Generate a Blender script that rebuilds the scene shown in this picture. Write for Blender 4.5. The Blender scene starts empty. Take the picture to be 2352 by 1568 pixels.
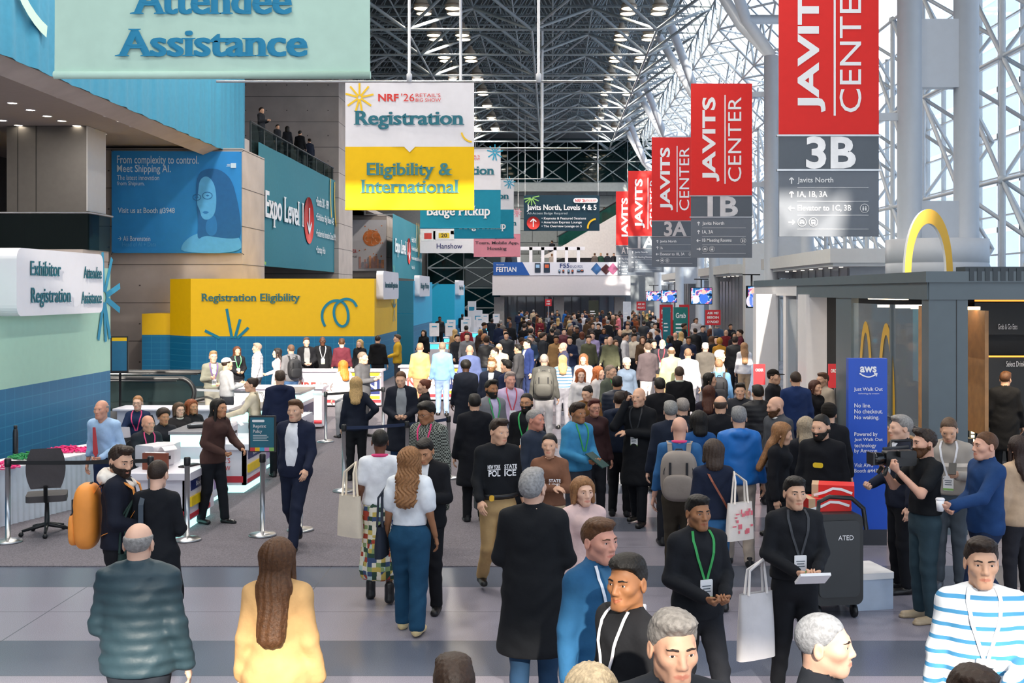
import bpy, math, random
import numpy as np
from mathutils import Vector, Matrix, Euler
S = bpy.context.scene
COL = S.collection
PI = math.pi
R = math.radians
random.seed(7)

# ---------------------------------------------------------------- camera
FPX, VX, VY, CH = 2700.0, 1269.0, 670.0, 3.1      # focal length in pixels, vanishing point, eye height
cam_d = bpy.data.cameras.new('camera')
cam = bpy.data.objects.new('camera', cam_d)
COL.objects.link(cam)
cam.location = (0, 0, CH)
cam.rotation_euler = (R(90), 0, 0)
cam_d.sensor_width = 36
cam_d.lens = FPX / 2352 * 36
cam_d.shift_x = -(VX - 1176) / 2352
cam_d.shift_y = -(784 - VY) / 2352
cam_d.clip_end = 400
S.camera = cam

# ---------------------------------------------------------------- world, sun, exposure
W = bpy.data.worlds.new('sky')
S.world = W
W.use_nodes = True
wn = W.node_tree.nodes
wl = W.node_tree.links
wbg = wn['Background']
wtc = wn.new('ShaderNodeTexCoord'); wsep = wn.new('ShaderNodeSeparateXYZ')
wmap = wn.new('ShaderNodeMapRange'); wmap.inputs[1].default_value = -0.1; wmap.inputs[2].default_value = 0.8
wmix = wn.new('ShaderNodeMix'); wmix.data_type = 'RGBA'
wmix.inputs[6].default_value = (0.90, 0.94, 1.0, 1); wmix.inputs[7].default_value = (0.76, 0.87, 1.0, 1)
wl.new(wtc.outputs['Generated'], wsep.inputs[0]); wl.new(wsep.outputs['Z'], wmap.inputs[0])
wl.new(wmap.outputs[0], wmix.inputs[0]); wl.new(wmix.outputs[2], wbg.inputs[0])
wbg.inputs[1].default_value = 1.9
sun_d = bpy.data.lights.new('sun', 'SUN')
sun_d.energy = 8.0; sun_d.angle = R(0.9); sun_d.color = (1.0, 0.90, 0.76)
sun = bpy.data.objects.new('sun', sun_d); COL.objects.link(sun)
SUN = Vector((-0.085, 0.905, -0.42)).normalized()
sun.rotation_euler = SUN.to_track_quat('-Z', 'Y').to_euler()
sun.location = (4, -40, 30)
S.view_settings.view_transform = 'Standard'
S.view_settings.look = 'None'
S.view_settings.gamma = 1
S.view_settings.use_curve_mapping = False
S.view_settings.exposure = 0.44
S.cycles.max_bounces = 5; S.cycles.diffuse_bounces = 3; S.cycles.glossy_bounces = 3
S.cycles.transmission_bounces = 3; S.cycles.transparent_max_bounces = 10
S.cycles.caustics_reflective = False; S.cycles.caustics_refractive = False
S.cycles.sample_clamp_indirect = 6

# ---------------------------------------------------------------- helpers
def lin(c):
    return c / 12.92 if c <= 0.04045 else ((c + 0.055) / 1.055) ** 2.4
def hx(h):
    h = h.lstrip('#')
    return tuple(lin(int(h[i:i + 2], 16) / 255) for i in (0, 2, 4)) + (1.0,)
def D(px, py, d):
    return Vector(((px - VX) * d / FPX, d, CH - (py - VY) * d / FPX))

MATS = {}
def mat(name, col='#808080', rough=0.6, metal=0.0, var=0.06, scale=6.0, bump=0.0, emit=0.0, oc=False, mul=None, spec=0.5, bscale=None):
    if name in MATS:
        return MATS[name]
    m = bpy.data.materials.new(name); m.use_nodes = True
    n = m.node_tree.nodes; l = m.node_tree.links
    b = n['Principled BSDF']
    tc = n.new('ShaderNodeTexCoord')
    no = n.new('ShaderNodeTexNoise'); no.inputs['Scale'].default_value = scale; no.inputs['Detail'].default_value = 3
    l.new(tc.outputs['Object'], no.inputs['Vector'])
    hv = n.new('ShaderNodeHueSaturation')
    mr = n.new('ShaderNodeMapRange'); mr.inputs[1].default_value = 0.3; mr.inputs[2].default_value = 0.7
    mr.inputs[3].default_value = 1 - var; mr.inputs[4].default_value = 1 + var
    l.new(no.outputs['Fac'], mr.inputs[0]); l.new(mr.outputs[0], hv.inputs['Value'])
    if oc:
        oi = n.new('ShaderNodeObjectInfo')
        src = oi.outputs['Color']
        if mul:
            mx = n.new('ShaderNodeMix'); mx.data_type = 'RGBA'; mx.blend_type = 'MULTIPLY'
            mx.inputs[0].default_value = 1.0; mx.inputs[7].default_value = mul
            l.new(src, mx.inputs[6]); src = mx.outputs[2]
        l.new(src, hv.inputs['Color'])
    else:
        hv.inputs['Color'].default_value = hx(col) if isinstance(col, str) else col
    l.new(hv.outputs[0], b.inputs['Base Color'])
    b.inputs['Roughness'].default_value = rough
    b.inputs['Metallic'].default_value = metal
    b.inputs['Specular IOR Level'].default_value = spec
    if bump:
        n2 = n.new('ShaderNodeTexNoise'); n2.inputs['Scale'].default_value = bscale or scale * 2; n2.inputs['Detail'].default_value = 4
        l.new(tc.outputs['Object'], n2.inputs['Vector'])
        bp = n.new('ShaderNodeBump'); bp.inputs['Strength'].default_value = bump; bp.inputs['Distance'].default_value = 0.02
        l.new(n2.outputs['Fac'], bp.inputs['Height']); l.new(bp.outputs[0], b.inputs['Normal'])
    if emit:
        b.inputs['Emission Color'].default_value = hx(col) if isinstance(col, str) else col
        b.inputs['Emission Strength'].default_value = emit
    MATS[name] = m
    return m

def glass(name, tint=(0.9, 0.96, 1.0, 1), clear=0.8, rough=0.03, base='#dfe8f0'):
    if name in MATS:
        return MATS[name]
    m = bpy.data.materials.new(name); m.use_nodes = True
    n = m.node_tree.nodes; l = m.node_tree.links
    b = n['Principled BSDF']; out = n['Material Output']
    b.inputs['Base Color'].default_value = hx(base); b.inputs['Roughness'].default_value = rough
    t = n.new('ShaderNodeBsdfTransparent'); t.inputs[0].default_value = tint
    mx = n.new('ShaderNodeMixShader'); mx.inputs[0].default_value = clear
    l.new(b.outputs[0], mx.inputs[1]); l.new(t.outputs[0], mx.inputs[2]); l.new(mx.outputs[0], out.inputs[0])
    MATS[name] = m
    return m

class MB:
    """collects shapes; build() links them as one mesh object"""
    def __init__(s):
        s.v = []; s.f = []; s.m = []; s.sm = []
    def add(s, vs, fs, mi=0, smooth=False):
        o = len(s.v)
        s.v.extend([tuple(v) for v in vs])
        for f in fs:
            s.f.append([i + o for i in f]); s.m.append(mi); s.sm.append(smooth)
        return s
    def box(s, x0, x1, y0, y1, z0, z1, mi=0):
        v = [(x0, y0, z0), (x1, y0, z0), (x1, y1, z0), (x0, y1, z0), (x0, y0, z1), (x1, y0, z1), (x1, y1, z1), (x0, y1, z1)]
        return s.add(v, [(0, 3, 2, 1), (4, 5, 6, 7), (0, 1, 5, 4), (1, 2, 6, 5), (2, 3, 7, 6), (3, 0, 4, 7)], mi)
    def prism(s, poly, a, b, axis='z', mi=0, smooth=False):
        """extrude a 2-D polygon between a and b; axis z: (x,y), y: (x,z), x: (y,z)"""
        def P(p, t):
            return (p[0], p[1], t) if axis == 'z' else ((p[0], t, p[1]) if axis == 'y' else (t, p[0], p[1]))
        n = len(poly)
        v = [P(p, a) for p in poly] + [P(p, b) for p in poly]
        s.add(v, [list(range(n - 1, -1, -1)), list(range(n, 2 * n))], mi)
        o = len(s.v) - 2 * n
        for i in range(n):
            j = (i + 1) % n
            s.f.append([o + i, o + j, o + n + j, o + n + i]); s.m.append(mi); s.sm.append(smooth)
        return s
    def rbox(s, x0, x1, y0, y1, z0, z1, r=0.05, axis='y', mi=0, seg=5):
        a0, a1, b0, b1 = {'y': (x0, x1, z0, z1), 'x': (y0, y1, z0, z1), 'z': (x0, x1, y0, y1)}[axis]
        t0, t1 = {'y': (y0, y1), 'x': (x0, x1), 'z': (z0, z1)}[axis]
        return s.prism(rrect(a0, a1, b0, b1, r, seg), t0, t1, axis, mi)
    def tube(s, pts, r, n=6, mi=0, smooth=True, cap=True):
        pts = [Vector(p) for p in pts]
        rs = r if isinstance(r, (list, tuple)) else [r] * len(pts)
        vs = []; fs = []
        k = len(pts)
        up = None
        for i, p in enumerate(pts):
            t = (pts[min(i + 1, k - 1)] - pts[max(i - 1, 0)])
            if t.length < 1e-9: t = Vector((0, 0, 1))
            t.normalize()
            if up is None:
                up = Vector((0, 0, 1)) if abs(t.z) < 0.9 else Vector((1, 0, 0))
            a = t.cross(up)
            if a.length < 1e-6: a = t.orthogonal()
            a.normalize(); b = a.cross(t); up = b if abs(t.z) < 0.9 or i else up
            for j in range(n):
                q = 2 * PI * j / n
                vs.append(p + (a * math.cos(q) + b * math.sin(q)) * rs[i])
        for i in range(k - 1):
            for j in range(n):
                j2 = (j + 1) % n
                fs.append((i * n + j, i * n + j2, (i + 1) * n + j2, (i + 1) * n + j))
        s.add(vs, fs, mi, smooth and n > 4)
        if cap:
            o = len(s.v) - len(vs)
            s.f.append([o + j for j in range(n)]); s.m.append(mi); s.sm.append(False)
            s.f.append([o + (k - 1) * n + j for j in range(n - 1, -1, -1)]); s.m.append(mi); s.sm.append(False)
        return s
    def lathe(s, prof, c=(0, 0, 0), n=20, mi=0, smooth=True):
        vs = []; fs = []
        for (r, z) in prof:
            for j in range(n):
                q = 2 * PI * j / n
                vs.append((c[0] + r * math.cos(q), c[1] + r * math.sin(q), c[2] + z))
        for i in range(len(prof) - 1):
            for j in range(n):
                j2 = (j + 1) % n
                fs.append((i * n + j, i * n + j2, (i + 1) * n + j2, (i + 1) * n + j))
        return s.add(vs, fs, mi, smooth)
    def quad(s, a, b, c, d, mi=0):
        return s.add([a, b, c, d], [(0, 1, 2, 3)], mi)
    def sheet(s, fn, nu, nv, mi=0, smooth=True):
        """surface fn(u,v) for u,v in 0..1"""
        vs = [fn(i / nu, j / nv) for j in range(nv + 1) for i in range(nu + 1)]
        fs = [(j * (nu + 1) + i, j * (nu + 1) + i + 1, (j + 1) * (nu + 1) + i + 1, (j + 1) * (nu + 1) + i) for j in range(nv) for i in range(nu)]
        return s.add(vs, fs, mi, smooth)
    def build(s, name, mats, parent=None, kind=None, loc=None):
        me = bpy.data.meshes.new(name)
        me.from_pydata(s.v, [], s.f)
        ms = mats if isinstance(mats, (list, tuple)) else [mats]
        for m in ms: me.materials.append(m)
        me.polygons.foreach_set('material_index', s.m)
        me.polygons.foreach_set('use_smooth', s.sm)
        me.update()
        o = bpy.data.objects.new(name, me); COL.objects.link(o)
        if parent is not None: o.parent = parent
        if kind: o['kind'] = kind
        if loc is not None: o.location = loc
        return o

def rrect(x0, x1, y0, y1, r, seg=5):
    out = []
    for cx, cy, a0 in ((x1 - r, y0 + r, -90), (x1 - r, y1 - r, 0), (x0 + r, y1 - r, 90), (x0 + r, y0 + r, 180)):
        for i in range(seg + 1):
            a = R(a0 + 90 * i / seg)
            out.append((cx + r * math.cos(a), cy + r * math.sin(a)))
    return out

def tag(o, label=None, cat=None, group=None, kind=None):
    if label: o['label'] = label
    if cat: o['category'] = cat
    if group: o['group'] = group
    if kind: o['kind'] = kind
    return o
def thing(name, label, cat, loc=(0, 0, 0), rz=0.0, group=None):
    o = bpy.data.objects.new(name, None); COL.objects.link(o)
    o.empty_display_size = 0.1
    o.location = loc; o.rotation_euler = (0, 0, rz)
    return tag(o, label, cat, group)
def kids(o):
    return [c for c in KIDS.get(o.name, [])]
def copy_tree(o, loc=None, rz=None, label=None, group=None):
    c = o.copy(); COL.objects.link(c)
    if loc is not None: c.location = loc
    if rz is not None: c.rotation_euler = (0, 0, rz)
    if label: c['label'] = label
    if group: c['group'] = group
    for ch in list(o.children):
        d = ch.copy(); COL.objects.link(d); d.parent = c
        for g in list(ch.children):
            e = g.copy(); COL.objects.link(e); e.parent = d
    return c

# ---- lettering: flat letter shapes in the local XZ plane, facing -Y
def text_polys(txt, size=1.0, serif=False, bold=0.0, fat=0.0, sx=1.0, align='CENTER', space=1.0, line=1.0):
    cu = bpy.data.curves.new('t', 'FONT')
    cu.body = txt; cu.size = 1.0; cu.align_x = align; cu.align_y = 'CENTER'
    cu.space_character = space; cu.space_line = line
    cu.offset = bold; cu.resolution_u = 3; cu.fill_mode = 'FRONT'
    cu.dimensions = '2D'
    o = bpy.data.objects.new('t', cu); COL.objects.link(o)
    dg = bpy.context.evaluated_depsgraph_get(); dg.update()
    me = o.evaluated_get(dg).to_mesh()
    vs = [(v.co.x, v.co.y) for v in me.vertices]
    fs = [list(p.vertices) for p in me.polygons]
    # boundary edges for the serifs
    extra_v = []; extra_f = []
    if serif:
        cnt = {}
        for f in fs:
            for a, b in zip(f, f[1:] + f[:1]):
                k = (min(a, b), max(a, b)); cnt[k] = cnt.get(k, 0) + 1
        for (a, b), n in cnt.items():
            if n != 1: continue
            (xa, ya), (xb, yb) = vs[a], vs[b]
            if abs(ya - yb) > 0.004: continue
            L = abs(xa - xb)
            if L < 0.055 or L > 0.2: continue
            x0, x1 = min(xa, xb), max(xa, xb)
            below = None
            for f in fs:                      # is the letter above or below this edge
                if a in f and b in f:
                    c = sum(vs[i][1] for i in f) / len(f); below = c < ya
            e = 0.075; h = 0.05
            y0, y1 = (ya - h, ya) if below else (ya, ya + h)
            l = e + fat; r = e + fat
            o_ = len(vs) + len(extra_v)
            extra_v += [(x0 - l, y0 if not below else y1), (x1 + r, y0 if not below else y1), (x1 + r * .9, (y0 + y1) / 2), (x1, y1 if not below else y0), (x0, y1 if not below else y0), (x0 - l * .9, (y0 + y1) / 2)]
            extra_f.append([o_ + i for i in range(6)])
    allv = vs + extra_v; allf = fs + extra_f
    o.evaluated_get(dg).to_mesh_clear()
    bpy.data.objects.remove(o); bpy.data.curves.remove(cu)
    mb = MB()
    offs = [0.0] if fat == 0 else [-fat, -fat / 2, 0, fat / 2, fat]
    for k, dx in enumerate(offs):
        mb.add([((x + dx) * size * sx, -.0015 * k, y * size) for x, y in vs], fs)
    if extra_v:
        n0 = len(vs); mb.add([(x * size * sx, -.0015 * len(offs), y * size) for x, y in extra_v], [[i - n0 for i in f] for f in extra_f])
    return mb
TXT = {}
def text(txt, size, m, parent, loc, rot=(0, 0, 0), name='lettering', **kw):
    mb = text_polys(txt, size, **kw)
    for i, v in enumerate(mb.v): mb.v[i] = v
    o = mb.build(name, m, parent)
    o.location = loc; o.rotation_euler = rot
    return o
def strokes(lines, w, m, parent, loc, rot=(0, 0, 0), name='motif'):
    """flat brush strokes in the XZ plane: each line is a list of (x,z)"""
    mb = MB()
    for k, ln in enumerate(lines):
        L = []; Rr = []
        for i, p in enumerate(ln):
            a = ln[max(i - 1, 0)]; b = ln[min(i + 1, len(ln) - 1)]
            dx, dz = b[0] - a[0], b[1] - a[1]; q = math.hypot(dx, dz) or 1
            nx, nz = -dz / q * w / 2, dx / q * w / 2
            yo = -0.0006 * k - 0.0004 * i
            L.append((p[0] + nx, yo, p[1] + nz)); Rr.append((p[0] - nx, yo, p[1] - nz))
        n = len(ln)
        mb.add(L + Rr, [(i, i + 1, n + i + 1, n + i) for i in range(n - 1)])
    o = mb.build(name, m, parent); o.location = loc; o.rotation_euler = rot
    return o
def arc(cx, cz, r, a0, a1, n=12, rz=None):
    rz = rz or r
    return [(cx + r * math.cos(R(a0 + (a1 - a0) * i / n)), cz + rz * math.sin(R(a0 + (a1 - a0) * i / n))) for i in range(n + 1)]
def burst(r, angs=(90, 52, 128, 20, 165, -25, 205, -70, 250), r0=0.12):
    return [[(r * r0 * math.cos(R(a)), r * r0 * math.sin(R(a))), (r * math.cos(R(a)), r * math.sin(R(a)))] for a in angs]

# common materials
TEAL, TEALD, MINT, YEL, CYAN = '#0f86a3', '#0b6d93', '#b5dcc4', '#f2c200', '#0aa0cc'
m_white = mat('white_paint', '#eceaf0', 0.5, var=0.02)
m_steel = mat('brushed_steel', '#b9bbbe', 0.3, 1.0, var=0.05)
m_black = mat('black_plastic', '#15171b', 0.45, var=0.1)
m_redt = mat('red_print', '#d8352f', 0.6, var=0.02)
m_tealt = mat('teal_print', '#15799a', 0.6, var=0.02)
m_tealdt = mat('deep_teal_print', '#1b6d7e', 0.6, var=0.02)
m_whitet = mat('white_print', '#f4f4f6', 0.6, var=0.01)
m_yelt = mat('yellow_print', '#f3c51c', 0.6, var=0.02)
m_dgray = mat('dark_gray_paint', '#5a636d', 0.5, var=0.03)
# ================================================================ PEOPLE
# smooth distance fields turned into closed surfaces
def surfnet(f, xs, ys, zs):
    P = np.stack(np.meshgrid(xs, ys, zs, indexing='ij'), -1).astype(np.float32)
    V = f(P)
    nx, ny, nz = V.shape
    acc = np.zeros((nx - 1, ny - 1, nz - 1, 3), np.float32); cnt = np.zeros((nx - 1, ny - 1, nz - 1), np.float32)
    ins = V < 0
    ax3 = ((1, 0, 0), (0, 1, 0), (0, 0, 1))
    quads = []
    n3 = (nx, ny, nz)
    def sl(off, shrink):
        return tuple(slice(o, n3[i] - shrink[i] + o) for i, o in enumerate(off))
    for a in range(3):
        d = ax3[a]
        A = tuple(slice(0, n3[i] - d[i]) for i in range(3)); B = tuple(slice(d[i], n3[i]) for i in range(3))
        va, vb = V[A], V[B]
        ch = (va < 0) != (vb < 0)
        den = va - vb; den = np.where(np.abs(den) < 1e-9, 1e-9, den)
        t = np.where(ch, va / den, 0)[..., None]
        pt = P[A] + (P[B] - P[A]) * t
        pt = np.where(ch[..., None], pt, 0); c = ch.astype(np.float32)
        o1, o2 = [i for i in range(3) if i != a]
        for i in (0, 1):
            for j in (0, 1):
                s = [slice(None)] * 3
                s[o1] = slice(i, n3[o1] - 1 + i); s[o2] = slice(j, n3[o2] - 1 + j)
                s = tuple(s)
                acc += pt[s]; cnt += c[s]
        # quads around inner edges
        s = [slice(None)] * 3; s[o1] = slice(1, n3[o1] - 1); s[o2] = slice(1, n3[o2] - 1)
        idx = np.argwhere(ch[tuple(s)])
        if len(idx):
            idx[:, o1] += 1; idx[:, o2] += 1
            neg = ins[idx[:, 0], idx[:, 1], idx[:, 2]]
            def cell(di, dj):
                q = idx.copy(); q[:, o1] += di; q[:, o2] += dj
                return (q[:, 0] * (ny - 1) + q[:, 1]) * (nz - 1) + q[:, 2]
            c00, c10, c11, c01 = cell(-1, -1), cell(0, -1), cell(0, 0), cell(-1, 0)
            fwd = np.stack([c00, c10, c11, c01], 1); bwd = fwd[:, ::-1]
            flip = neg if a != 1 else ~neg
            quads.append(np.where(flip[:, None], fwd, bwd))
    act = cnt > 0
    vid = np.full(act.size, -1, np.int64); fl = act.ravel()
    vid[fl] = np.arange(fl.sum())
    verts = acc.reshape(-1, 3)[fl] / cnt.ravel()[fl][:, None]
    q = np.concatenate(quads) if quads else np.zeros((0, 4), np.int64)
    return verts, vid[q]
def smin(a, b, k):
    h = np.clip(0.5 + 0.5 * (b - a) / k, 0, 1)
    return b + (a - b) * h - k * h * (1 - h)
def smax(a, b, k):
    return -smin(-a, -b, k)
def rc(P, a, b, ra, rb, s=(1, 1, 1)):
    s = np.array(s, np.float32)
    a = np.array(a, np.float32) / s; b = np.array(b, np.float32) / s
    Q = P / s
    ab = b - a; L = float(ab @ ab) + 1e-9
    t = np.clip(((Q - a) @ ab) / L, 0, 1)
    d = np.linalg.norm(Q - a - t[..., None] * ab, axis=-1)
    return (d - (ra + (rb - ra) * t)) * float(s.min())
def el(P, c, r):
    r = np.array(r, np.float32)
    Q = (P - np.array(c, np.float32)) / r
    k = np.linalg.norm(Q, axis=-1)
    return (k - 1) * float(r.min())
def rng(a, b, h):
    n = max(3, int(math.ceil((b - a) / h)) + 1)
    return np.linspace(a, b, n)

HRES = {0: 0.0052, 1: 0.009, 2: 0.017}
CRES = {0: 0.013, 1: 0.019, 2: 0.032}

def head_sdf(P, fem=False, neck=True, smile=False, old=False):
    f = 0.94 if fem else 1.0
    d = el(P, (0, .014, .034), (.074, .096, .086))
    d = smin(d, el(P, (0, -.024, -.030), (.053 * f, .066, .084 * f)), .035)
    d = smin(d, rc(P, (-.014 * f, -.072, -.095 * f), (.014 * f, -.072, -.095 * f), .0175, .0175), .03)
    for s in (-1, 1):
        d = smin(d, el(P, (s * .043, -.055, -.014), (.021, .026, .020)), .03)          # cheekbone
        d = smin(d, rc(P, (s * .043 * f, .0, -.055), (s * .02, -.055, -.094), .014, .012), .03)   # jaw line
    d = smin(d, rc(P, (-.036, -.081, .028), (.036, -.081, .028), .010, .010), .024 if not fem else .03)   # brow
    for s in (-1, 1):
        d = smax(d, -el(P, (s * .032, -.104, .010), (.019, .018, .0125)), .012)         # eye socket
        lid = rc(P, (s * .019, -.0905, .0155), (s * .044, -.083, .0150), .0044, .0042)
        d = smin(d, lid, .006)
        d = smin(d, rc(P, (s * .019, -.089, .0015), (s * .043, -.082, .003), .003, .003), .005)
    d = smin(d, rc(P, (0, -.088, .018), (0, -.108, -.024), .0085, .0125), .014)           # nose
    for s in (-1, 1):
        d = smin(d, el(P, (s * .0125, -.098, -.029), (.008, .011, .008)), .008)
    d = smin(d, el(P, (0, -.078, -.062), (.03, .018, .026)), .02)
    sm = .0085 if smile else -.001
    for s in (-1, 1):
        d = smin(d, rc(P, (0, -.0975, -.0555), (s * .0255, -.0815, -.0585 + sm), .0054, .003), .006)
        d = smin(d, rc(P, (0, -.0965, -.0665), (s * .0235, -.0815, -.0612 + sm), .0062, .003), .006)
        d = smax(d, -rc(P, (0, -.105, -.0605), (s * .0265, -.0865, -.0598 + sm), .0022, .0016), .003)
        # ear
        e = el(P, (s * .079, .018, -.004), (.009, .021, .034))
        e = smax(e, -el(P, (s * .088, .014, .0), (.008, .010, .017)), .008)
        d = smin(d, e, .008)
    if neck:
        nr = .046 if fem else .056
        d = smin(d, rc(P, (0, .028, -.06), (0, .040, -.20), nr, nr * 1.05), .03)
        if not fem: d = smin(d, el(P, (0, -.026, -.135), (.012, .014, .016)), .015)
    return d
def wob(P, k, a, ph=0.0):
    return a * (np.sin(P[..., 0] * k + ph) * np.sin(P[..., 1] * k * 1.13 + 1 + ph) * np.sin(P[..., 2] * k * .93 + 2) )

def hair_sdf(P, style):
    x, y, z = P[..., 0], P[..., 1], P[..., 2]
    def cap(t, hl=None):
        ys, zs = hl or ([-.12, -.075, -.05, -.03, .0, .03, .05, .12], [.078, .074, .058, .03, .002, -.01, -.055, -.065])
        line = np.interp(y, ys, zs) - .006 * np.exp(-(x / .03) ** 2)
        c = el(P, (0, .016, .036), (.075, .098, .087)) - t * np.clip((z - line + .004) / .05, .12, 1)
        return smax(c, (line - z) * .7, .012)
    if style == 'short':
        d = cap(.009); d = smin(d, el(P, (0, -.035, .105), (.062, .055, .022)), .03) + wob(P, 160, .0025)
    elif style == 'crop':
        d = cap(.0055) + wob(P, 260, .0012)
    elif style == 'curly':
        d = smin(cap(.015), el(P, (0, -.03, .105), (.07, .065, .032)), .03) + wob(P, 150, .006)
    elif style == 'quiff':
        d = smin(cap(.008), el(P, (0, -.055, .112), (.058, .048, .03)), .02) + wob(P, 130, .004)
    elif style == 'fringe':   # bald on top, hair round the sides
        d = cap(.006, ([-.12, -.03, -.01, .02, .05, .12], [.2, .2, .01, -.008, -.055, -.06]))
        d = smax(d, (z - .055), .01) + wob(P, 200, .0015)
    elif style == 'afro':
        c = el(P, (0, .018, .056), (.105, .118, .098))
        line = np.interp(y, [-.14, -.08, -.05, -.02, .03, .06], [.08, .076, .05, .02, -.01, -.06])
        d = smax(c, (line - z) * .7, .015) + wob(P, 190, .005)
    elif style == 'fade':     # cropped sides and a rounded high top
        d = smin(cap(.004), el(P, (0, .0, .088), (.080, .098, .052)), .01) + wob(P, 230, .003)
        line = np.interp(y, [-.14, -.07, -.04, -.01, .03, .06], [.082, .08, .06, .022, -.006, -.05])
        d = smax(d, (line - z) * .7, .01)
    elif style in ('long', 'wavy', 'bob', 'verylong'):
        L = {'long': -.26, 'wavy': -.34, 'bob': -.11, 'verylong': -.42}[style]
        d = smin(cap(.015), el(P, (0, .02, .06), (.088, .10, .07)), .02)
        line = np.interp(y, [-.14, -.08, -.05, -.03, .02], [.085, .08, .055, .01, -.5])
        d = smax(d, (line - z) * .6, .01)
        m1 = max(L, -.16)
        back = rc(P, (0, .05, .03), (0, .085, m1), .075, .062, (1.35, .8, 1))
        d = smin(d, back, .03)
        if L < -.16: d = smin(d, rc(P, (0, .095, -.14), (0, .155, L), .060, .050 if style != 'wavy' else .062, (1.6, .8, 1)), .04)
        for s in (-1, 1):
            d = smin(d, rc(P, (s * .074, -.02, .05), (s * .088, .0, L * .72), .022, .02), .02)
        k = 70 if style == 'wavy' else 150
        amp = .007 if style == 'wavy' else .003
        th = np.arctan2(x, y + .02)
        d = d + amp * .7 * np.sin(th * 26 + (5 * np.sin(z * 38) if style == 'wavy' else np.sin(z * 20))) + .0012 * np.sin(th * 90 + 3 * np.sin(z * 30))
    elif style == 'bun':
        d = smin(cap(.007), el(P, (0, .085, .085), (.042, .04, .038)), .012) + wob(P, 170, .002)
    elif style == 'pony':
        d = smin(cap(.007), rc(P, (0, .10, .05), (0, .145, -.12), .034, .018), .015) + wob(P, 170, .003)
    elif style == 'beanie':
        d = smin(cap(.014, ([-.14, -.08, 0, .1], [.045, .04, .0, -.03])), el(P, (0, .02, .08), (.08, .095, .06)), .02) + .0015 * np.sin(z * 420)
    elif style == 'cap':
        d = cap(.013, ([-.14, -.05, .05, .14], [.055, .052, .035, .03]))
        brim = smax(el(P, (0, -.115, .052), (.07, .075, .010)), y + .06, .006)
        d = smin(d, brim, .008)
    elif style == 'hood':
        d = cap(.02, ([-.14, -.02, .0, .12], [.3, .06, -.2, -.2]))
    elif style == 'beard':
        h = head_sdf(P, neck=False) - .0045
        d = smax(h, smax(z + .028 - np.clip((y + .02) * .9, 0, .06) * .7, y - .022, .01), .008)
        d = smax(d, -el(P, (0, -.102, -.0605), (.021, .016, .0075)), .004)
        d = smax(d, -(el(P, (0, -.11, -.02), (.02, .03, .022))), .006) + wob(P, 260, .0012)
    elif style == 'brows':
        h = head_sdf(P, neck=False) - .0022
        d = None
        for s in (-1, 1):
            u = np.minimum(rc(P, (s * .016, -.1, .0285), (s * .034, -.09, .0325), .0042, .0036, (1, 6, 1)), rc(P, (s * .034, -.09, .0325), (s * .05, -.08, .0285), .0036, .002, (1, 6, 1)))
            d = u if d is None else np.minimum(d, u)
        d = smax(d, h, .001)
    return d
HB = {'long': (-.36, .2), 'wavy': (-.5, .22), 'verylong': (-.54, .22), 'bob': (-.22, .2), 'pony': (-.18, .2)}

def to_mesh(name, parts, mats, lip=None):
    """parts: list of (verts, quads, material index)"""
    V = []; F = []; MI = []; o = 0
    for v, q, mi in parts:
        V.append(v); F.append(q + o); MI.append(np.full(len(q), mi, np.int32) if np.isscalar(mi) else mi); o += len(v)
    V = np.concatenate(V).astype(np.float32); F = np.concatenate(F).astype(np.int32); MI = np.concatenate(MI)
    me = bpy.data.meshes.new(name)
    me.vertices.add(len(V)); me.vertices.foreach_set('co', V.ravel())
    me.loops.add(F.size); me.loops.foreach_set('vertex_index', F.ravel())
    me.polygons.add(len(F)); me.polygons.foreach_set('loop_start', np.arange(0, F.size, 4, dtype=np.int32))
    me.polygons.foreach_set('material_index', MI.astype(np.int32))
    me.polygons.foreach_set('use_smooth', np.ones(len(F), bool))
    for m in mats: me.materials.append(m)
    if lip is not None:
        a = me.attributes.new('lip', 'FLOAT', 'POINT'); L = np.zeros(len(V), np.float32); L[lip[0]:lip[0] + len(lip[1])] = lip[1]
        a.data.foreach_set('value', L)
    me.update(calc_edges=True)
    return me
def sph(c, r, n=8, m=6, s=(1, 1, 1)):
    v = []
    for i in range(m + 1):
        t = PI * i / m
        for j in range(n):
            q = 2 * PI * j / n
            v.append((c[0] + r * s[0] * math.sin(t) * math.cos(q), c[1] + r * s[1] * math.sin(t) * math.sin(q), c[2] + r * s[2] * math.cos(t)))
    q = [(i * n + j, (i + 1) * n + j, (i + 1) * n + (j + 1) % n, i * n + (j + 1) % n) for i in range(m) for j in range(n)]
    return np.array(v, np.float32), np.array(q, np.int64)

m_skin = mat('skin', rough=0.55, oc=True, var=0.05, scale=14, bump=0.04, bscale=90)
def _lips():
    n = m_skin.node_tree.nodes; l = m_skin.node_tree.links; b = n['Principled BSDF']
    src = b.inputs['Base Color'].links[0].from_socket
    a = n.new('ShaderNodeAttribute'); a.attribute_name = 'lip'
    mx = n.new('ShaderNodeMix'); mx.data_type = 'RGBA'; mx.blend_type = 'MULTIPLY'; mx.inputs[7].default_value = (0.86, 0.56, 0.55, 1)
    l.new(a.outputs['Fac'], mx.inputs[0]); l.new(src, mx.inputs[6]); l.new(mx.outputs[2], b.inputs['Base Color'])
_lips()
m_eye = mat('eye_white', '#e8e4e0', 0.25, var=0.01)
m_iris = mat('iris', '#2a1c14', 0.2, var=0.05)
m_cloth = mat('woven_cloth', rough=0.85, oc=True, var=0.10, scale=9, bump=0.35, bscale=11, spec=0.25)
m_puff = mat('nylon_cloth', rough=0.5, oc=True, var=0.08, scale=9, bump=0.3, bscale=9, spec=0.4)
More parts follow.
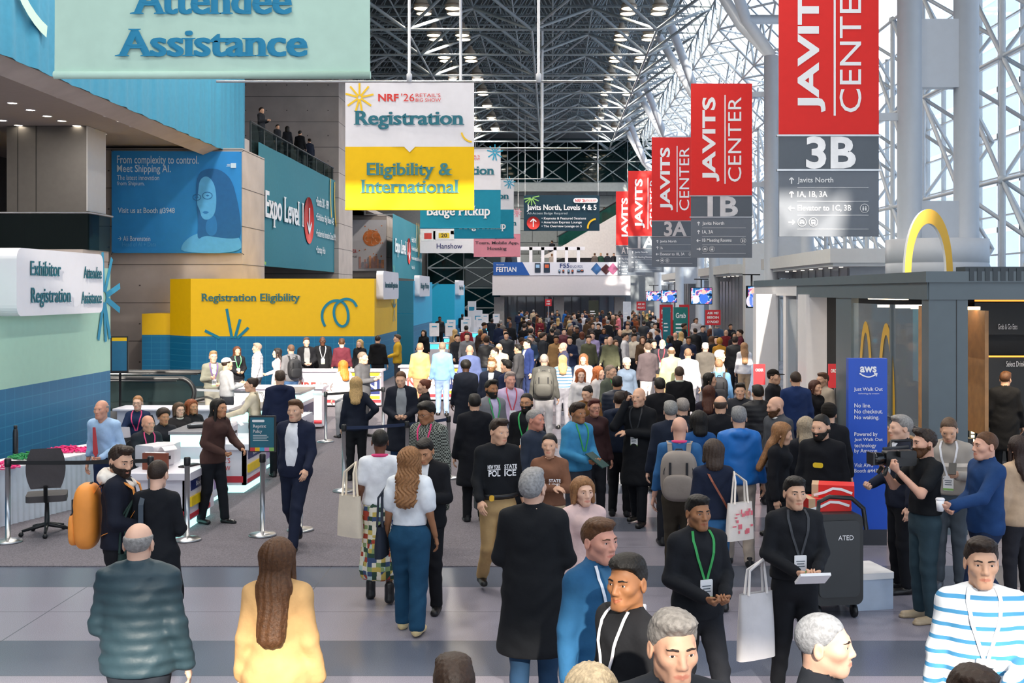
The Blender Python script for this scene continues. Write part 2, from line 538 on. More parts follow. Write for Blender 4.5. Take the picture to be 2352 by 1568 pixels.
m_hair = mat('hair', rough=0.55, oc=True, var=0.28, scale=55, bump=0.25, bscale=90, spec=0.35)
m_shoe = mat('shoe_leather', rough=0.4, oc=True, var=0.08, scale=20)
def patterned(name, kind):
    m = mat(name, rough=0.85, oc=True, var=0.06)
    n = m.node_tree.nodes; l = m.node_tree.links
    tc = n.new('ShaderNodeTexCoord'); b = n['Principled BSDF']
    mx = n.new('ShaderNodeMix'); mx.data_type = 'RGBA'
    oi = n.new('ShaderNodeObjectInfo'); l.new(oi.outputs['Color'], mx.inputs[6])
    if kind == 'check':
        t = n.new('ShaderNodeTexChecker'); t.inputs['Scale'].default_value = 55; f = t.outputs['Fac']; mx.inputs[7].default_value = hx('#20231f')
        l.new(tc.outputs['Object'], t.inputs[0])
    elif kind == 'stripe':
        t = n.new('ShaderNodeTexWave'); t.bands_direction = 'Z'; t.inputs['Scale'].default_value = 4.2; f0 = t.outputs['Fac']
        g = n.new('ShaderNodeMath'); g.operation = 'GREATER_THAN'; g.inputs[1].default_value = 0.82; l.new(f0, g.inputs[0]); f = g.outputs[0]
        mx.inputs[7].default_value = hx('#3f86b4'); l.new(tc.outputs['Object'], t.inputs[0])
    elif kind == 'band':
        t = n.new('ShaderNodeSeparateXYZ'); l.new(tc.outputs['Object'], t.inputs[0])
        g = n.new('ShaderNodeMath'); g.operation = 'COMPARE'; g.inputs[1].default_value = 1.27; g.inputs[2].default_value = 0.018
        l.new(t.outputs['Z'], g.inputs[0]); f = g.outputs[0]; mx.inputs[7].default_value = hx('#e6ddd2')
    elif kind == 'plaid':
        v = n.new('ShaderNodeTexVoronoi'); v.distance = 'CHEBYCHEV'; v.inputs['Scale'].default_value = 22; v.inputs['Randomness'].default_value = 0.25
        l.new(tc.outputs['Object'], v.inputs['Vector'])
        r = n.new('ShaderNodeValToRGB'); r.color_ramp.interpolation = 'CONSTANT'
        cs = ['#e6dfc6', '#2c4a3a', '#c8b15a', '#b9cfc9', '#3a4f74', '#e9e2d0', '#a8412f', '#8aa06a']
        r.color_ramp.elements[0].color = hx(cs[0]); r.color_ramp.elements[1].position = .125; r.color_ramp.elements[1].color = hx(cs[1])
        for i in range(2, 8):
            e = r.color_ramp.elements.new(i / 8); e.color = hx(cs[i])
        sp = n.new('ShaderNodeSeparateColor'); l.new(v.outputs['Color'], sp.inputs[0]); l.new(sp.outputs[0], r.inputs[0])
        l.new(r.outputs[0], b.inputs['Base Color'])
        return m
    l.new(f, mx.inputs[0]); l.new(mx.outputs[2], b.inputs['Base Color'])
    return m
m_check = patterned('houndstooth_cloth', 'check'); m_stripe = patterned('striped_cloth', 'stripe')
m_band = patterned('banded_knit', 'band'); m_plaid = patterned('plaid_cloth', 'plaid')
CLOTHS = {'c': m_cloth, 'p': m_puff, 'check': m_check, 'stripe': m_stripe, 'band': m_band, 'plaid': m_plaid}

ARM = {  # elbow, wrist for the +x side, fingers curled?
    'relax': ((.25, .03, 1.15), (.27, -.03, .90), 0), 'fwd': ((.25, -.03, 1.15), (.24, -.22, .98), 0), 'back': ((.25, .13, 1.16), (.26, .17, .93), 0),
    'phone': ((.25, -.01, 1.15), (.09, -.29, 1.19), 1), 'low': ((.26, .0, 1.15), (.08, -.27, 1.06), 1), 'fold': ((.27, -.06, 1.17), (-.07, -.19, 1.19), 0),
    'hip': ((.40, .12, 1.22), (.20, .0, 1.05), 0), 'up': ((.28, -.17, 1.2), (.15, -.34, 1.40), 1), 'ear': ((.29, -.18, 1.25), (.13, -.09, 1.57), 1),
    'reach': ((.26, -.17, 1.2), (.22, -.46, 1.15), 1), 'hold': ((.25, .03, 1.15), (.22, -.2, 1.2), 1), 'strap': ((.26, -.02, 1.18), (.12, -.18, 1.32), 1),
    'desk': ((.26, -.14, 1.19), (.16, -.38, 1.13), 0), 'mouth': ((.28, -.14, 1.2), (.07, -.2, 1.48), 1)}
LEG = {'stand': (((.095, -.01, .49), (.105, .02, .085)),) * 2, 'walk': (((.09, -.17, .50), (.09, -.27, .10)), ((.09, .02, .48), (.09, .27, .14))),
       'step': (((.09, -.08, .49), (.10, -.12, .085)), ((.09, .03, .48), (.10, .13, .10))),
       'sit': (((.13, -.42, .52), (.14, -.42, .085)),) * 2, 'cross': (((.06, -.02, .49), (.02, .0, .085)), ((.09, .0, .49), (.09, .05, .085)))}

def skeleton(fem, armL, armR, leg, lean, sit):
    sw = .142 if fem else .163
    j = {'hip': (0, .01, .93), 'waist': (0, .01, 1.06), 'chest': (0, .012, 1.29), 'nb': (0, .03, 1.47), 'head': (0, .0, 1.625)}
    dz = -.43 if sit else 0.0
    for s, a in ((1, armL), (-1, armR)):
        e, w, c = ARM[a]
        k = .9 if fem else 1.0
        j['s%d' % s] = (s * sw, .02, 1.418)
        j['e%d' % s] = (s * (e[0] * k - .028), e[1], e[2]); j['w%d' % s] = (s * (w[0] * (k if abs(w[0]) > .1 else 1)), w[1], w[2])
    if lean:
        c, sn = math.cos(R(lean)), math.sin(R(lean)); z0 = .95
        for k in j:
            if k == 'hip': continue
            x, y, z = j[k]; zz = z - z0
            j[k] = (x, y * c - zz * sn, z0 + zz * c + y * sn)
    for k in j: j[k] = (j[k][0], j[k][1], j[k][2] + dz)
    for s, lg in ((1, LEG[leg][0]), (-1, LEG[leg][1])):
        j['h%d' % s] = (s * .085, .01, .90 + dz)
        j['k%d' % s] = (s * lg[0][0], lg[0][1], lg[0][2]); j['a%d' % s] = (s * lg[1][0], lg[1][1], lg[1][2])
    return j
def mid(a, b, t): return tuple(a[i] + (b[i] - a[i]) * t for i in range(3))

def arms_sdf(P, j, add, short=None, k=.03):
    d = None
    for s in (1, -1):
        sh, e, w = j['s%d' % s], j['e%d' % s], j['w%d' % s]
        u = rc(P, sh, e, .054 + add, .044 + add)
        if short is None:
            u = smin(u, rc(P, e, mid(e, w, .96), .045 + add, .034 + add), .02)
        elif short < 1:
            u = rc(P, sh, mid(sh, e, short), .060 + add * 1.5, .054 + add * 2)
        d = u if d is None else np.minimum(d, u)
    return d
def torso_sdf(P, j, fem, add, hips=True):
    wy = .66
    ch, wa, hp = j['chest'], j['waist'], j['hip']
    r1 = .118 if fem else .140
    d = rc(P, mid(ch, j['nb'], .25), wa, r1 + add, (.100 if fem else .126) + add, (1.22, .80, 1))
    d = smin(d, rc(P, wa, hp, (.100 if fem else .126) + add, (.132 if fem else .135) + add, (1.22, .85, 1)), .05)
    d = smin(d, rc(P, j['s1'], j['s-1'], .056 + add * .8, .056 + add * .8), .05)
    d = smin(d, rc(P, mid(j['s1'], j['nb'], .4), j['nb'], .036 + add, .046 + add * .6), .04)
    d = smin(d, rc(P, mid(j['s-1'], j['nb'], .4), j['nb'], .036 + add, .046 + add * .6), .04)
    if fem:
        for s in (1, -1):
            c = mid(ch, j['s%d' % s], .32)
            d = smin(d, el(P, (c[0], c[1] - .088 - add * .6, c[2] + .0), (.060, .050, .065)), .06)
    return d
def legs_sdf(P, j, add, k=.03):
    d = None
    for s in (1, -1):
        h, kn, a = j['h%d' % s], j['k%d' % s], j['a%d' % s]
        u = smin(rc(P, h, kn, .088 + add, .058 + add), rc(P, kn, a, .056 + add, .042 + add * 1.2), .02)
        d = u if d is None else smin(d, u, .02)
    return d
def folds(P, a=.004):
    return a * np.sin(P[..., 2] * 46 + 3.1 * np.sin(P[..., 0] * 13 + P[..., 1] * 9)) * (0.5 + .5 * np.sin(P[..., 0] * 17 + P[..., 2] * 11))

CACHE = {}
def bounds(j, pad):
    a = np.array(list(j.values()))
    return a.min(0) - pad, a.max(0) + pad
def grid(lo, hi, h):
    return rng(lo[0], hi[0], h), rng(lo[1], hi[1], h), rng(lo[2], hi[2], h)

def top_mesh(key, fem, pose, kind, res):
    ck = ('top', fem, pose, kind, res)
    if ck in CACHE: return CACHE[ck]
    j = skeleton(fem, *pose)
    base, hem = kind.split(':')[0], None
    add = {'tee': .014, 'shirt': .014, 'sweater': .020, 'jacket': .026, 'coat': .030, 'puffer': .040, 'hoodie': .028, 'dress': .014, 'blouse': .020}[base]
    dz = j['hip'][2]
    hem = {'tee': dz + .06, 'shirt': dz + .04, 'sweater': dz + .03, 'jacket': dz - .08, 'coat': dz - .42, 'puffer': dz - .06, 'hoodie': dz - .02, 'dress': dz - .40, 'blouse': dz + .10}[base]
    if pose[4]: hem = dz - .06 if base in ('coat', 'dress', 'jacket') else dz + .0
    def f(P):
        d = torso_sdf(P, j, fem, add)
        short = .62 if base == 'tee' else (.75 if base == 'blouse' else None)
        if base == 'blouse':
            for s in (1, -1):
                d = smin(d, el(P, mid(j['s%d' % s], j['e%d' % s], .45), (.085, .09, .12)), .02)
        d = smin(d, arms_sdf(P, j, add * .55, short), .025)
        if base in ('coat', 'dress') and not pose[4]:
            hp = j['hip']
            b = (0, .01, hem + .05)
            d = smin(d, rc(P, hp, b, .140 + add, .185 + add, (1.2, .92, 1)), .06)
        elif base in ('jacket', 'hoodie', 'puffer', 'shirt', 'sweater', 'tee'):
            d = smin(d, rc(P, j['hip'], (0, .01, hem - .02), .135 + add, .13 + add, (1.2, .86, 1)), .04)
        if base in ('jacket', 'coat', 'puffer'):
            nb = j['nb']
            d = smin(d, rc(P, (nb[0], nb[1] + .01, nb[2] - .01), (nb[0], nb[1] + .0, nb[2] + .035), .068, .070), .02)
        if base == 'hoodie':
            nb = j['nb']
            d = smin(d, el(P, (nb[0], nb[1] + .075, nb[2] + .0), (.10, .07, .06)), .03)
        if base == 'puffer':
            d = d + .0032 * np.cos((P[..., 2] + .03 * P[..., 0] ** 2) * 88)
        d = d + folds(P, .0035 if base in ('coat', 'jacket') else .004)
        nb = j['nb']
        n0 = np.array([0, nb[1] - j['head'][1] , 0])
        d = smax(d, -rc(P, (nb[0], nb[1] - .005, nb[2] - .04), (nb[0], nb[1] - .03, nb[2] + .2), .045, .075), .008) if base in ('tee', 'shirt', 'sweater', 'jacket', 'coat', 'hoodie', 'dress', 'blouse') and res < 2 else d
        return smax(d, hem - P[..., 2], .01)
    lo, hi = bounds({k: v for k, v in j.items() if k[0] in 'hwcnse' and k != 'head' and not k.startswith('h1') and not k.startswith('h-')}, .26)
    lo[2] = hem - .06
    v, q = surfnet(f, *grid(lo, hi, CRES[res]))
    me = to_mesh(key, [(v, q, 0)], [m_cloth]); CACHE[ck] = (me, v, q)
    return CACHE[ck]
def panel_mesh(key, fem, pose, kind, res):
    """the shirt front seen between open lapels"""
    ck = ('panel', fem, pose, kind, res)
    if ck in CACHE: return CACHE[ck]
    j = skeleton(fem, *pose)
    add = {'jacket': .034, 'coat': .038, 'puffer': .044, 'hoodie': .031, 'sweater': .023, 'shirt': .018}.get(kind.split(':')[0], .03)
    z1 = j['nb'][2] + .02; z0 = j['hip'][2] + (.06 if kind.endswith('open') else .16)
    def f(P):
        d = torso_sdf(P, j, fem, add)
        w = np.interp(P[..., 2], [z0, z0 + .1, j['chest'][2] + .02, z1], [.055, .075, .088, .06] if kind.endswith('open') else [.0, .02, .05, .055])
        d = smax(d, np.abs(P[..., 0]) - w, .006)
        d = smax(d, P[..., 1] - j['chest'][1] + .03 + (P[..., 2] - j['chest'][2]) * (j['nb'][1] - j['chest'][1]) / .18, .005)
        return smax(smax(d, z0 - P[..., 2], .006), P[..., 2] - z1, .006)
    lo = np.array([-.14, min(j['chest'][1], j['nb'][1]) - .32, z0 - .04]); hi = np.array([.14, max(j['chest'][1], j['hip'][1]) + .05, z1 + .04])
    v, q = surfnet(f, *grid(lo, hi, CRES[res] * .8))
    me = to_mesh(key, [(v, q, 0)], [m_cloth]); CACHE[ck] = (me, v, q)
    return CACHE[ck]
def bottom_mesh(key, fem, pose, kind, res):
    ck = ('bot', fem, pose, kind, res)
    if ck in CACHE: return CACHE[ck]
    j = skeleton(fem, *pose)
    add = {'trousers': .016, 'slim': .008, 'wide': .03, 'skirt': .02}[kind]
    hp = j['hip']
    def f(P):
        d = rc(P, (hp[0], hp[1], hp[2] + .02), (hp[0], hp[1], hp[2] - .04), .132 + add * .4, .135 + add * .4, (1.2, .88, 1))
        if kind == 'skirt':
            d = smin(d, rc(P, hp, (0, .02, .36), .14, .20, (1.05, .95, 1)), .05) + .008 * np.sin(np.arctan2(P[..., 0], P[..., 1]) * 9)
            return smax(d, .24 - P[..., 2], .01)
        d = smin(d, legs_sdf(P, j, add), .04) + folds(P, .004)
        return smax(d, .055 - P[..., 2], .006)
    lo, hi = bounds({k: v for k, v in j.items() if k[0] in 'hka' and k != 'head'}, .24)
    lo[2] = .0; hi[2] = hp[2] + .2
    v, q = surfnet(f, *grid(lo, hi, CRES[res]))
    me = to_mesh(key, [(v, q, 0)], [m_cloth]); CACHE[ck] = (me, v, q)
    return CACHE[ck]
def shoe_mesh(fem, pose, kind, res):
    ck = ('shoe', fem, pose[2], kind, res)
    if ck in CACHE: return CACHE[ck]
    j = skeleton(fem, *pose)
    h = {0: .009, 1: .014, 2: .024}[res]
    parts = []
    for s in (1, -1):
        a = j['a%d' % s]
        zb = max(0.0, a[2] - .085)
        def f(P):
            d = rc(P, (a[0], a[1] + .03, zb + .035), (a[0] + s * .02, a[1] - .15, zb + .028), .042, .040, (1, 1, .9))
            d = smin(d, rc(P, (a[0], a[1] + .01, zb + .05), (a[0], a[1] + .01, zb + (.17 if kind == 'boot' else .10)), .048, .05), .03)
            if kind == 'heel':
                d = smin(d, rc(P, (a[0], a[1] + .05, zb + .03), (a[0], a[1] + .055, zb), .02, .016), .01)
            if kind == 'sneaker':
                sole = smax(rc(P, (a[0], a[1] + .03, zb + .02), (a[0] + s * .02, a[1] - .155, zb + .02), .047, .046), P[..., 2] - zb - .025, .004)
                d = np.minimum(d, sole)
            return smax(d, zb + .002 - P[..., 2], .004)
        lo = np.array([a[0] - .09, a[1] - .23, zb - .03]); hi = np.array([a[0] + .09, a[1] + .12, zb + .25])
        v, q = surfnet(f, *grid(lo, hi, h)); parts.append((v, q, 0))
    me = to_mesh('shoes', parts, [m_shoe]); CACHE[ck] = (me, None, None)
    return CACHE[ck]

def hand_sdf(P, curl):
    # wrist at the origin, fingers towards -z, palm facing +y, thumb towards +x
    d = rc(P, (0, 0, .005), (.0, 0, -.03), .022, .026, (1.15, .75, 1))
    d = smin(d, rc(P, (-.022, 0, -.07), (.022, 0, -.075), .017, .017, (1, .8, 1)), .03)
    fing = ((.027, .068, .0088), (.009, .077, .0092), (-.009, .071, .0088), (-.026, .055, .0078))
    b = (0.35, 0.5, 0.35) if not curl else (1.0, 1.25, .9)
    for i, (x, L, r) in enumerate(fing):
        p = np.array((x, 0, -.083 + .004 * abs(i - 1.2))); an = b[0] * (.8 + .15 * i)
        for k, fr in enumerate((.45, .32, .23)):
            q = p + np.array((x * .12 * fr, math.sin(an) * L * fr * 1.25, -math.cos(an) * L * fr * 1.25))
            d = smin(d, rc(P, p, q, r * (1 - .07 * k), r * (.93 - .07 * k)), .006)
            p = q; an += b[1] if k == 0 else b[2]
    t0 = np.array((.024, .004, -.025)); t1 = np.array((.047, .014, -.055)); t2 = np.array((.05 if not curl else .03, .030, -.085 if not curl else -.072))
    d = smin(d, rc(P, t0, t1, .014, .0115), .012); d = smin(d, rc(P, t1, t2, .011, .0088), .004)
    return d
def frame(z, hint):
    z = np.array(z, float); z /= np.linalg.norm(z) + 1e-9
    x = np.cross(hint, z); n = np.linalg.norm(x)
    if n < 1e-5: x = np.cross((0, 1, 0.01), z); n = np.linalg.norm(x)
    x /= n
    return np.stack([x, np.cross(z, x), z], 1)
def geom(key, f, lo, hi, h):
    if key not in CACHE:
        CACHE[key] = surfnet(f, *grid(np.array(lo), np.array(hi), h))
    return CACHE[key]
def head_R(yaw, pitch, roll=0):
    return np.array(Euler((R(pitch), R(roll), R(yaw))).to_matrix())

def body_mesh(fem, pose, hd, res, bare, smile):
    """bare: forearms uncovered"""
    ck = ('body', fem, pose, hd, res, smile)
    if ck in CACHE: return CACHE[ck]
    j = skeleton(fem, *pose)
    def f(P):
        d = torso_sdf(P, j, fem, -.012)
        d = smin(d, arms_sdf(P, j, -.006), .02)
        d = smin(d, legs_sdf(P, j, -.008), .03)
        return d
    lo, hi = bounds({k: v for k, v in j.items() if k != 'head'}, .2); lo[2] = .0
    parts = []
    v, q = surfnet(f, *grid(lo, hi, CRES[max(res, 1)] * 1.15)); parts.append((v, q, 0))
    # head
    hh = HRES[res]
    HS = 1.05
    hv, hq = geom(('head', fem, smile, res), lambda P: head_sdf(P, fem, True, smile), (-.12, -.15, -.26), (.12, .14, .15), hh)
    Rm = head_R(*hd)
    piv = np.array((0, .03, -.10)); C = np.array(j['head'])
    # the neck root stays, the head turns about the neck top
    w = np.clip((hv[:, 2] + .17) / .09, 0, 1)[:, None]
    hv2 = (hv - piv) @ Rm.T + piv
    hv2 = (hv * (1 - w) + hv2 * w) * 1.05 + C
    lr = np.sqrt((hv[:, 0] / .028) ** 2 + ((hv[:, 2] + .0612 - (.0085 if smile else 0) * (hv[:, 0] / .0255) ** 2) / (.0105 if fem else .0082)) ** 2)
    lip = (len(v), np.where(hv[:, 1] < -.078, np.clip((1.15 - lr) / .3, 0, 1), 0).astype(np.float32))
    parts.append((hv2, hq, 0))
    if res < 2:
        for s in (-1, 1):
            for c, r, mi, sc in (((s * .0315, -.0775, .0095), .0125, 2, (1.15, 1, .9)), ((s * .0325, -.0865, .0095), .0064, 3, (1, .7, 1))):
                ev, eq = sph(c, r, 10, 8, sc)
                parts.append((((ev - piv) @ Rm.T + piv) * 1.05 + C, eq, mi))
    # hands
    hr = {0: .0048, 1: .0072, 2: .013}[res]
    for s in (1, -1):
        e, w_ = np.array(j['e%d' % s]), np.array(j['w%d' % s])
        curl = ARM[pose[0] if s == 1 else pose[1]][2]
        gv, gq = geom(('hand', curl, res), lambda P: hand_sdf(P, curl), (-.07, -.05, -.19), (.085, .09, .05), hr)
        gv = gv.copy() * (.9 if fem else 1.0); gq2 = gq
        dirn = w_ - e
        hint = np.array((-s, 0.15, 0)) if abs(dirn[2]) > .8 * np.linalg.norm(dirn) else np.array((-s * .6, .1, .8 if curl else -.6))
        # local: fingers -z -> along forearm, palm +y -> hint
        z = -dirn / np.linalg.norm(dirn)
        y = hint - z * (hint @ z); y /= np.linalg.norm(y)
        x = np.cross(y, z)
        # thumb (+x local) should point forward / up
        M = np.stack([x, y, z], 1)
        want = np.array((0, -1, .5))
        if x @ want < 0:
            gv[:, 0] *= -1; gq2 = gq[:, ::-1]
        parts.append((gv @ M.T + w_, gq2, 0))
    me = to_mesh('person', parts, [m_skin, m_skin, m_eye, m_iris], lip); CACHE[ck] = (me, j)
    return CACHE[ck]

def head_part(style, res, fem):
    key = ('hp', style, res, fem)
    if key not in CACHE:
        zl, yh = HB.get(style, (-.16, .16))
        h = HRES[res] * (1.15 if style != 'brows' else .45)
        xw = .16
        CACHE[key] = surfnet(lambda P: hair_sdf(P, style), *grid(np.array((-xw, -.2, zl)), np.array((xw, yh, .19)), h))
    return CACHE[key]

def child(name, me, root, col, m=None):
    o = bpy.data.objects.new(name, me); COL.objects.link(o); o.parent = root
    o.color = col
    if m is not None:
        o.material_slots[0].link = 'OBJECT'; o.material_slots[0].material = m
    return o
SKIN = {'l': '#d8a98c', 'p': '#e2b59c', 'm': '#bd8864', 't': '#a06e4c', 'd': '#6d442e', 'k': '#4a2e22'}
HAIRC = {'black': '#17130f', 'dark': '#2a1d15', 'brown': '#54361f', 'red': '#8a3a1a', 'ginger': '#c8622a', 'blond': '#c2a06a', 'gray': '#8c8986', 'white': '#c9c6c4', 'auburn': '#5e2f1c', 'lightbrown': '#8d6440'}
PEOPLE = []
_hm = {}
def person(px, ytop, h, ang, label, arms=('relax', 'relax'), leg='stand', hair='short', hc='dark', skin='l', top='jacket', tc='#1d2230', bot='trousers', bc='#20232b',
           shirt=None, fem=False, head=(0, 0), lean=0, sit=False, shoes='shoe', sc='#17171a', beard=False, d=None, group=None, tm='c', bm='c', smile=False, hl=None, res=None,
           glasses=False, lanyard=None, scarf=None, x=None, base=0.0, cat='person', beardc=None, belt=None, badge=None, hoodc=None):
    if d is None:
        hh = h * (1 - (.245 if sit else 0))
        d = FPX * (CH - base - hh) / (ytop - VY)
    X = (px - VX) * d / FPX if x is None else x
    if res is None: res = 0 if d < 11.5 else (1 if d < 34 else 2)
    pose = (arms[0], arms[1], 'sit' if sit else leg, lean, sit)
    sc_ = h / 1.755
    hd = (head[0], head[1])
    me, j = body_mesh(fem, pose, hd, res, False, smile)
    root = bpy.data.objects.new('person', me); COL.objects.link(root)
    root.color = hx(SKIN.get(skin, skin))
    root.location = (X, d, base); root.rotation_euler = (0, 0, R(ang)); root.scale = (sc_, sc_, sc_)
    tag(root, label, cat, group)
    tb = top.split(':')[0]
    child({'tee': 't_shirt', 'puffer': 'padded_jacket'}.get(tb, tb), top_mesh(tb, fem, pose, top, res)[0], root, hx(tc), CLOTHS[tm] if tm != 'c' else (m_puff if tb == 'puffer' else None))
    if shirt and res < 2:
        child('shirt_front', panel_mesh('shirt_front', fem, pose, top, res)[0], root, hx(shirt))
    if bot:
        child('skirt' if bot == 'skirt' else 'trousers', bottom_mesh('trousers', fem, pose, bot, res)[0], root, hx(bc), CLOTHS[bm] if bm != 'c' else None)
    child('shoes', shoe_mesh(fem, pose, shoes, res)[0], root, hx(sc))
    Rm = head_R(*hd); piv = np.array((0, .03, -.10)); C = np.array(j['head'])
    def hp(style, name, col, m):
        k = ('hm', style, res, hd, pose, fem, name)
        if k not in _hm:
            v, q = head_part(style, res, fem)
            _hm[k] = to_mesh(name, [(((v - piv) @ Rm.T + piv) * 1.05 + C, q, 0)], [m])
        return child(name, _hm[k], root, col)
    hcol = hx(HAIRC.get(hc, hc))
    if hair in ('cap', 'beanie'):
        hp(hair, hair, hcol, m_cloth)
        if res < 2: hp('crop', 'hair', hx(HAIRC['dark'] if hl is None else HAIRC[hl]), m_hair)
    elif hair:
        if hair == 'bald': pass
        else: hp(hair, 'hair', hcol, m_hair)
    if res == 0: hp('brows', 'eyebrows', hx(HAIRC.get(hc, '#2a1d15')) if hair not in ('cap', 'beanie') else hx('#2a1d15'), m_hair)
    if beard and res < 2: hp('beard', 'beard', hx(HAIRC.get(beardc, '#2a1d15')) if beardc else hcol, m_hair)
    if glasses and res < 2:
        mb = MB()
        for s in (-1, 1):
            mb.tube([(s * .034 + .021 * math.cos(2 * PI * i / 14), -.104, .008 + .017 * math.sin(2 * PI * i / 14)) for i in range(15)], .0016, 5, cap=False)
            mb.tube([(s * .055, -.104, .014), (s * .08, -.06, .014), (s * .083, .02, .008)], .0016, 4)
        mb.tube([(-.013, -.106, .012), (.013, -.106, .012)], .0016, 4)
        mb.v = [tuple(((np.array(v) - piv) @ Rm.T + piv) * 1.05 + C) for v in mb.v]
        mb.build('glasses', m_black, root)
    if lanyard and res < 2:
        nb = np.array(j['nb']); ch = np.array(j['chest'])
        mb = MB(); ad = {'tee': .014, 'shirt': .014, 'sweater': .020, 'jacket': .026, 'coat': .030, 'puffer': .040, 'hoodie': .028, 'dress': .014, 'blouse': .020}[tb] + .008
        zb = j['waist'][2] + .10
        t8 = np.linspace(0, 1, 12)
        xs8 = np.interp(t8, [0, .15, .5, 1], [.068, .085, .066, .012]); zs8 = nb[2] + .035 + (zb - nb[2] - .035) * t8
        ys8 = np.linspace(nb[1] + .05, min(nb[1], ch[1], j['waist'][1]) - .36, 110)
        G = np.stack([np.repeat(xs8[:, None], 110, 1), np.repeat(ys8[None], 12, 0), np.repeat(zs8[:, None], 110, 1)], -1).astype(np.float32)
        dd8 = torso_sdf(G, j, fem, ad)
        yfr = [min([ys8[q] for q in range(110) if dd8[i8, q] < 0] or [nb[1] - .02]) for i8 in range(12)]
        yf = yfr[-1]
        for s in (-1, 1):
            a = [(s * xs8[i8], yfr[i8], zs8[i8]) for i8 in range(12)]
            for p, q2 in zip(a[:-1], a[1:]):
                p, q2 = Vector(p), Vector(q2); w = Vector((.010, 0, 0)); w2 = Vector((0, .003, 0))
                mb.add([p - w, p + w, q2 + w, q2 - w, p - w - w2, p + w - w2, q2 + w - w2, q2 - w - w2], [(0, 1, 2, 3), (7, 6, 5, 4), (0, 4, 5, 1), (2, 6, 7, 3), (1, 5, 6, 2), (0, 3, 7, 4)])
        mb.tube([(-.062, nb[1] + .04, nb[2] + .02), (0, nb[1] + .085, nb[2] + .03), (.062, nb[1] + .04, nb[2] + .02)], .009, 6)
        l = mb.build('lanyard', mat('lanyard_' + lanyard, lanyard, .6), root)
        if badge is not False:
            b = MB(); b.rbox(-.05, .05, yf - .012, yf - .006, zb - .15, zb, .008); b.build('badge', m_whitet, l)
            b = MB(); b.box(-.05, .05, yf - .0135, yf - .012, zb - .145, zb - .125); b.build('badge_stripe', mat('badge_green', '#8fc26a', .6), l)
            b = MB()
            for i, wv in enumerate((.036, .03, .034)): b.box(-wv, wv, yf - .0135, yf - .012, zb - .05 - i * .02, zb - .043 - i * .02)
            b.build('badge_print', mat('print_gray', '#52606a', .6), l)
    if scarf:
        nb = np.array(j['nb']); mb = MB()
        mb.tube([(.075 * math.cos(2 * PI * i / 16), nb[1] - .012 + .07 * math.sin(2 * PI * i / 16), nb[2] + .02 + .012 * math.sin(2 * PI * i / 16)) for i in range(17)], .018 if scarf[0] != '!' else .03, 8, cap=False)
        mb.build('collar', mat('collar_' + scarf.strip('!'), scarf.strip('!'), .8, bump=.3), root)
    if hoodc:
        nb = j['nb']; k = ('hood', pose, fem, res)
        if k not in CACHE:
            def fh(P):
                d = el(P, (nb[0], nb[1] + .075, nb[2] + .02), (.135, .085, .075))
                for s in (-1, 1): d = smin(d, rc(P, (nb[0] + s * .105, nb[1] + .02, nb[2] + .02), (nb[0] + s * .05, nb[1] - .115, nb[2] - .05), .042, .032), .03)
                d = smax(d, -el(P, (nb[0], nb[1] - .01, nb[2] + .09), (.075, .085, .09)), .02)
                return d + wob(P, 60, .006)
            q = np.array(nb); CACHE[k] = surfnet(fh, *grid(q - (.2, .2, .15), q + (.2, .2, .17), .011))
        child('hood', to_mesh('hood', [(CACHE[k][0], CACHE[k][1], 0)], [m_cloth]), root, hx(hoodc))
    PEOPLE.append((root, label))
    return root, j, sc_
# ================================================================ THE HALL
def struct(name, mb, m, parent=None):
    o = mb.build(name, m, parent)
    if parent is None: o['kind'] = 'structure'
    return o
m_conc = mat('board_marked_concrete', '#b9aea8', 0.85, var=0.10, scale=1.2, bump=0.25, bscale=5)
m_concd = mat('shaded_back_wall_tone', '#4a4644', 0.9, var=0.08)  # shade on the left back wall put into a dark concrete colour
m_soff = mat('soffit_plaster', '#aaa3a1', 0.8, var=0.03)
m_frame = mat('space_frame_paint', '#7e878c', 0.5, var=0.05)
m_roof = mat('dark_roof_deck', '#33393c', 0.9, var=0.1, scale=.5)
m_truss = mat('wall_truss_paint', '#bcc2c8', 0.45, var=0.04)
m_panel = mat('gray_metal_panel', '#84878a', 0.4, 0.3, var=0.04)
m_canopy = mat('canopy_paint', '#dfdfdb', 0.5, var=0.02)
m_core = mat('core_metal', '#9b9c9f', 0.35, 0.5, var=0.05)
m_tealglass = glass('teal_tinted_glass', (0.10, 0.28, 0.29, 1), 0.6, base='#0d2b2e')
m_glass = glass('clear_glass', (0.93, 0.97, 1.0, 1), 0.86)
m_railglass = glass('rail_glass', (0.6, 0.72, 0.72, 1), 0.7, base='#2c3436')

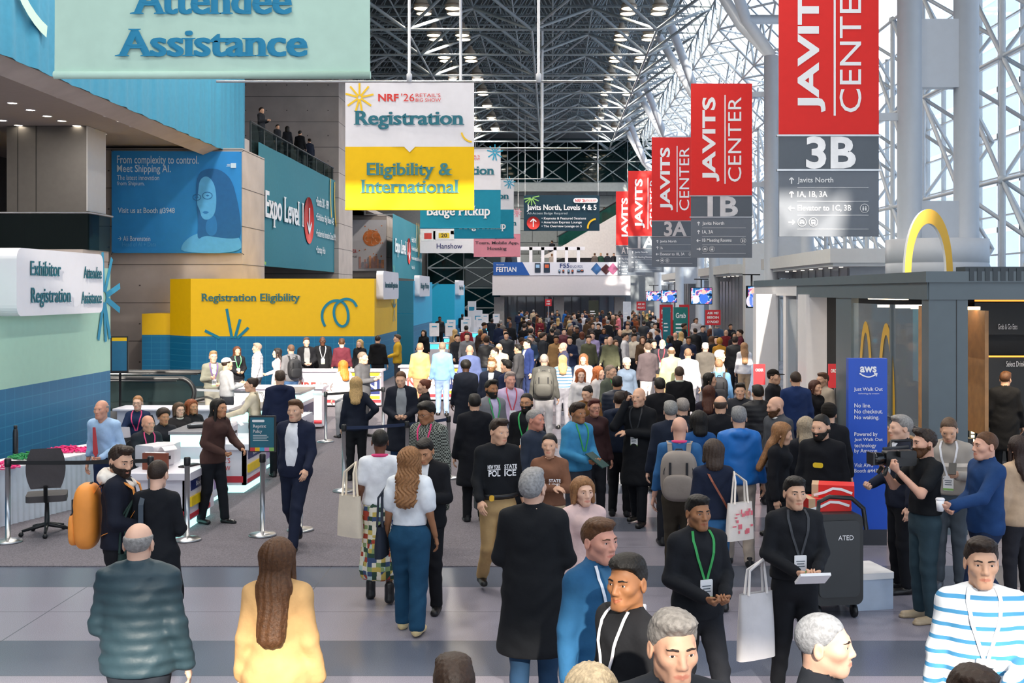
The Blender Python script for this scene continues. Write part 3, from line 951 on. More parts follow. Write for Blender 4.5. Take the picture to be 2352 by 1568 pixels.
def floor_mat():
    m = mat('polished_stone', '#a3a0ac', 0.24, var=0.05, scale=3, spec=0.35)
    n = m.node_tree.nodes; l = m.node_tree.links; b = n['Principled BSDF']
    tc = n.new('ShaderNodeTexCoord'); sp = n.new('ShaderNodeSeparateXYZ'); l.new(tc.outputs['Object'], sp.inputs[0])
    def M(op, a, c=None):
        k = n.new('ShaderNodeMath'); k.operation = op
        for i, v in enumerate((a, c)):
            if v is None: continue
            if isinstance(v, (int, float)): k.inputs[i].default_value = v
            else: l.new(v, k.inputs[i])
        return k.outputs[0]
    u = M('MODULO', M('ADD', sp.outputs['Y'], 28.6 - 9.49), 2.86)
    dark = M('LESS_THAN', u, 0.95)
    jx = M('LESS_THAN', M('MODULO', M('ADD', sp.outputs['X'], 31.3), 2.4), 0.012)
    jy = M('LESS_THAN', M('MODULO', M('ADD', u, 0.006), 0.955), 0.011)
    joint = M('MAXIMUM', jx, jy)
    no = n.new('ShaderNodeTexNoise'); no.inputs['Scale'].default_value = 130; no.inputs['Detail'].default_value = 2; l.new(tc.outputs['Object'], no.inputs['Vector'])
    r = n.new('ShaderNodeMapRange'); r.inputs[1].default_value = .35; r.inputs[2].default_value = .65; r.inputs[3].default_value = .82; r.inputs[4].default_value = 1.12; l.new(no.outputs['Fac'], r.inputs[0])
    a = n.new('ShaderNodeMix'); a.data_type = 'RGBA'; a.inputs[6].default_value = hx('#8f8c99'); a.inputs[7].default_value = hx('#5f6574'); l.new(dark, a.inputs[0])
    c = n.new('ShaderNodeMix'); c.data_type = 'RGBA'; c.inputs[7].default_value = hx('#5d606a'); l.new(joint, c.inputs[0]); l.new(a.outputs[2], c.inputs[6])
    h = n.new('ShaderNodeHueSaturation'); l.new(c.outputs[2], h.inputs['Color']); l.new(r.outputs[0], h.inputs['Value']); l.new(h.outputs[0], b.inputs['Base Color'])
    return m
f = MB(); f.box(-21.2, 14, -30, 96, -.3, 0); struct('floor', f, floor_mat())
m_carpet = mat('speckled_carpet', '#77737a', 0.95, var=0.3, scale=60, bump=0.6, bscale=90, spec=.1)
c = MB(); c.box(-20.8, -0.15, 13.25, 80, 0, .012); struct('floor_carpet', c, m_carpet)

# left side: back wall, slab with edge beam, piers
w = MB(); w.box(-21.2, -21, -30, 96, 0, 19); struct('wall_left', w, m_concd)  # left wall group, banners included: numbers hold coordinates scaled up about the camera
s = MB(); s.box(-21, -12.15, 10, 92, 8.24, 8.5); s.box(-21, -11.73, 45.5, 92, 8.24, 8.5); struct('ceiling_soffit', s, m_soff)
s = MB(); s.prism([(-12.67, 8.14), (-12.28, 7.91), (-11.73, 8.14), (-11.73, 8.95), (-12.67, 8.95)], 10, 45.7, 'y'); struct('beam_edge', s, m_conc)
def pier(name, x0, x1, y0, y1, z0, z1):
    p = MB(); p.box(x0, x1, y0, y1, z0, z1)
    o = struct(name, p, m_conc)
    j = MB()
    for k in range(1, int((z1 - z0) / 1.35) + 1):
        z = z0 + k * 1.35
        if z < z1: j.box(x0 - .004, x1 + .004, y0 - .004, y1, z, z + .025)
    for k in range(int((z1 - z0) / 1.35) + 1):
        for q in range(int((x1 - x0) / 1.1) + 1):
            j.box(x0 + .3 + q * 1.1, x0 + .36 + q * 1.1, y0 - .004, y0, z0 + .6 + k * 1.35, z0 + .65 + k * 1.35) if z0 + .65 + k * 1.35 < z1 else None
    j.build('joint_line', mat('joint_shadow_gap', '#5e5856', .9), o)
    return o
s = MB(); s.box(-20, -11.8, 46, 66, 8.5, 9.06); struct('floor_gallery', s, m_soff)
pier('pillar_front', -16, -10.95, 41.5, 44.7, 0, 8.17)
pier('pillar_upper', -18.9, -11.4, 62.7, 67, 0, 15.9)
pier('pillar_middle', -16.9, -11.0, 78, 81, 0, 8.17)
w = MB(); w.box(-21, -16.2, 46.8, 47.2, 0, 8.2); struct('wall_back', w, mat('dim_back_room_tone', '#3c3b3d', .9))  # dimness under the gallery put into this wall's dark colour
w = MB(); w.box(-21, -14.37, 37.6, 38, 0, 4.4); struct('wall_ledge', w, m_conc)
# metal clad lift shaft box with glass rail under it
sh = MB(); sh.box(-16.9, -14.43, 36.4, 37.9, 5.57, 8.23); o = struct('wall_cladding', sh, mat('bronze_gray_metal', '#6c6864', .42, .35, var=.04))
sh = MB(); sh.box(-16.0, -15.97, 36.38, 36.4, 5.57, 8.23); sh.box(-16.57, -16.54, 36.38, 36.4, 5.57, 8.23); sh.build('joint_line', mat('joint_dark', '#3a3836', .7), o)
sh = MB(); sh.box(-14.43, -14.4, 36.4, 37.9, 5.6, 8.23); sh.build('side_panel', mat('lit_side_panel', '#cfcfd0', .4, var=.02), o)  # bright light on this side face is put into its pale colour
sh = MB(); sh.box(-17.2, -14.3, 36.27, 36.31, 4.4, 5.5); sh.box(-14.34, -14.3, 36.27, 38, 4.4, 5.5); g = struct('window_1', sh, m_railglass)
sh = MB(); sh.tube([(-17.3, 36.27, 5.54), (-14.3, 36.27, 5.54), (-14.3, 38.2, 5.54)], .035); sh.build('handrail', m_steel, g)
sh = MB(); sh.box(-21, -14.35, 35.9, 38, 4.07, 4.4); struct('floor_ledge', sh, m_conc)

# far end wall
fw = MB(); fw.box(-21, 14, 95, 95.3, 0, 19); struct('wall_far', fw, mat('far_wall_gray', '#8c8e90', .7, var=.05))
for nm, x0, x1, z0, z1 in (('window_2', -6, 8.4, 11.8, 15.2), ('window_3', -10, -4.2, 0.2, 6.6)):
    g = MB(); g.box(x0, x1, 94.3, 94.36, z0, z1); wdw = struct(nm, g, m_tealglass)
    t = MB()
    n = max(2, round((x1 - x0) / 2.4)); rows = 1 if z1 - z0 < 4 else 2
    for i in range(n):
        a, b = x0 + (x1 - x0) * i / n, x0 + (x1 - x0) * (i + 1) / n
        for k in range(rows * 2):
            p, q = z0 + (z1 - z0) * k / rows / 2, z0 + (z1 - z0) * (k + 1) / rows / 2
            if (i + k) % 2: a_, b_ = b, a
            else: a_, b_ = a, b
            t.tube([(a_, 94.0, p), (b_, 94.0, q)], .05, 5)
            t.tube([(b_, 94.0, p), (a_, 94.0, q)], .05, 5) if rows == 2 or True else None
        t.tube([(a, 94.0, z0), (a, 94.0, z1)], .05, 5)
    for k in range(rows * 2 + 1):
        z = z0 + (z1 - z0) * k / rows / 2
        t.tube([(x0, 94.0, z), (x1, 94.0, z)], .06, 5)
    t.build('window_frame', m_frame, wdw)
g = MB(); g.box(-6, 8.4, 94.4, 94.9, 11.6, 15.4); struct('window_recess', g, mat('night_teal_backing', '#10282b', .8))
g = MB(); g.box(-10, -4.2, 94.4, 94.9, 0, 6.8); struct('window_recess.001', g, mat('night_teal_backing'))
pn = MB()
for k in range(7):
    for i in range(6):
        pn.box(-3.6 + i * 2 + (k % 2) * .5, -1.64 + i * 2 + (k % 2) * .5, 94.85, 94.98, 5.2 + k * .95, 6.11 + k * .95, (i * 3 + k * 2) % 3)
struct('wall_far_panels', pn, [mat('panel_gray_a', '#8e9392', .5), mat('panel_gray_b', '#7d8283', .5), mat('panel_gray_c', '#6d7272', .5)])
bm_ = MB(); bm_.box(-6.2, 8.6, 93.6, 94.2, 11.1, 11.75); struct('beam_far', bm_, mat('pale_gray_beam', '#8d9394', .6))
# landing with white fascia, doors under it
y = 88.0
q = y / FPX
l = MB(); l.box((1131 - VX) * q, (1448 - VX) * q, y, 94, CH - 8 * q, CH + 38 * q); struct('slab_landing', l, mat('landing_white', '#dcd5d8', .6, var=.02))
dz1 = CH - 12 * q
cw = MB()
for px in (1133, 1272, 1413): cw.box((px - VX) * q, (px + 24 - VX) * q, 89, 90, 0, dz1)
struct('column_landing', cw, mat('landing_column_gray', '#94918f', .7))
dr = MB(); dr.box((1135 - VX) * q, (1447 - VX) * q, 93, 93.05, 0, dz1); dd = struct('door_1', dr, glass('door_glass_far', (.8, .85, .9, 1), .45, base='#a9aeb6'))
fr = MB()
for k in range(13):
    x = (1160 - VX) * q + k * .72
    fr.box(x, x + .07, 92.9, 93, 0, dz1)
fr.build('door_frame', mat('door_frame_dark', '#5b5d62', .5), dd)

# upper landing: white portals, escalator ramp behind them
pr = MB()
for px in (1190, 1218, 1246, 1275, 1302, 1330):
    x = (px - VX) * q
    pr.box(x - .12, x + .12, 90, 90.4, CH + 68 * q, CH + 105 * q)
pr.box((1186 - VX) * q, (1345 - VX) * q, 90, 90.4, CH + 98 * q, CH + 106 * q)
struct('trim_1', pr, m_white)
es = thing('escalator', 'white sided escalator with green glass balustrade climbing at the far end', 'escalator', (D(1240, 590, 92)))
o0 = es.location
def L(px, py, d): return D(px, py, d) - o0
sd = MB(); A, B, C_, E = L(1240, 592, 92), L(1300, 560, 92), L(1425, 487, 92), L(1425, 592, 92)
sd.prism([(A.x, A.z), (E.x, E.z), (C_.x, C_.z), (B.x, B.z)], 0, .15, 'y'); sd.build('side_panel', mat('escalator_cream', '#d9d3cf', .6), es)
sd = MB(); sd.prism([(A.x - 1, A.z - 1.4), (E.x, E.z - 1.4), (C_.x, C_.z - .6), (B.x, B.z - 1.0), (A.x + .9, A.z - .35)], .16, 1.2, 'y'); sd.build('steps', m_black, es)
gl = MB(); gl.prism([(B.x - .6, B.z - .3), (C_.x, C_.z), (C_.x, C_.z + .95), (B.x - .6, B.z + .6)], .1, .16, 'y'); gl.build('balustrade', glass('escalator_glass', (.3, .6, .5, 1), .4, base='#1e4b44'), es)
hr = MB(); hr.tube([(B.x - .7, .13, B.z + .55), (C_.x, .13, C_.z + .98)], .06); hr.build('handrail', m_black, es)

# ------------------------------------------------ roof: unseen front deck, gaps shaped to let sun bands in; space frame behind
rf = MB()
for a, b in ((-48, -27.6), (-25.8, -9.6), (2.1, 46)): rf.box(-21.2, 22, a, b, 16.3, 16.6)
rf.box(8.8, 22, -9.6, 2.1, 16.3, 16.6)  # unseen strip added to keep the sun off the arch and columns
struct('roof', rf, m_roof)
sk = MB()
for i in range(9):
    a = -10 + i * 2.4
    sk.tube([(a, -9.6, 16.4), (a + 4.2, 2.1, 16.4)], .07, 6); sk.tube([(a + 4.2, -9.6, 16.4), (a, 2.1, 16.4)], .07, 6)
for k in range(5): sk.tube([(-12, -9.6 + k * 2.92, 16.4), (9, -9.6 + k * 2.92, 16.4)], .05, 6)
struct('roof_dapple_frame', sk, m_frame)  # unseen bars added across the gap to dapple the sunlight
rf = MB(); rf.box(-21.2, 7.2, 46, 96, 19.2, 19.5); rf.box(-21.2, 7.2, 45.8, 46, 16.3, 19.5); struct('roof_deck', rf, m_roof)  # second box: unseen upright added to keep sun off the space frame
sf = MB()
X0, X1, Y0, Y1, m_ = -19.8, 7.2, 46.0, 95.2, 1.8
nx, ny = round((X1 - X0) / m_), round((Y1 - Y0) / m_)
Zb, Zt = 16.0, 17.6
for i in range(nx + 1): sf.tube([(X0 + i * m_, Y0, Zb), (X0 + i * m_, Y1, Zb)], .045, 4, cap=False)
for j in range(ny + 1): sf.tube([(X0, Y0 + j * m_, Zb), (X1, Y0 + j * m_, Zb)], .045, 4, cap=False)
for i in range(nx): sf.tube([(X0 + (i + .5) * m_, Y0, Zt), (X0 + (i + .5) * m_, Y1, Zt)], .045, 4, cap=False)
for j in range(ny): sf.tube([(X0, Y0 + (j + .5) * m_, Zt), (X1, Y0 + (j + .5) * m_, Zt)], .045, 4, cap=False)
for i in range(nx):
    for j in range(ny):
        c = (X0 + (i + .5) * m_, Y0 + (j + .5) * m_, Zt)
        for a, b in ((0, 0), (1, 0), (0, 1), (1, 1)):
            sf.tube([c, (X0 + (i + a) * m_, Y0 + (j + b) * m_, Zb)], .035, 3, cap=False)
struct('ceiling_space_frame', sf, m_frame)
# deeper triangular trusses hanging below the frame
tr = MB()
M2 = 5.4
for j in range(10):
    yy = 48 + j * M2
    for i in range(5):
        xx = X0 + i * M2
        hub = (xx + M2 / 2, yy + M2 / 2, 14.4) if yy + M2 / 2 < 94 else None
        if hub:
            for a, b in ((0, 0), (1, 0), (0, 1), (1, 1)): tr.tube([hub, (xx + a * M2, yy + b * M2, Zb)], .075, 5, cap=False)
            if i < 4: tr.tube([hub, (hub[0] + M2, hub[1], hub[2])], .06, 5, cap=False)
            tr.tube([hub, (hub[0], hub[1] + M2, hub[2])], .06, 5, cap=False) if yy + 1.5 * M2 < 94 else None
struct('ceiling_truss', tr, mat('truss_gray', '#8d959a', .5))

# ------------------------------------------------ right glass wall: panes, mullions, tube trusses, columns
GX, GZ = 11.8, 11.3
g = MB(); g.box(GX, GX + .03, 10, 95, 0, GZ); struct('window_4', g, m_glass)
g = MB(); g.add([(7.2, 46, 16.0), (7.2, 95, 16.0), (GX, 95, GZ), (GX, 46, GZ), (7.23, 46, 16.03), (7.23, 95, 16.03), (GX + .03, 95, GZ + .03), (GX + .03, 46, GZ + .03)], [(0, 1, 2, 3), (7, 6, 5, 4), (0, 3, 7, 4), (1, 5, 6, 2), (0, 4, 5, 1), (3, 2, 6, 7)]); struct('window_5', g, m_glass)
mu = MB()
for k in range(58):
    yy = 10 + k * 1.5
    mu.box(GX - .05, GX + .08, yy - .03, yy + .03, 0, GZ)
for z in range(12): mu.box(GX - .03, GX + .06, 10, 95, z * 1.02 - .02, z * 1.02 + .02)
struct('trim_2', mu, m_truss)
mu = MB()
for k in range(33):
    yy = 46 + k * 1.5
    mu.tube([(7.2, yy, 16.0), (GX, yy, GZ)], .04, 4, cap=False)
for k in range(6):
    t = k / 5; mu.tube([(7.2 + (GX - 7.2) * t, 46, 16 - (16 - GZ) * t), (7.2 + (GX - 7.2) * t, 95, 16 - (16 - GZ) * t)], .04, 4, cap=False)
for k in range(16):
    yy = 46 + k * 3
    for i in range(3):
        def pt(t, dy, dn): return (7.2 + (GX - 7.2) * t - dn * .7, yy + dy, 16 - (16 - GZ) * t - dn * .7)
        h = pt((i + .5) / 3, 1.5, 1.2)
        for a, b in ((0, 0), (1, 0), (0, 3), (1, 3)): mu.tube([h, pt((i + a) / 3, b, 0)], .05, 4, cap=False)
        mu.tube([h, (h[0], h[1] + 3, h[2])], .05, 4, cap=False)
        if i < 2: mu.tube([h, pt((i + 1.5) / 3, 1.5, 1.2)], .05, 4, cap=False)
struct('trim_3', mu, m_truss)
tw = MB()
TX = 10.3
for k in range(24):
    yy = 24 + k * 2.9
    tw.tube([(TX, yy, 0), (TX, yy, GZ)], .07, 6, cap=False)
    for i in range(4):
        z0, z1 = i * 2.83, (i + 1) * 2.83
        tw.tube([(TX, yy, z0), (TX, yy + 2.9, z1)], .06, 5, cap=False)
        tw.tube([(TX, yy, z1), (GX - .1, yy + 1.45, (z0 + z1) / 2)], .055, 5, cap=False)
        tw.tube([(TX, yy, z0), (GX - .1, yy + 1.45, (z0 + z1) / 2)], .055, 5, cap=False)
        tw.tube([(TX, yy + 2.9, z1), (GX - .1, yy + 1.45, (z0 + z1) / 2)], .055, 5, cap=False)
        tw.tube([(TX, yy, z1), (TX, yy + 2.9, z1)], .05, 5, cap=False)
        tw.lathe([(.0, -.12), (.10, -.08), (.12, 0), (.10, .08), (0, .12)], (TX, yy, z1), 8)
struct('trim_4', tw, m_truss)
m_col = mat('column_paint', '#b4bac3', .4, var=.02)
for k, yy in enumerate((26.0, 42.4, 57.3, 73, 88)):
    cl = MB()
    top = 11.6
    for cx in (7.9, 9.15):
        cl.tube([(cx, yy, 0), (cx, yy, top)], .27, 20)
    cl.tube([(7.9, yy, top), (6.9, yy + .5, top + 1.2), (5.4, yy + 2.2, 16.0)], .2, 14)
    cl.tube([(7.9, yy, top), (6.9, yy - .5, top + 1.2), (5.4, yy - 2.2, 16.0)], .2, 14)
    cl.tube([(6.9, yy - .5, top + 1.2), (10.3, yy - .5, top + 1.2)], .17, 12)
    cl.tube([(9.15, yy, top), (10.4, yy, 13.2)], .2, 14)
    for z in (3.4, 7.4): cl.box(8.05, 9.0, yy - .16, yy + .16, z + .2, z + 1.7)
    struct('column' if not k else 'column.%03d' % k, cl, m_col)
dm = MB(); dm.lathe([(0, 0), (1.1, 0), (1.1, .42), (1.09, .43), (1.1, .44), (1.1, .95), (0, .95)], (8.5, 26, 3.3), 40)
struct('column_drum', dm, mat('white_drum_paint', '#c3c6cc', .45, var=.02))
# canopies and metal cores on the right
for k, (a, b) in enumerate(((33, 44), (52, 63), (73, 84))):
    cn = MB(); cn.box(7.8, 11.4, a, b, 3.92, 4.32); cn.box(7.9, 11.3, a + .1, b - .1, 3.82, 3.92)
    cn_o = struct('canopy' if not k else 'canopy.%03d' % k, cn, m_canopy)
    dl = MB()
    for i in range(8): dl.lathe([(0, 0), (.06, 0), (.06, .02)], (8.3, a + .8 + i * 1.3, 3.8), 8)
    dl.build('soffit_lights', mat('tiny_downlight', '#fff4e0', emit=2.0), cn_o)
    co = MB(); co.box(8.6, 11.4, a + 1, b - .6, 0, 3.84)
    for i in range(9): co.box(8.57, 8.6, a + 1.2 + i * 1.05, a + 1.24 + i * 1.05, 0, 3.8)
    struct('wall_core' if not k else 'wall_core.%03d' % k, co, m_core)
pc = MB(); pc.box(8.35, 9.2, 50.9, 51.6, 0, 5.2); struct('column_core', pc, m_canopy)
# neighbouring tower seen through the glass
bo = MB(); bo.box(40, 60, -20, 130, -1, 42)
t_ = struct('exterior_building', bo, mat('tower_glass', '#b9cfe6', .3, var=.05, scale=.3))
bl = MB()
for k in range(30): bl.box(39.9, 40, -20 + k * 5, -19.4 + k * 5, 0, 42)
for k in range(10): bl.box(39.9, 40, -20, 130, k * 4.2, k * 4.2 + .5)
bl.build('facade_grid', mat('tower_grid', '#e9eef5', .5), t_)

# ------------------------------------------------ high bay lamps
m_shade = mat('lamp_shade_ribbed', '#cdbfae', .35, var=.05)
m_glow = mat('lamp_glow', '#ffe9c8', emit=9.0)
def bay():
    t = thing('high_bay_lamp', 'round high bay ceiling lamp', 'lamp')
    b = MB(); b.lathe([(.05, .62), (.12, .6), (.14, .45), (.25, .36), (.33, .06), (.35, .0), (.33, .0), (.24, .3), (0, .34)], n=16); b.build('lamp_shade', m_shade, t)
    b = MB(); b.lathe([(.34, .10), (.36, .12), (.36, .17), (.33, .19)], n=16); b.build('shade_band', mat('lamp_band', '#8b7c6d', .4), t)
    b = MB(); b.lathe([(0, -.03), (.2, -.02), (.31, .02), (.31, .05), (0, .05)], n=16); b.build('diffuser', m_glow, t)
    b = MB(); b.tube([(0, 0, .6), (0, 0, .66)], .02, 5); b.build('stem', m_steel, t)
    return t
LAMPZ = 15.3
lamp0 = None
rows = [50.7 + 5.3 * k for k in range(8)]
cols = (('far left', -5.65), ('near left', -4.3), ('near right', 3.3), ('far right', 4.65))
ords = ('nearest', 'second', 'third', 'fourth', 'fifth', 'sixth', 'seventh', 'farthest')
for cn, x in cols:
    for r, yy in enumerate(rows):
        for dd_, pn_ in ((0, 'front'), (.95, 'rear')):
            lb = f'ribbed high bay lamp, {pn_} one of the {ords[r]} pair, {"outer" if cn[0] == "f" else "inner"} {cn.split()[1]} ceiling line'
            if lamp0 is None:
                lamp0 = bay(); o = lamp0; o['label'] = lb; o.location = (x, yy + dd_, LAMPZ); o['group'] = 'high bay lamps under the space frame'
            else:
                o = copy_tree(lamp0, (x, yy + dd_, LAMPZ), 0, lb)
def arealight(x, y, z, p, size=.7, col=(1.0, .93, .84), spread=170):
    ld = bpy.data.lights.get('bay_and_fill_light_%d' % p)
    if ld is None:
        ld = bpy.data.lights.new('bay_and_fill_light_%d' % p, 'AREA'); ld.shape = 'DISK'; ld.size = size; ld.energy = p; ld.color = col; ld.spread = R(spread)
    o = bpy.data.objects.new('bay_and_fill_light', ld); COL.objects.link(o); o.location = (x, y, z)
for k in range(2, 8): arealight(-9.3, rows[0] - 5.3 * k, LAMPZ - .1, 300)  # row without fixtures, added to brighten the left wall
for x in (-4.97, 3.97):
    for k in range(0, 8, 1): arealight(x, rows[k] + .5, LAMPZ - .1, 170 if k < 4 else 380)
    for k in range(1, 10): arealight(x, rows[0] - 5.3 * k, LAMPZ - .1, 170)     # the same lamps, carried on over the visitors

# soffit downlights
m_dl = mat('downlight_glow', '#fff2dc', emit=14.0)
def dlight():
    t = thing('downlight', 'x', 'lamp')
    b = MB(); b.lathe([(.12, 0), (.15, -.01), (.15, .01)], n=14); b.build('trim_ring', m_white, t)
    b = MB(); b.lathe([(0, .0), (.115, .0), (.12, .01)], n=14); b.build('diffuser', m_dl, t)
    return t
dls = [(10, 165), (58, 186), (100, 205), (143, 224), (181, 238), (216, 253), (249, 267), (28, 237), (70, 253), (108, 267), (142, 278), (176, 289), (207, 299), (235, 308), (5, 277), (42, 288), (76, 298), (112, 307), (279, 279), (308, 290), (336, 300), (361, 310), (386, 318)]
pz = 8.23
d0 = dlight()
for i, (px, py) in enumerate(dls):
    d = (pz - CH) * FPX / (VY - py)
    lb = 'recessed round downlight in the plaster soffit, %s of its row' % ('one',)
    row = 'front row' if i < 7 else ('middle row' if i < 14 else ('back row' if i < 18 else 'beam side row'))
    n_ = (i if i < 7 else i - 7 if i < 14 else i - 14 if i < 18 else i - 18)
    lb = f'recessed soffit downlight, {("first", "second", "third", "fourth", "fifth", "sixth", "seventh")[n_]} from the left in the {row}'
    loc = ((px - VX) * d / FPX, d, pz)
    o = d0 if i == 0 else copy_tree(d0, loc, 0)
    o.location = loc; o['label'] = lb; o['group'] = 'soffit downlights'
for y_ in (18, 22, 26, 30):
    ld = bpy.data.lights.new('soffit_light', 'AREA'); ld.shape = 'DISK'; ld.size = .3; ld.energy = 160; ld.color = (1, .93, .84)
    o = bpy.data.objects.new('soffit_light', ld); COL.objects.link(o); o.location = (-15.5, y_ * 1.25, 8.1)
# ================================================================ SIGNS AND BANNERS
def fit_text(txt, cx, cz, w, h, m, parent, dy=-0.012, rot=0.0, name='lettering', rz=0.0, at=None, **kw):
    """letters scaled to fill w x h (first line measured as built), centred on cx, cz in the parent's XZ plane"""
    mb = text_polys(txt, 1.0, **kw)
    xs = [v[0] for v in mb.v]; zs = [v[2] for v in mb.v]
    ax, bx, az, bz = min(xs), max(xs), min(zs), max(zs)
    fx, fz = w / (bx - ax), h / (bz - az)
    c, s = math.cos(rot), math.sin(rot)
    out = []
    for v in mb.v:
        x = (v[0] - (ax + bx) / 2) * fx; z = (v[2] - (az + bz) / 2) * fz
        out.append((cx + x * c - z * s, dy + v[1], cz + x * s + z * c))
    mb.v = out
    return mb.build(name, m, parent)

class Plane:
    """a hanging plane facing the camera line; pixel helpers turn photo measures into metres on it"""
    def __init__(s, d, px, py):
        s.d = d; s.k = d / FPX; s.px = px; s.py = py; s.o = D(px, py, d)
    def u(s, px): return (px - s.px) * s.k
    def w(s, py): return -(py - s.py) * s.k
    def text(s, txt, x0, x1, y0, y1, m, root, **kw):
        return fit_text(txt, s.u((x0 + x1) / 2), s.w((y0 + y1) / 2), abs(x1 - x0) * s.k, abs(y1 - y0) * s.k, m, root, **kw)
    def rect(s, x0, x1, y0, y1, y_a, y_b, name, m, root, r=0):
        mb = MB()
        if r: mb.rbox(s.u(x0), s.u(x1), y_a, y_b, s.w(y1), s.w(y0), r * s.k)
        else: mb.box(s.u(x0), s.u(x1), y_a, y_b, s.w(y1), s.w(y0))
        return mb.build(name, m, root)
def cloth_panel(x0, x1, z0, z1, name, m, root, amp=.012, y0=0.0, ph=0.0, th=.006):
    mb = MB()
    def f(off):
        return lambda a, b: (x0 + (x1 - x0) * a, y0 + off + amp * math.sin(a * 9 + ph + b * 2) * (1 - b * .6) + amp * .6 * math.sin(a * 23 + b * 5), z0 + (z1 - z0) * b)
    mb.sheet(f(0), 40, 16); mb.sheet(f(th), 40, 16)
    return mb.build(name, m, root)

m_mint = mat('mint_fabric', '#bddccb', .8, var=.03, bump=.12, bscale=3)
m_whitef = mat('white_fabric', '#e8e5ea', .8, var=.02, bump=.1, bscale=3)
m_yelf = mat('yellow_fabric', '#f4c300', .8, var=.02, bump=.1, bscale=3)
m_tealf = mat('teal_fabric', '#0d8aa6', .8, var=.03, bump=.1, bscale=3)
m_pinkf = mat('pink_fabric', '#f29bab', .8, var=.02, bump=.1, bscale=3)
m_navyf = mat('navy_teal_fabric', '#0b3547', .8, var=.03)
m_redf = mat('red_fabric', '#e3231f', .7, var=.02, bump=.06, bscale=3)
m_expo = mat('expo_teal_fabric', '#2f7d8d', .8, var=.04, bump=.15, bscale=2)
m_drape = mat('blue_teal_drape', '#3a8aa9', .85, var=.05, bump=.2, bscale=3)
m_cyant = mat('cyan_print', '#2a93b8', .7, var=.02)

# mint banner, nearest
P = Plane(10.5, 487, 180)
b = thing('hanging_banner', 'huge mint green Attendee Assistance banner cut off by the picture top', 'banner', P.o)
cloth_panel(P.u(125), P.u(850), .012, 2.05, 'fabric', m_mint, b, .006)
mb = MB(); mb.tube([(P.u(124), .004, .03), (P.u(851), .004, .03)], .035, 12); mb.build('hem_tube', m_mint, b)
m_bt = mat('print_blue_teal', '#1f86ad', .7, var=.02)
P.text('Assistance', 265, 708, 67, 131, m_bt, b, dy=-.014, serif=True, fat=.030, bold=.012)
P.text('Attendee', 300, 672, -34, 34, m_bt, b, dy=-.014, serif=True, fat=.030, bold=.012)
for px in (140, 835):
    mb = MB(); mb.tube([(P.u(px), 0, 2.0), (P.u(px), 0, 9)], .012, 6); mb.build('cable', m_steel, b)

def burst_at(P, px, py, r, m, root, angs=None, w=.1, dy=-.02):
    rr = r * P.k
    return strokes(burst(rr, angs or (90, 50, 130, 12, 165, -35, 215, -80, 255)), w * rr * 1.3, m, root, (P.u(px), dy, P.w(py)), name='star_motif')
def reg_banner(d, x0, x1, y0, y1, label, low, ysplit, m_low, m_txt, lowlines, star, notch=True):
    P = Plane(d, (x0 + x1) / 2, y1)
    b = thing('hanging_banner', label, 'banner', P.o, group=None)
    cloth_panel(P.u(x0), P.u(x1), P.w(ysplit), P.w(y0), 'upper_fabric', m_whitef, b, .008, ph=d)
    cloth_panel(P.u(x0), P.u(x1), .02, P.w(ysplit), 'lower_fabric', m_low, b, .008, ph=d)
    mb = MB(); mb.tube([(P.u(x0), .0, .03), (P.u(x1), .0, .03)], .03, 10); mb.build('hem_tube', m_low, b)
    sx = (x1 - x0) / 296.0; sy = (y1 - y0) / 293.0
    X = lambda p: x0 + (p - 793) * sx
    Y = lambda p: y0 + (p - 190) * sy
    if notch:
        mb = MB(); a = P.w(ysplit); c = P.u(X(941)); q = 13 * sx * P.k
        mb.add([(c - q, -.02, a + .002), (c + q, -.02, a + .002), (c, -.02, a - q)], [(0, 2, 1)]); mb.build('notch', m_whitef, b)
    P.text('NRF', X(869), X(916), Y(216), Y(233), m_redt, b, dy=-.025, bold=.03)
    P.text("'26", X(922), X(952), Y(215), Y(233), m_redt, b, dy=-.025)
    P.text("RETAIL'S", X(955), X(1012), Y(215), Y(223), m_redt, b, dy=-.025)
    P.text('BIG SHOW', X(955), X(1013), Y(226), Y(234), m_redt, b, dy=-.025)
    P.text('Registration', X(813), X(1067), Y(255), Y(297), m_tealdt, b, dy=-.03, serif=True, fat=.026, bold=.01)
    for t, a, c, e, f in lowlines:
        P.text(t, X(a), X(c), Y(e), Y(f), m_txt, b, dy=-.03, serif=True, fat=.02, bold=.008)
    if star[0]: burst_at(P, X(star[1]), Y(star[2]), star[3] * sx, star[0], b)
    return P, b
P, b = reg_banner(25.7, 793, 1089, 190, 483, 'yellow and white Registration Eligibility and International hanging banner', 0, 337, m_yelf, mat('muted_teal_print', '#3d8288', .7), [('Eligibility &', 843, 1040, 374, 412), ('International', 828, 1055, 413, 443)], (m_yelt, 826, 224, 33))
strokes([arc(0, 0, 26 * P.k, 190, 265, 8)], 4 * P.k, m_yelt, b, (P.u(1086), -.02, P.w(300)), name='arc_motif')
cyst = mat('cyan_star_print', '#19a0c4', .7)
P2, b2 = reg_banner(41.6, 965, 1150, 340, 525, 'teal and white Badge Pickup banner directly behind the yellow one', 0, 436, m_tealf, m_whitet, [('Badge Pickup', 818, 1050, 400, 446)], (cyst, 1068, 206, 30), False)
P3, b3 = reg_banner(56, 1043, 1180, 412, 548, 'teal and white Pickup banner further back behind the Badge Pickup banner', 0, 481, m_tealf, m_whitet, [('Badge Pickup', 818, 1050, 400, 446)], (cyst, 1068, 206, 30), False)
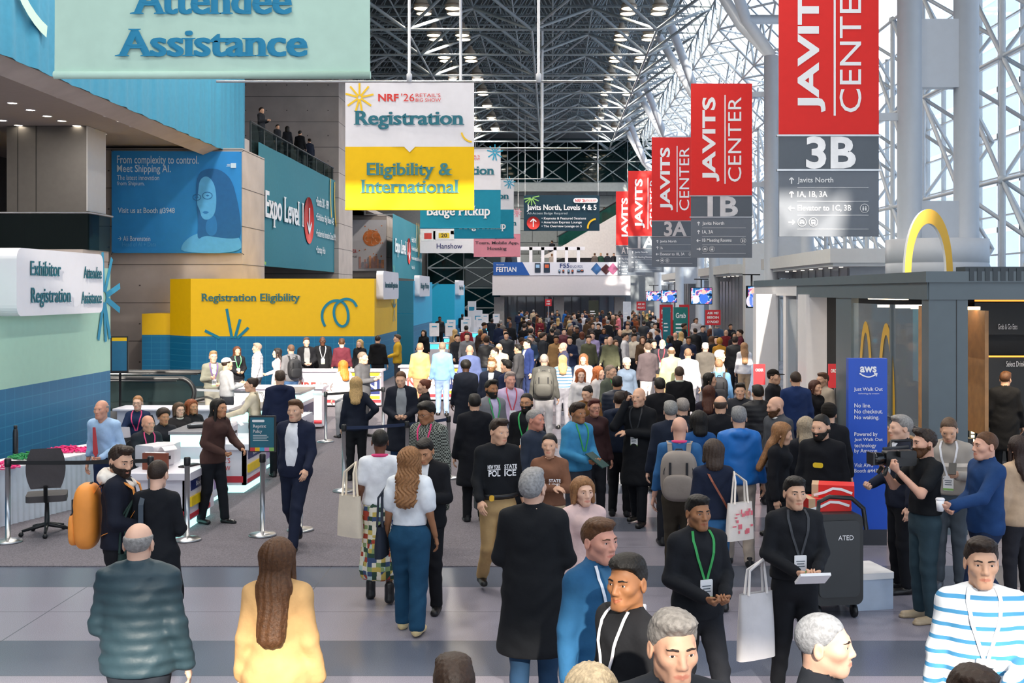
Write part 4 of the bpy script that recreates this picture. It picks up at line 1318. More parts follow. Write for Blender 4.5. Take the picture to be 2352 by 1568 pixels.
P4, b4 = reg_banner(71, 1088, 1195, 482, 590, 'pink and white VIPs Speakers Tours Mobile App Housing banner', 0, 537, m_pinkf, mat('plum_print', '#5a4750', .7), [('VIPs, Speakers,', 823, 1060, 350, 372), ('Tours, Mobile App,', 803, 1080, 386, 408), ('Housing', 878, 1005, 420, 445)], (m_pinkf, 1068, 206, 30), False)
# rods and poles that carry them
def rig(d, x0, x1, py, poles, name, label):
    o = D((x0 + x1) / 2, py, d); k = d / FPX
    t = thing('rigging_rod', label, 'rod', o)
    mb = MB(); mb.tube([((x0 - (x0 + x1) / 2) * k, 0, 0), ((x1 - (x0 + x1) / 2) * k, 0, 0)], .028, 8); mb.build('cross_rod', m_steel, t)
    for p in poles:
        x = (p - (x0 + x1) / 2) * k
        mb = MB(); mb.tube([(x, 0, .05), (x, 0, 15.9 - o.z)], .032 * d / 26, 8); mb.lathe([(.0, 0), (.06, 0), (.06, .18), (.035, .2)], (x, 0, -.02), 10); mb.build('pole', mat('pole_paint', '#cfd1d6', .4), t)
    return t
rig(25.72, 497, 1385, 187, (940, 1237), '', 'horizontal steel rod above the yellow Registration banner with two poles')
rig(41.6, 900, 1335, 340, (1058,), '', 'thin steel rod above the teal Badge Pickup banner')
rig(56.0, 1000, 1290, 411, (1245,), '', 'thin steel rod above the second Pickup banner')

# navy banner at the far end
P = Plane(80, 1290, 530)
b = thing('hanging_banner', 'dark navy Levels 4 and 5 banner with red arrow disc at the far end', 'banner', P.o); NAVYB = b
cloth_panel(P.u(1203), P.u(1377), 0, P.w(448), 'fabric', m_navyf, b, .01)
P.text('Javits North, Levels 4 & 5', 1210, 1370, 470, 486, m_whitet, b, dy=-.06, serif=True, fat=.02, bold=.01)
P.text('All-Access Badge Required', 1211, 1303, 487, 494, mat('gray_print', '#b9c6cc', .6), b, dy=-.06)
for i, t in enumerate(('• Keynote & Featured Sessions', '• American Express Lounge', '• The Overview Lounge on 5')):
    P.text(t, 1244, (1346, 1336, 1336)[i], 498.5 + i * 9, 505.5 + i * 9, m_whitet, b, dy=-.06, bold=.01)
mb = MB(); mb.lathe([(0, 0), (15 * P.k, 0), (15 * P.k, .02)], n=28); mb.v = [(x + P.u(1225), -.05 - z, y + P.w(512)) for x, y, z in mb.v]; mb.build('arrow_disc', m_redt, b)
strokes([[(0, -.28), (0, .26)], [(-.2, .08), (0, .28)], [(.2, .08), (0, .28)]], .07, m_whitet, b, (P.u(1225), -.08, P.w(512)), name='arrow')
P.rect(1317, 1373, 455, 466, -.06, -.05, 'logo_pill', m_whitet, b, 5)
P.text("NRF '26", 1321, 1345, 457, 464, m_redt, b, dy=-.07, bold=.02); P.text("RETAIL'S BIG SHOW", 1346, 1370, 458, 463, m_redt, b, dy=-.07)
burst_at(P, 1221, 454, 18, mat('lime_print', '#8fc46a', .7), b, (12, -25, -60, -90, -120, 190, 215), dy=-.06)
strokes([arc(0, 0, 20 * P.k, 95, 185, 8)], 4 * P.k, m_yelt, b, (P.u(1370), -.06, P.w(523)), name='arc_motif')

# white retailer banner near the far window
P = Plane(87, 1020, 581)
b = thing('hanging_banner', 'white banner with price tag pictures under the teal ones', 'banner', P.o)
P.rect(965, 1092, 500, 581, 0, .03, 'fabric', m_whitef, b)
P.text('Hanshow', 1003, 1062, 559, 571, mat('indigo_print', '#2b2f6a', .6), b, bold=.01, dy=-.02)
for x, y_, w_, h_, tx, cc in ((983, 541, 34, 24, '', '#d8443c'), (1020, 540, 50, 20, '20', '#e8c432'), (1050, 530, 30, 16, '25.9', '#e4e4e8')):
    P.rect(x - w_ / 2, x + w_ / 2, y_ - h_ / 2, y_ + h_ / 2, -.02, -.01, 'price_tag', mat('tag_white', '#f3f2f4', .6), b, 2)
    P.rect(x - w_ / 4, x + w_ / 4, y_ - h_ / 4, y_ + h_ / 3, -.03, -.02, 'tag_field', mat('tag_' + cc, cc, .6), b)
    if tx: P.text(tx, x - 7, x + 7, y_ - 4, y_ + 5, m_black, b, dy=-.035, bold=.02)

def cables(P, b, pxs, py):
    for px in pxs:
        mb = MB(); mb.tube([(P.u(px), .01, P.w(py) - .05), (P.u(px), .01, 16.3 - P.o.z)], .015, 5); mb.build('cable', m_steel, b)
P = Plane(71, 1141.5, 590); cables(P, b4, (1092, 1190), 482)
P = Plane(80, 1290, 530); cables(P, NAVYB, (1206, 1374), 448)
P = Plane(87, 1020, 581); cables(P, b, (970, 1087), 500)
# ---- blue advert on the front pier
P = Plane(41.25, 405, 462)
b = thing('wall_banner', 'blue From complexity to control banner with portrait on concrete pier', 'banner', P.o, R(3))
m_blue = mat('blue_advert_fabric', '#2389d2', .7, var=.05, scale=2, bump=.1, bscale=2)
m_blued = mat('blue_advert_dark', '#125f9c', .7, var=.05); m_bluel = mat('blue_advert_light', '#52a6de', .7, var=.05); m_bluem = mat('blue_advert_mid', '#1f74b8', .7, var=.04); m_bluep = mat('blue_advert_pale', '#c8e2f4', .7, var=.03)
cloth_panel(P.u(259), P.u(553), P.w(581), P.w(347), 'fabric', m_blue, b, .012)
P.text('From complexity to control.', 272, 456, 358, 382, m_bluep, b, dy=-.04, bold=.008); P.text('Meet Shipping AI.', 272, 393, 379, 401, m_bluep, b, dy=-.04, bold=.008)
P.text('The latest innovation', 272, 367, 403, 414, m_bluep, b, dy=-.04); P.text('from Shipium.', 272, 334, 417, 429, m_bluep, b, dy=-.04)
P.text('Visit us at Booth #3948', 274, 402, 477, 491, m_bluep, b, dy=-.04, bold=.008)
P.text('→ Ali Borenstein', 274, 347, 542, 554, m_bluep, b, dy=-.04); P.text('Head of AI + Data', 284, 360, 556, 566, m_bluel, b, dy=-.04)
def poly(P, pts, m, root, dy, name):
    mb = MB(); n = len(pts); mb.add([(P.u(x), dy, P.w(y)) for x, y in pts], [list(range(n))[::-1]])
    return mb.build(name, m, root)
def blob(pts, n=3):
    for _ in range(n):
        q = []
        for i in range(len(pts)):
            a, c = pts[i], pts[(i + 1) % len(pts)]
            q += [(a[0] * .75 + c[0] * .25, a[1] * .75 + c[1] * .25), (a[0] * .25 + c[0] * .75, a[1] * .25 + c[1] * .75)]
        pts = q
    return pts
poly(P, blob([(415, 581), (418, 560), (440, 540), (480, 528), (530, 535), (553, 548), (553, 581)], 2), m_bluel, b, -.034, 'portrait_shoulders')
poly(P, blob([(452, 400), (475, 386), (505, 388), (530, 410), (542, 450), (551, 500), (553, 545), (530, 548), (500, 545), (470, 540), (452, 552), (456, 510), (450, 460)], 2), m_blued, b, -.036, 'portrait_hair')
poly(P, blob([(458, 412), (475, 402), (492, 420), (497, 455), (494, 490), (480, 505), (464, 503), (458, 480), (452, 470), (455, 440)], 2), m_bluel, b, -.038, 'portrait_face')
poly(P, blob([(476, 500), (494, 490), (500, 530), (486, 545), (470, 530)], 2), m_bluem, b, -.037, 'portrait_neck')
for x, y_, w_, h_ in ((452, 453, 9, 7), (476, 449, 11, 8)):
    strokes([[(w_ * P.k * math.cos(2 * PI * i / 16), h_ * P.k * math.sin(2 * PI * i / 16)) for i in range(17)]], 1.6 * P.k, m_blued, b, (P.u(x), -.041, P.w(y_)), name='portrait_glasses')
    poly(P, [(x - 4, y_), (x, y_ - 2.5), (x + 5, y_), (x, y_ + 2)], m_blued, b, -.0395, 'portrait_eye')
poly(P, blob([(463, 487), (472, 484), (481, 487), (472, 492)], 1), m_bluem, b, -.0395, 'portrait_mouth')
P.rect(529, 541, 374, 385, -.045, -.035, 'logo_box', m_bluep, b); strokes([[(-.12, .03), (0, .03)], [(-.1, 0), (0, 0)], [(-.14, -.03), (0, -.03)]], .015, m_bluep, b, (P.u(528), -.04, P.w(379)), name='logo_lines')
for px in (262, 550):
    for py in (349, 579):
        mb = MB(); mb.tube([(P.u(px), -.02, P.w(py)), (P.u(px) + (.1 if px > 400 else -.1), .15, P.w(py) + (.08 if py < 400 else -.08))], .012, 5); mb.build('tie_rope', m_black, b)
# white data advert on the middle pier
P = Plane(77.7, 838, 565)
b = thing('wall_banner', 'white banner with orange brain picture on concrete pier behind the Expo banner', 'banner', P.o)
P.rect(780, 887, 505, 622, 0, .03, 'fabric', m_whitef, b)
mo = mat('orange_brain_print', '#ef8a4a', .7, var=.25, scale=3); ml = mat('light_orange_print', '#f6b48a', .7, var=.2, scale=4); mr_ = mat('pinkish_block_print', '#d9a9a0', .7, var=.1); mg_ = mat('gray_block_print', '#a9a8b4', .7, var=.1)
poly(P, blob([(832, 545), (840, 530), (856, 527), (872, 535), (876, 553), (866, 563), (850, 566), (838, 560)], 2), mo, b, -.02, 'brain_picture')
for i, (x, y_) in enumerate(((850, 535), (862, 541), (845, 548), (860, 556), (869, 549))):
    strokes([arc(0, 0, 7 * P.k, 20 + i * 40, 200 + i * 40, 8)], 1.6 * P.k, ml, b, (P.u(x), -.03, P.w(y_)), name='brain_fold')
rnd = random.Random(3)
for i in range(22):
    x = rnd.uniform(826, 880); h_ = rnd.uniform(6, 26); P.rect(x - 2.5, x + 2.5, 612 - h_, 616, -.03 - .001 * i, -.015, 'block_picture', (mr_, mg_, ml)[i % 3], b)
for i in range(16):
    x, y_ = rnd.uniform(820, 885), rnd.uniform(515, 590); P.rect(x - 1.2, x + 1.2, y_ - 1.2, y_ + 1.2, -.03, -.015, 'spark_picture', mo, b)
for t, x0, x1, y0, y1, m in (('gy8', 783, 806, 512, 524, m_black), ('only', 779, 800, 541, 553, m_black), ('Smart', 773, 800, 556, 565, m_black), ('Your Data.', 766, 821, 569, 580, m_redt), ('Universal', 790, 820, 586, 592, m_black)):
    P.text(t, x0, x1, y0, y1, m, b, dy=-.03)

# ---- teal Expo Level banners hung along the gallery edge (plane runs away from the viewer)
def along(name, label, cat, x, y0, z0):
    """local x runs away from the camera, local -y faces the hall (+X)"""
    return thing(name, label, cat, (x, y0, z0), R(90))
def expo(x, y0, y1, z0, H, label):
    Lg = y1 - y0; v = H / 3.75
    b = along('hanging_banner', label, 'banner', x, y0, z0)
    cloth_panel(0, Lg, 0, H, 'fabric', m_expo, b, .02)
    k = Lg / 15.0
    def T(t, a, c, e, f, m, **kw): return fit_text(t, (a + c) / 2 * k, (e + f) / 2 * v, (c - a) * k, (f - e) * v, m, b, dy=-.06, **kw)
    T('Expo Level 1', .7, 6.4, 1.25, 2.35, m_whitet, serif=True, fat=.02, bold=.012)
    mb = MB(); mb.lathe([(0, 0), (.85 * v, 0), (.85 * v, .02)], n=32); mb.v = [(p[0] + 7.3 * k, -.05 - p[2], p[1] + 1.8 * v) for p in mb.v]; mb.build('arrow_disc', m_redt, b)
    strokes([[(0, .6), (0, -.58)], [(-.46, -.1), (0, -.6)], [(.46, -.1), (0, -.6)]], .18, m_whitet, b, (7.3 * k, -.08, 1.8 * v), name='arrow')
    for i, (t, e_) in enumerate((('• Booths 500 - 1999', 11.3), ('• Exhibitor Big Ideas 4-5', 12.4), ('• Foodservice Innovation Zone & Merchandising Village', 14.9), ('• Startup Hub', 10.6))):
        T(t, 8.6, e_ - .2, 2.45 - i * .62, 2.8 - i * .62, m_whitet, bold=.01)
    P_ = [arc(0, 0, .55, 60, 300, 14, .7)]
    strokes([[(-.1, 1.0), (-.15, .5), (-.12, 0), (0, -.6), (.15, -1.0)]], .16, m_yelt, b, (11.6 * k, -.06, 2.95 * v), name='loop_motif')
    strokes([[(-.45, 1.15), (-.5, .4), (-.4, -.4), (-.2, -1.0), (.05, -1.35), (.3, -1.1), (.4, -.4), (.35, .4), (.2, 1.1)]], .16, m_yelt, b, (12.75 * k, -.063, 2.8 * v), name='loop_motif')
    mb = MB(); mb.rbox(13.4 * k, 14.6 * k, -.06, -.05, 1.9 * v, 3.2 * v, .2); mb.build('logo_pill', m_whitet, b)
    for i, t in enumerate(('NRF', "'26", 'BIG SHOW')): T(t, 13.6, 14.4, 2.75 - i * .38, 3.0 - i * .38, m_redt, bold=.01)
    if x > -11:
        for q in (.3, Lg - .3):
            mb = MB(); mb.box(q - .03, q + .03, 0, 1.85, H - .06, H); mb.box(q - .03, q + .03, 1.75, 1.85, H, 8.3 - z0); mb.build('bracket', m_steel, b)
    strokes([arc(0, 0, 1.0, 200, 270, 8)], .12, mat('lime_print', '#8fc46a', .7), b, (1.0, -.06, 1.1), name='arc_motif')
    return b
expo(-11.61, 46.4, 65.7, 4.14, 4.88, 'long teal Expo Level 1 banner below the gallery railing')
expo(-10.0, 73.6, 89.8, 4.0, 4.0, 'second teal Expo Level 1 banner far behind, beyond the brain picture')
# teal drape over the slab edge
b = along('hanging_drape', 'blue teal fabric drape hanging over the concrete slab edge', 'drape', -11.65, 24.2, 8.12)
dm_ = MB()
def drf(off): return lambda a, c: (a * 20.4, off + .035 * math.sin(a * 95) * (.4 + .6 * (1 - c)) + .018 * math.sin(a * 210), c * 4.4)
dm_.sheet(drf(0), 260, 6); dm_.sheet(drf(.01), 60, 3)
dm_.build('fabric', m_drape, b)
strokes([arc(0, 0, 2.9, 200, 262, 10)], .28, m_mint, b, (3.1, -.08, 3.8), name='arc_motif')
mb = MB(); mb.lathe([(0, 0), (.05, 0), (.05, .03)], n=10); mb.v = [(p[0] + .05, -.08 - p[2], p[1] + .06) for p in mb.v]; mb.build('eyelet', m_steel, b)
# gallery railing
gr = along('gallery_railing', 'glass gallery railing with dark top rail above the teal Expo banner', 'railing', -11.69, 45.5, 8.5)
mb = MB(); mb.box(0, 20, 0, .02, 0, 1.15); mb.build('glass_panel', m_railglass, gr)
mb = MB(); mb.tube([(0, 0, 1.2), (20, 0, 1.2)], .035, 8); mb.build('handrail', mat('dark_rail', '#4a5054', .35, .6), gr)
for i in range(10):
    mb = MB(); mb.box(i * 2.1, i * 2.1 + .05, -.02, .04, 0, 1.18); mb.build('post', mat('dark_rail'), gr)

# ---- red hall signs on the columns
def arrow_lines(kind, r):
    if kind == 'u': return [[(0, -r), (0, r)], [(-r * .7, r * .25), (0, r)], [(r * .7, r * .25), (0, r)]]
    if kind == 'l': return [[(r, 0), (-r, 0)], [(-r * .25, r * .7), (-r, 0)], [(-r * .25, -r * .7), (-r, 0)]]
    return [[(-r, 0), (r, 0)], [(r * .25, r * .7), (r, 0)], [(r * .25, -r * .7), (r, 0)]]
m_plate = mat('number_plate_gray', '#59616b', .5, var=.02); m_dir = mat('directory_gray', '#6d747f', .5, var=.02); m_numm = mat('brushed_number', '#d7d4d2', .32, .7, var=.12, scale=3)
def icon(kind, x, z, r, root):
    mb = MB(); mb.lathe([(r * .9, 0), (r, 0), (r, .008), (r * .9, .008), (r * .9, 0)], n=20); mb.v = [(p[0] + x, -.05 - p[2], p[1] + z) for p in mb.v]; o = mb.build('icon_ring', m_whitet, root)
    mb = MB(); y0, y1 = -.058, -.05
    if kind == 'car':
        mb.rbox(x - r * .5, x + r * .5, y0, y1, z - r * .3, z + r * .1, r * .1); mb.rbox(x - r * .35, x + r * .35, y0, y1, z + .0, z + r * .4, r * .12); mb.box(x - r * .45, x - r * .25, y0, y1, z - r * .45, z - r * .25); mb.box(x + r * .25, x + r * .45, y0, y1, z - r * .45, z - r * .25)
    elif kind == 'bus':
        mb.rbox(x - r * .45, x + r * .45, y0, y1, z - r * .4, z + r * .5, r * .12); mb.box(x - r * .4, x - r * .2, y0, y1, z - r * .55, z - r * .35); mb.box(x + r * .2, x + r * .4, y0, y1, z - r * .55, z - r * .35)
    else:
        for q in (-.28, .28):
            mb.rbox(x + (q - .16) * r, x + (q + .16) * r, y0, y1, z - r * .5, z + r * .2, r * .08); mb.rbox(x + (q - .12) * r, x + (q + .12) * r, y0, y1, z + r * .28, z + r * .52, r * .1)
    mb.build('icon', m_whitet, root)
    if kind == 'bus':
        mb = MB(); mb.box(x - r * .33, x + r * .33, -.062, -.058, z - r * .0, z + r * .3); mb.build('icon_window', m_dir, root)
def hall_sign(d, px0, num, lines, label, ybot):
    k = d / FPX; w = 2.2
    o = D(px0, ybot, d)
    b = thing('hanging_sign', label, 'sign', (o.x + w / 2, d, o.z))
    h1, h2, h3 = 1.45, .76, 4.07
    mb = MB(); mb.box(-w / 2, w / 2, -.04, .04, 0, h1); mb.build('directory_panel', m_dir, b)
    mb = MB(); mb.box(-w / 2, w / 2, -.04, .04, h1 + .03, h1 + h2); mb.build('number_panel', m_plate, b)
    mb = MB(); mb.box(-w / 2, w / 2, -.04, .04, h1 + h2 + .04, h1 + h2 + h3); mb.build('red_panel', m_redf, b)
    for z in (h1 + .015, h1 + h2 + .02):
        mb = MB(); mb.box(-w / 2 - .05, w / 2 + .05, -.06, .06, z - .02, z + .02); mb.build('rail', m_steel, b)
    fit_text(num, .04 if len(num) < 3 else .1, h1 + h2 / 2 + .02, (1.1 if len(num) < 3 else 1.6), .72 if len(num) < 3 else .5, m_numm, b, dy=-.055, bold=.03 if len(num) < 3 else .02, name='number')
    zc = h1 + h2 + .04 + (h3) * .5 - .02
    fit_text('JAVITS', -.39, zc, 3.05, .62, m_whitet, b, dy=-.05, rot=PI / 2, bold=.03)
    fit_text('CENTER', .47, zc, 3.05, .48, m_whitet, b, dy=-.05, rot=PI / 2)
    mb = MB(); mb.box(.10, .145, -.052, -.045, zc - 1.6, zc + 1.6); mb.build('divider', m_whitet, b)
    for i, (ar, t, ic) in enumerate(lines):
        z = h1 - .22 - i * (.305 if len(lines) < 5 else .27)
        strokes(arrow_lines(ar, .068), .026, m_whitet, b, (-.83, -.05, z), name='arrow')
        if t: fit_text(t, -.70 + .066 * len(t) * .5 * 1.0, z, .066 * len(t), .15 if any(c in t for c in 'gJy,') else .13, m_whitet, b, dy=-.05, bold=.012)
        for q, kk in enumerate(ic):
            icon(kk, (-.6 + q * .25) if not t else .78, z, .1, b)
        mb = MB(); mb.box(-.7, .87, -.048, -.04, z - .155, z - .147); mb.build('rule', m_whitet, b)
    mb = MB()
    for z in (h1 + h2 + .35, h1 + h2 + 3.6): mb.box(w / 2, w / 2 + .5, -.03, .03, z, z + .17)
    mb.build('bracket', m_col, b)
    return b
N = ('u', 'Javits North', ())
hall_sign(26, 1789, '3B', [N, ('u', '1A, 1B, 3A', ()), ('l', 'Elevator to 1C, 3B', ('wc',)), ('r', '', ('car', 'bus'))], 'nearest and largest red hall sign, marked 3B', 543)
hall_sign(42.4, 1587, '1B', [N, ('u', '1A, 3A', ()), ('l', '1B Meeting Rooms', ('wc',)), ('r', '', ('car', 'bus'))], 'second red hall sign, marked 1B, beside the elbow column', 592)
hall_sign(57, 1497, '3A', [N, ('u', '1A', ()), ('l', 'Elevator to 1B, 3A', ('wc',)), ('r', '', ('car', 'bus'))], 'third red hall sign, marked 3A', 613)
hall_sign(73, 1443, '1A', [N, ('l', '1A Meeting Rooms', ()), ('l', '', ('wc',)), ('r', '', ('car', 'bus'))], 'fourth red hall sign, marked 1A, half hidden by 3A', 625)
hall_sign(88, 1415, 'ATRIUM', [('u', 'The Green', ()), ('u', 'The Pavilion', ()), ('u', 'Level 4', ()), ('u', 'Hall D', ()), ('u', 'Atrium', ())], 'farthest red hall sign, half hidden by the 1A sign', 632)

# ---- banner across the far landing
P = Plane(87.98, 1274, 632)
b = thing('fascia_banner', 'long blue and white banner with card reader pictures on the landing front', 'banner', P.o)
P.rect(1133, 1418, 602, 632, -.03, 0, 'fabric', mat('banner_white', '#e9e8f2', .6, var=.02), b)
poly(P, [(1133, 632), (1133, 602), (1200, 602), (1217, 632)], mat('banner_blue', '#1c56a6', .6), b, -.04, 'blue_field')
P.text('FEITIAN', 1140, 1186, 613, 624, m_whitet, b, dy=-.07, bold=.02); P.text('booth #1234'[:5], 1141, 1158, 606.5, 609, m_whitet, b, dy=-.07)
P.text('F55', 1286, 1308, 605, 615, mat('navy_print', '#2c3f7a', .6), b, dy=-.07, bold=.02); P.text('DUO POS', 1310, 1338, 609, 615, mat('navy_print'), b, dy=-.07)
for i, (x, w_, h_) in enumerate(((1235, 13, 22), (1256, 14, 22), (1285, 5, 8), (1294, 5, 8), (1306, 5, 9), (1315, 5, 9), (1329, 8, 6), (1337, 7, 6))):
    y0 = 604 if h_ > 15 else 619
    P.rect(x - w_ / 2, x + w_ / 2, y0, y0 + h_, -.08, -.04, 'card_reader_picture', mat('reader_dark', '#27364a' if i != 4 else '#27364a', .5), b, 1.5)
    P.rect(x - w_ / 3, x + w_ / 3, y0 + h_ * .15, y0 + h_ * .5, -.085, -.08, 'screen_picture', mat(('reader_screen', 'reader_screen_b')[i % 2], ('#9cc3e6', '#e0673c')[i % 2], .5), b)
for i, x in enumerate((1370, 1392, 1408)):
    poly(P, [(x - 13, 618), (x, 603 + i % 2 * 3), (x + 12, 618), (x, 631)], mat(('photo_a', 'photo_b', 'photo_c')[i], ('#3d6fa8', '#5a2a2c', '#9a4e74')[i], .5, var=.5, scale=2), b, -.05 - i * .01, 'photo_diamond')
# ================================================================ BOOTHS, COUNTERS, STANDS
m_mintw = mat('mint_vinyl', '#b3dcc6', .55, var=.02)
m_yelw = mat('yellow_vinyl', '#f0c000', .5, var=.02)
m_cyanw = mat('cyan_vinyl', '#0fb2de', .5, var=.02)
def grid_vinyl(name, col, line, nx=1.0, nz=.26):
    m = mat(name, col, .5, var=.03)
    n = m.node_tree.nodes; l = m.node_tree.links; b = n['Principled BSDF']
    tc = n.new('ShaderNodeTexCoord'); br = n.new('ShaderNodeTexBrick'); br.offset = 0
    mp = n.new('ShaderNodeVectorMath'); mp.operation = 'MULTIPLY'; mp.inputs[1].default_value = (1, 1, 1)
    sp = n.new('ShaderNodeSeparateXYZ'); cb = n.new('ShaderNodeCombineXYZ'); ad = n.new('ShaderNodeMath'); ad.operation = 'ADD'
    l.new(tc.outputs['Object'], sp.inputs[0]); l.new(sp.outputs['X'], ad.inputs[0]); l.new(sp.outputs['Y'], ad.inputs[1])
    l.new(ad.outputs[0], cb.inputs[0]); l.new(sp.outputs['Z'], cb.inputs[1]); l.new(cb.outputs[0], br.inputs['Vector'])
    br.inputs['Scale'].default_value = 1; br.inputs['Brick Width'].default_value = nx; br.inputs['Row Height'].default_value = nz; br.inputs['Mortar Size'].default_value = .008
    br.inputs['Color1'].default_value = hx(col); br.inputs['Color2'].default_value = hx(col); br.inputs['Mortar'].default_value = hx(line)
    l.new(br.outputs['Color'], b.inputs['Base Color'])
    return m
m_tgrid = grid_vinyl('teal_grid_vinyl', '#0c6f9c', '#2a86ad', .32, .2)
m_sign = mat('sign_board_white', '#e9e8ef', .4, var=.01)

def side_board(y0, y1, zc, h, x, lines, label, back=.17):
    """white rounded sign board whose face looks across the hall (+X)"""
    Lg = y1 - y0
    b = along('sign_board', label, 'sign', x, y0, zc - h / 2)
    mb = MB(); mb.rbox(0, Lg, -.06, back, 0, h, min(h * .16, .17), seg=6); mb.build('board', m_sign, b)
    for t, a, c, e, f in lines:
        fit_text(t, (a + c) / 2 * Lg, (e + f) / 2 * h, (c - a) * Lg, (f - e) * h, m_tealdt, b, dy=-.07, serif=True, fat=.016, bold=.004)
    return b
# mint registration wall on the left
b = along('booth_wall', 'mint and teal booth wall behind the lanyard table', 'booth', -8.5, 12.5, 0)
mb = MB(); mb.box(0, 10.1, 0, .2, 1.59, 3.55); mb.build('upper_panel', m_mintw, b)
mb = MB(); mb.box(0, 10.1, 0, .2, 0, 1.59); mb.build('lower_panel', m_tgrid, b)
strokes(burst(.85, (95, 62, 118, 15, -18, 195, -70, 250, 275)), .12, m_cyant, b, (9.75, -.012, 3.0), name='star_motif')
side_board(17.9, 21.35, 3.25, 1.05, -8.22, [('Exhibitor', .13, .46, .60, .82), ('Registration', .13, .58, .12, .42), ('Attendee', .73, .97, .58, .78), ('Assistance', .70, .97, .16, .36)], 'large white rounded Exhibitor Registration and Attendee Assistance board', .28)

# yellow registration eligibility booth
b = thing('booth_wall', 'yellow and teal Registration Eligibility booth in the middle of the left side', 'booth', (-9.4, 38.5, 0))
def bx(x0, x1, y0, y1, z0, z1, m, nm): mb = MB(); mb.box(x0 + 9.4, x1 + 9.4, y0 - 38.5, y1 - 38.5, z0, z1); return mb.build(nm, m, b)
ZS = CH - (772 - 670) / (FPX / 38.5)
bx(-11.85, -5.83, 38.5, 44.1, ZS, 3.53, m_yelw, 'upper_panel'); bx(-11.85, -5.83, 38.5, 44.1, 0, ZS, m_tgrid, 'lower_panel')
for z0, z1, m, nm in ((ZS, 3.53, m_yelw, 'wing_upper'), (0, ZS, m_tgrid, 'wing_lower')):
    mb = MB(); mb.prism([(-2.45, 0), (-2.45, 2.6), (-3.45, 2.6), (-3.45, 1.0)], z0, z1, 'z'); mb.build(nm, m, b)
for z0, z1, m, nm in ((ZS, 2.36, m_yelw, 'annex_upper'), (0, ZS, m_tgrid, 'annex_lower')):
    mb = MB(); mb.box(-4.5, -3.44, 1.3, 2.9, z0, z1); mb.build(nm, m, b)
P = Plane(40.98, 0, 0); P.o = None
def bp(px, py): return ((px - VX) * 38.5 / FPX + 9.4, CH - (py - VY) * 38.5 / FPX)
x0, z0 = bp(462, 697); x1, z1 = bp(691, 674)
fit_text('Registration Eligibility', (x0 + x1) / 2, (z0 + z1) / 2, x1 - x0, z1 - z0, mat('booth_lettering', '#2b6f75', .6), b, dy=-.03, serif=True, fat=.02, bold=.006)
m_sq = mat('teal_brush', '#0a7f9c', .6)
lines = [[bp(*p) for p in ln] for ln in ([(471, 759), (505, 776)], [(521, 709), (533, 776)], [(552, 733), (540, 776)], [(571, 752), (546, 776)])]
strokes(lines, .09, m_sq, b, (0, -.02, 0), name='star_motif')
loop = [(747, 749), (740, 735), (740, 715), (750, 699), (765, 690), (783, 690), (796, 702), (801, 722), (799, 742), (788, 751), (775, 744), (767, 725), (768, 705), (778, 692), (795, 685), (812, 690), (820, 704)]
def smooth(p, n=2):
    for _ in range(n):
        q = [p[0]]
        for a, c in zip(p, p[1:]): q += [(a[0] * .75 + c[0] * .25, a[1] * .75 + c[1] * .25), (a[0] * .25 + c[0] * .75, a[1] * .25 + c[1] * .75)]
        p = q + [p[-1]]
    return p
strokes([[bp(*p) for p in smooth(loop)]], .085, m_sq, b, (0, -.024, 0), name='loop_motif')
o = strokes(burst(.55, (90, 60, 120, 20, 160, -60, 240)), .07, m_sq, b, (3.6, 4.6, 2.5), (0, 0, R(90)), name='star_motif')
side_board(38.9, 42.8, 3.32, .95, -5.66, [('International Registration', .1, .92, .35, .62)], 'white rounded board on the right side of the yellow booth')

# cyan booths further back
def cyan(x0, x1, y0, y1, label, board):
    b = thing('booth_wall', label, 'booth', ((x0 + x1) / 2, y0, 0)); w = (x1 - x0) / 2
    zs = CH - 78 * (y0 + .0) / FPX
    mb = MB(); mb.box(-w, w, 0, y1 - y0, zs, 3.56); mb.build('upper_panel', m_cyanw, b)
    mb = MB(); mb.box(-w, w, 0, y1 - y0, 0, zs); mb.build('lower_panel', m_tgrid, b)
    if x1 - x0 > 3:
        mb = MB(); mb.box(-w, w, -.02, 0, 2.2, 3.56); mb.box(-w, w, -.02, 0, 0, 2.18); mb.build('shaded_front', mat('shaded_front_teal', '#0b6d88', .5, var=.02), b)  # shade on the booth front put into a darker teal sheet
    strokes([arc(0, 0, .5, 95, 170, 8, .9)], .07, m_sq, b, (w + .03, (y1 - y0) * .45, 2.7), (0, 0, R(90)), name='arc_motif')
    strokes([arc(0, 0, .6, 95, 180, 8, .9)], .09, m_sq, b, (w - .9, -.02, 2.7), name='arc_motif')
    side_board(y0 + .4, y0 + 4.5, 3.35, .9, x1 + .15, [('Badge Pickup', .1, .9, .3, .65)], board)
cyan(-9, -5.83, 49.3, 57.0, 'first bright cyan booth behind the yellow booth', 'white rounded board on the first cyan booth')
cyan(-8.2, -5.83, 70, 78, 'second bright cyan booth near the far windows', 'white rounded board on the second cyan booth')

# digital sign on a stand beside the concrete
b = thing('digital_sign', 'portrait teal digital sign with yellow top on a dark stand beside the concrete pier', 'sign', (-8.8, 23.9, 0), R(8))
mb = MB(); mb.rbox(-.17, .17, -.03, .03, 1.45, 2.2, .01); mb.build('screen_case', m_black, b)
mb = MB(); mb.box(-.145, .145, -.036, -.03, 1.5, 2.1); mb.build('screen', mat('sign_teal_screen', '#14678c', .4), b)
mb = MB(); mb.box(-.145, .145, -.036, -.03, 2.1, 2.17); mb.build('screen_header', m_yelw, b)
mb = MB(); mb.tube([(0, .04, 0), (0, .04, 1.5)], .025, 8); mb.box(-.2, .2, -.15, .2, 0, .02); mb.build('stand', m_black, b)

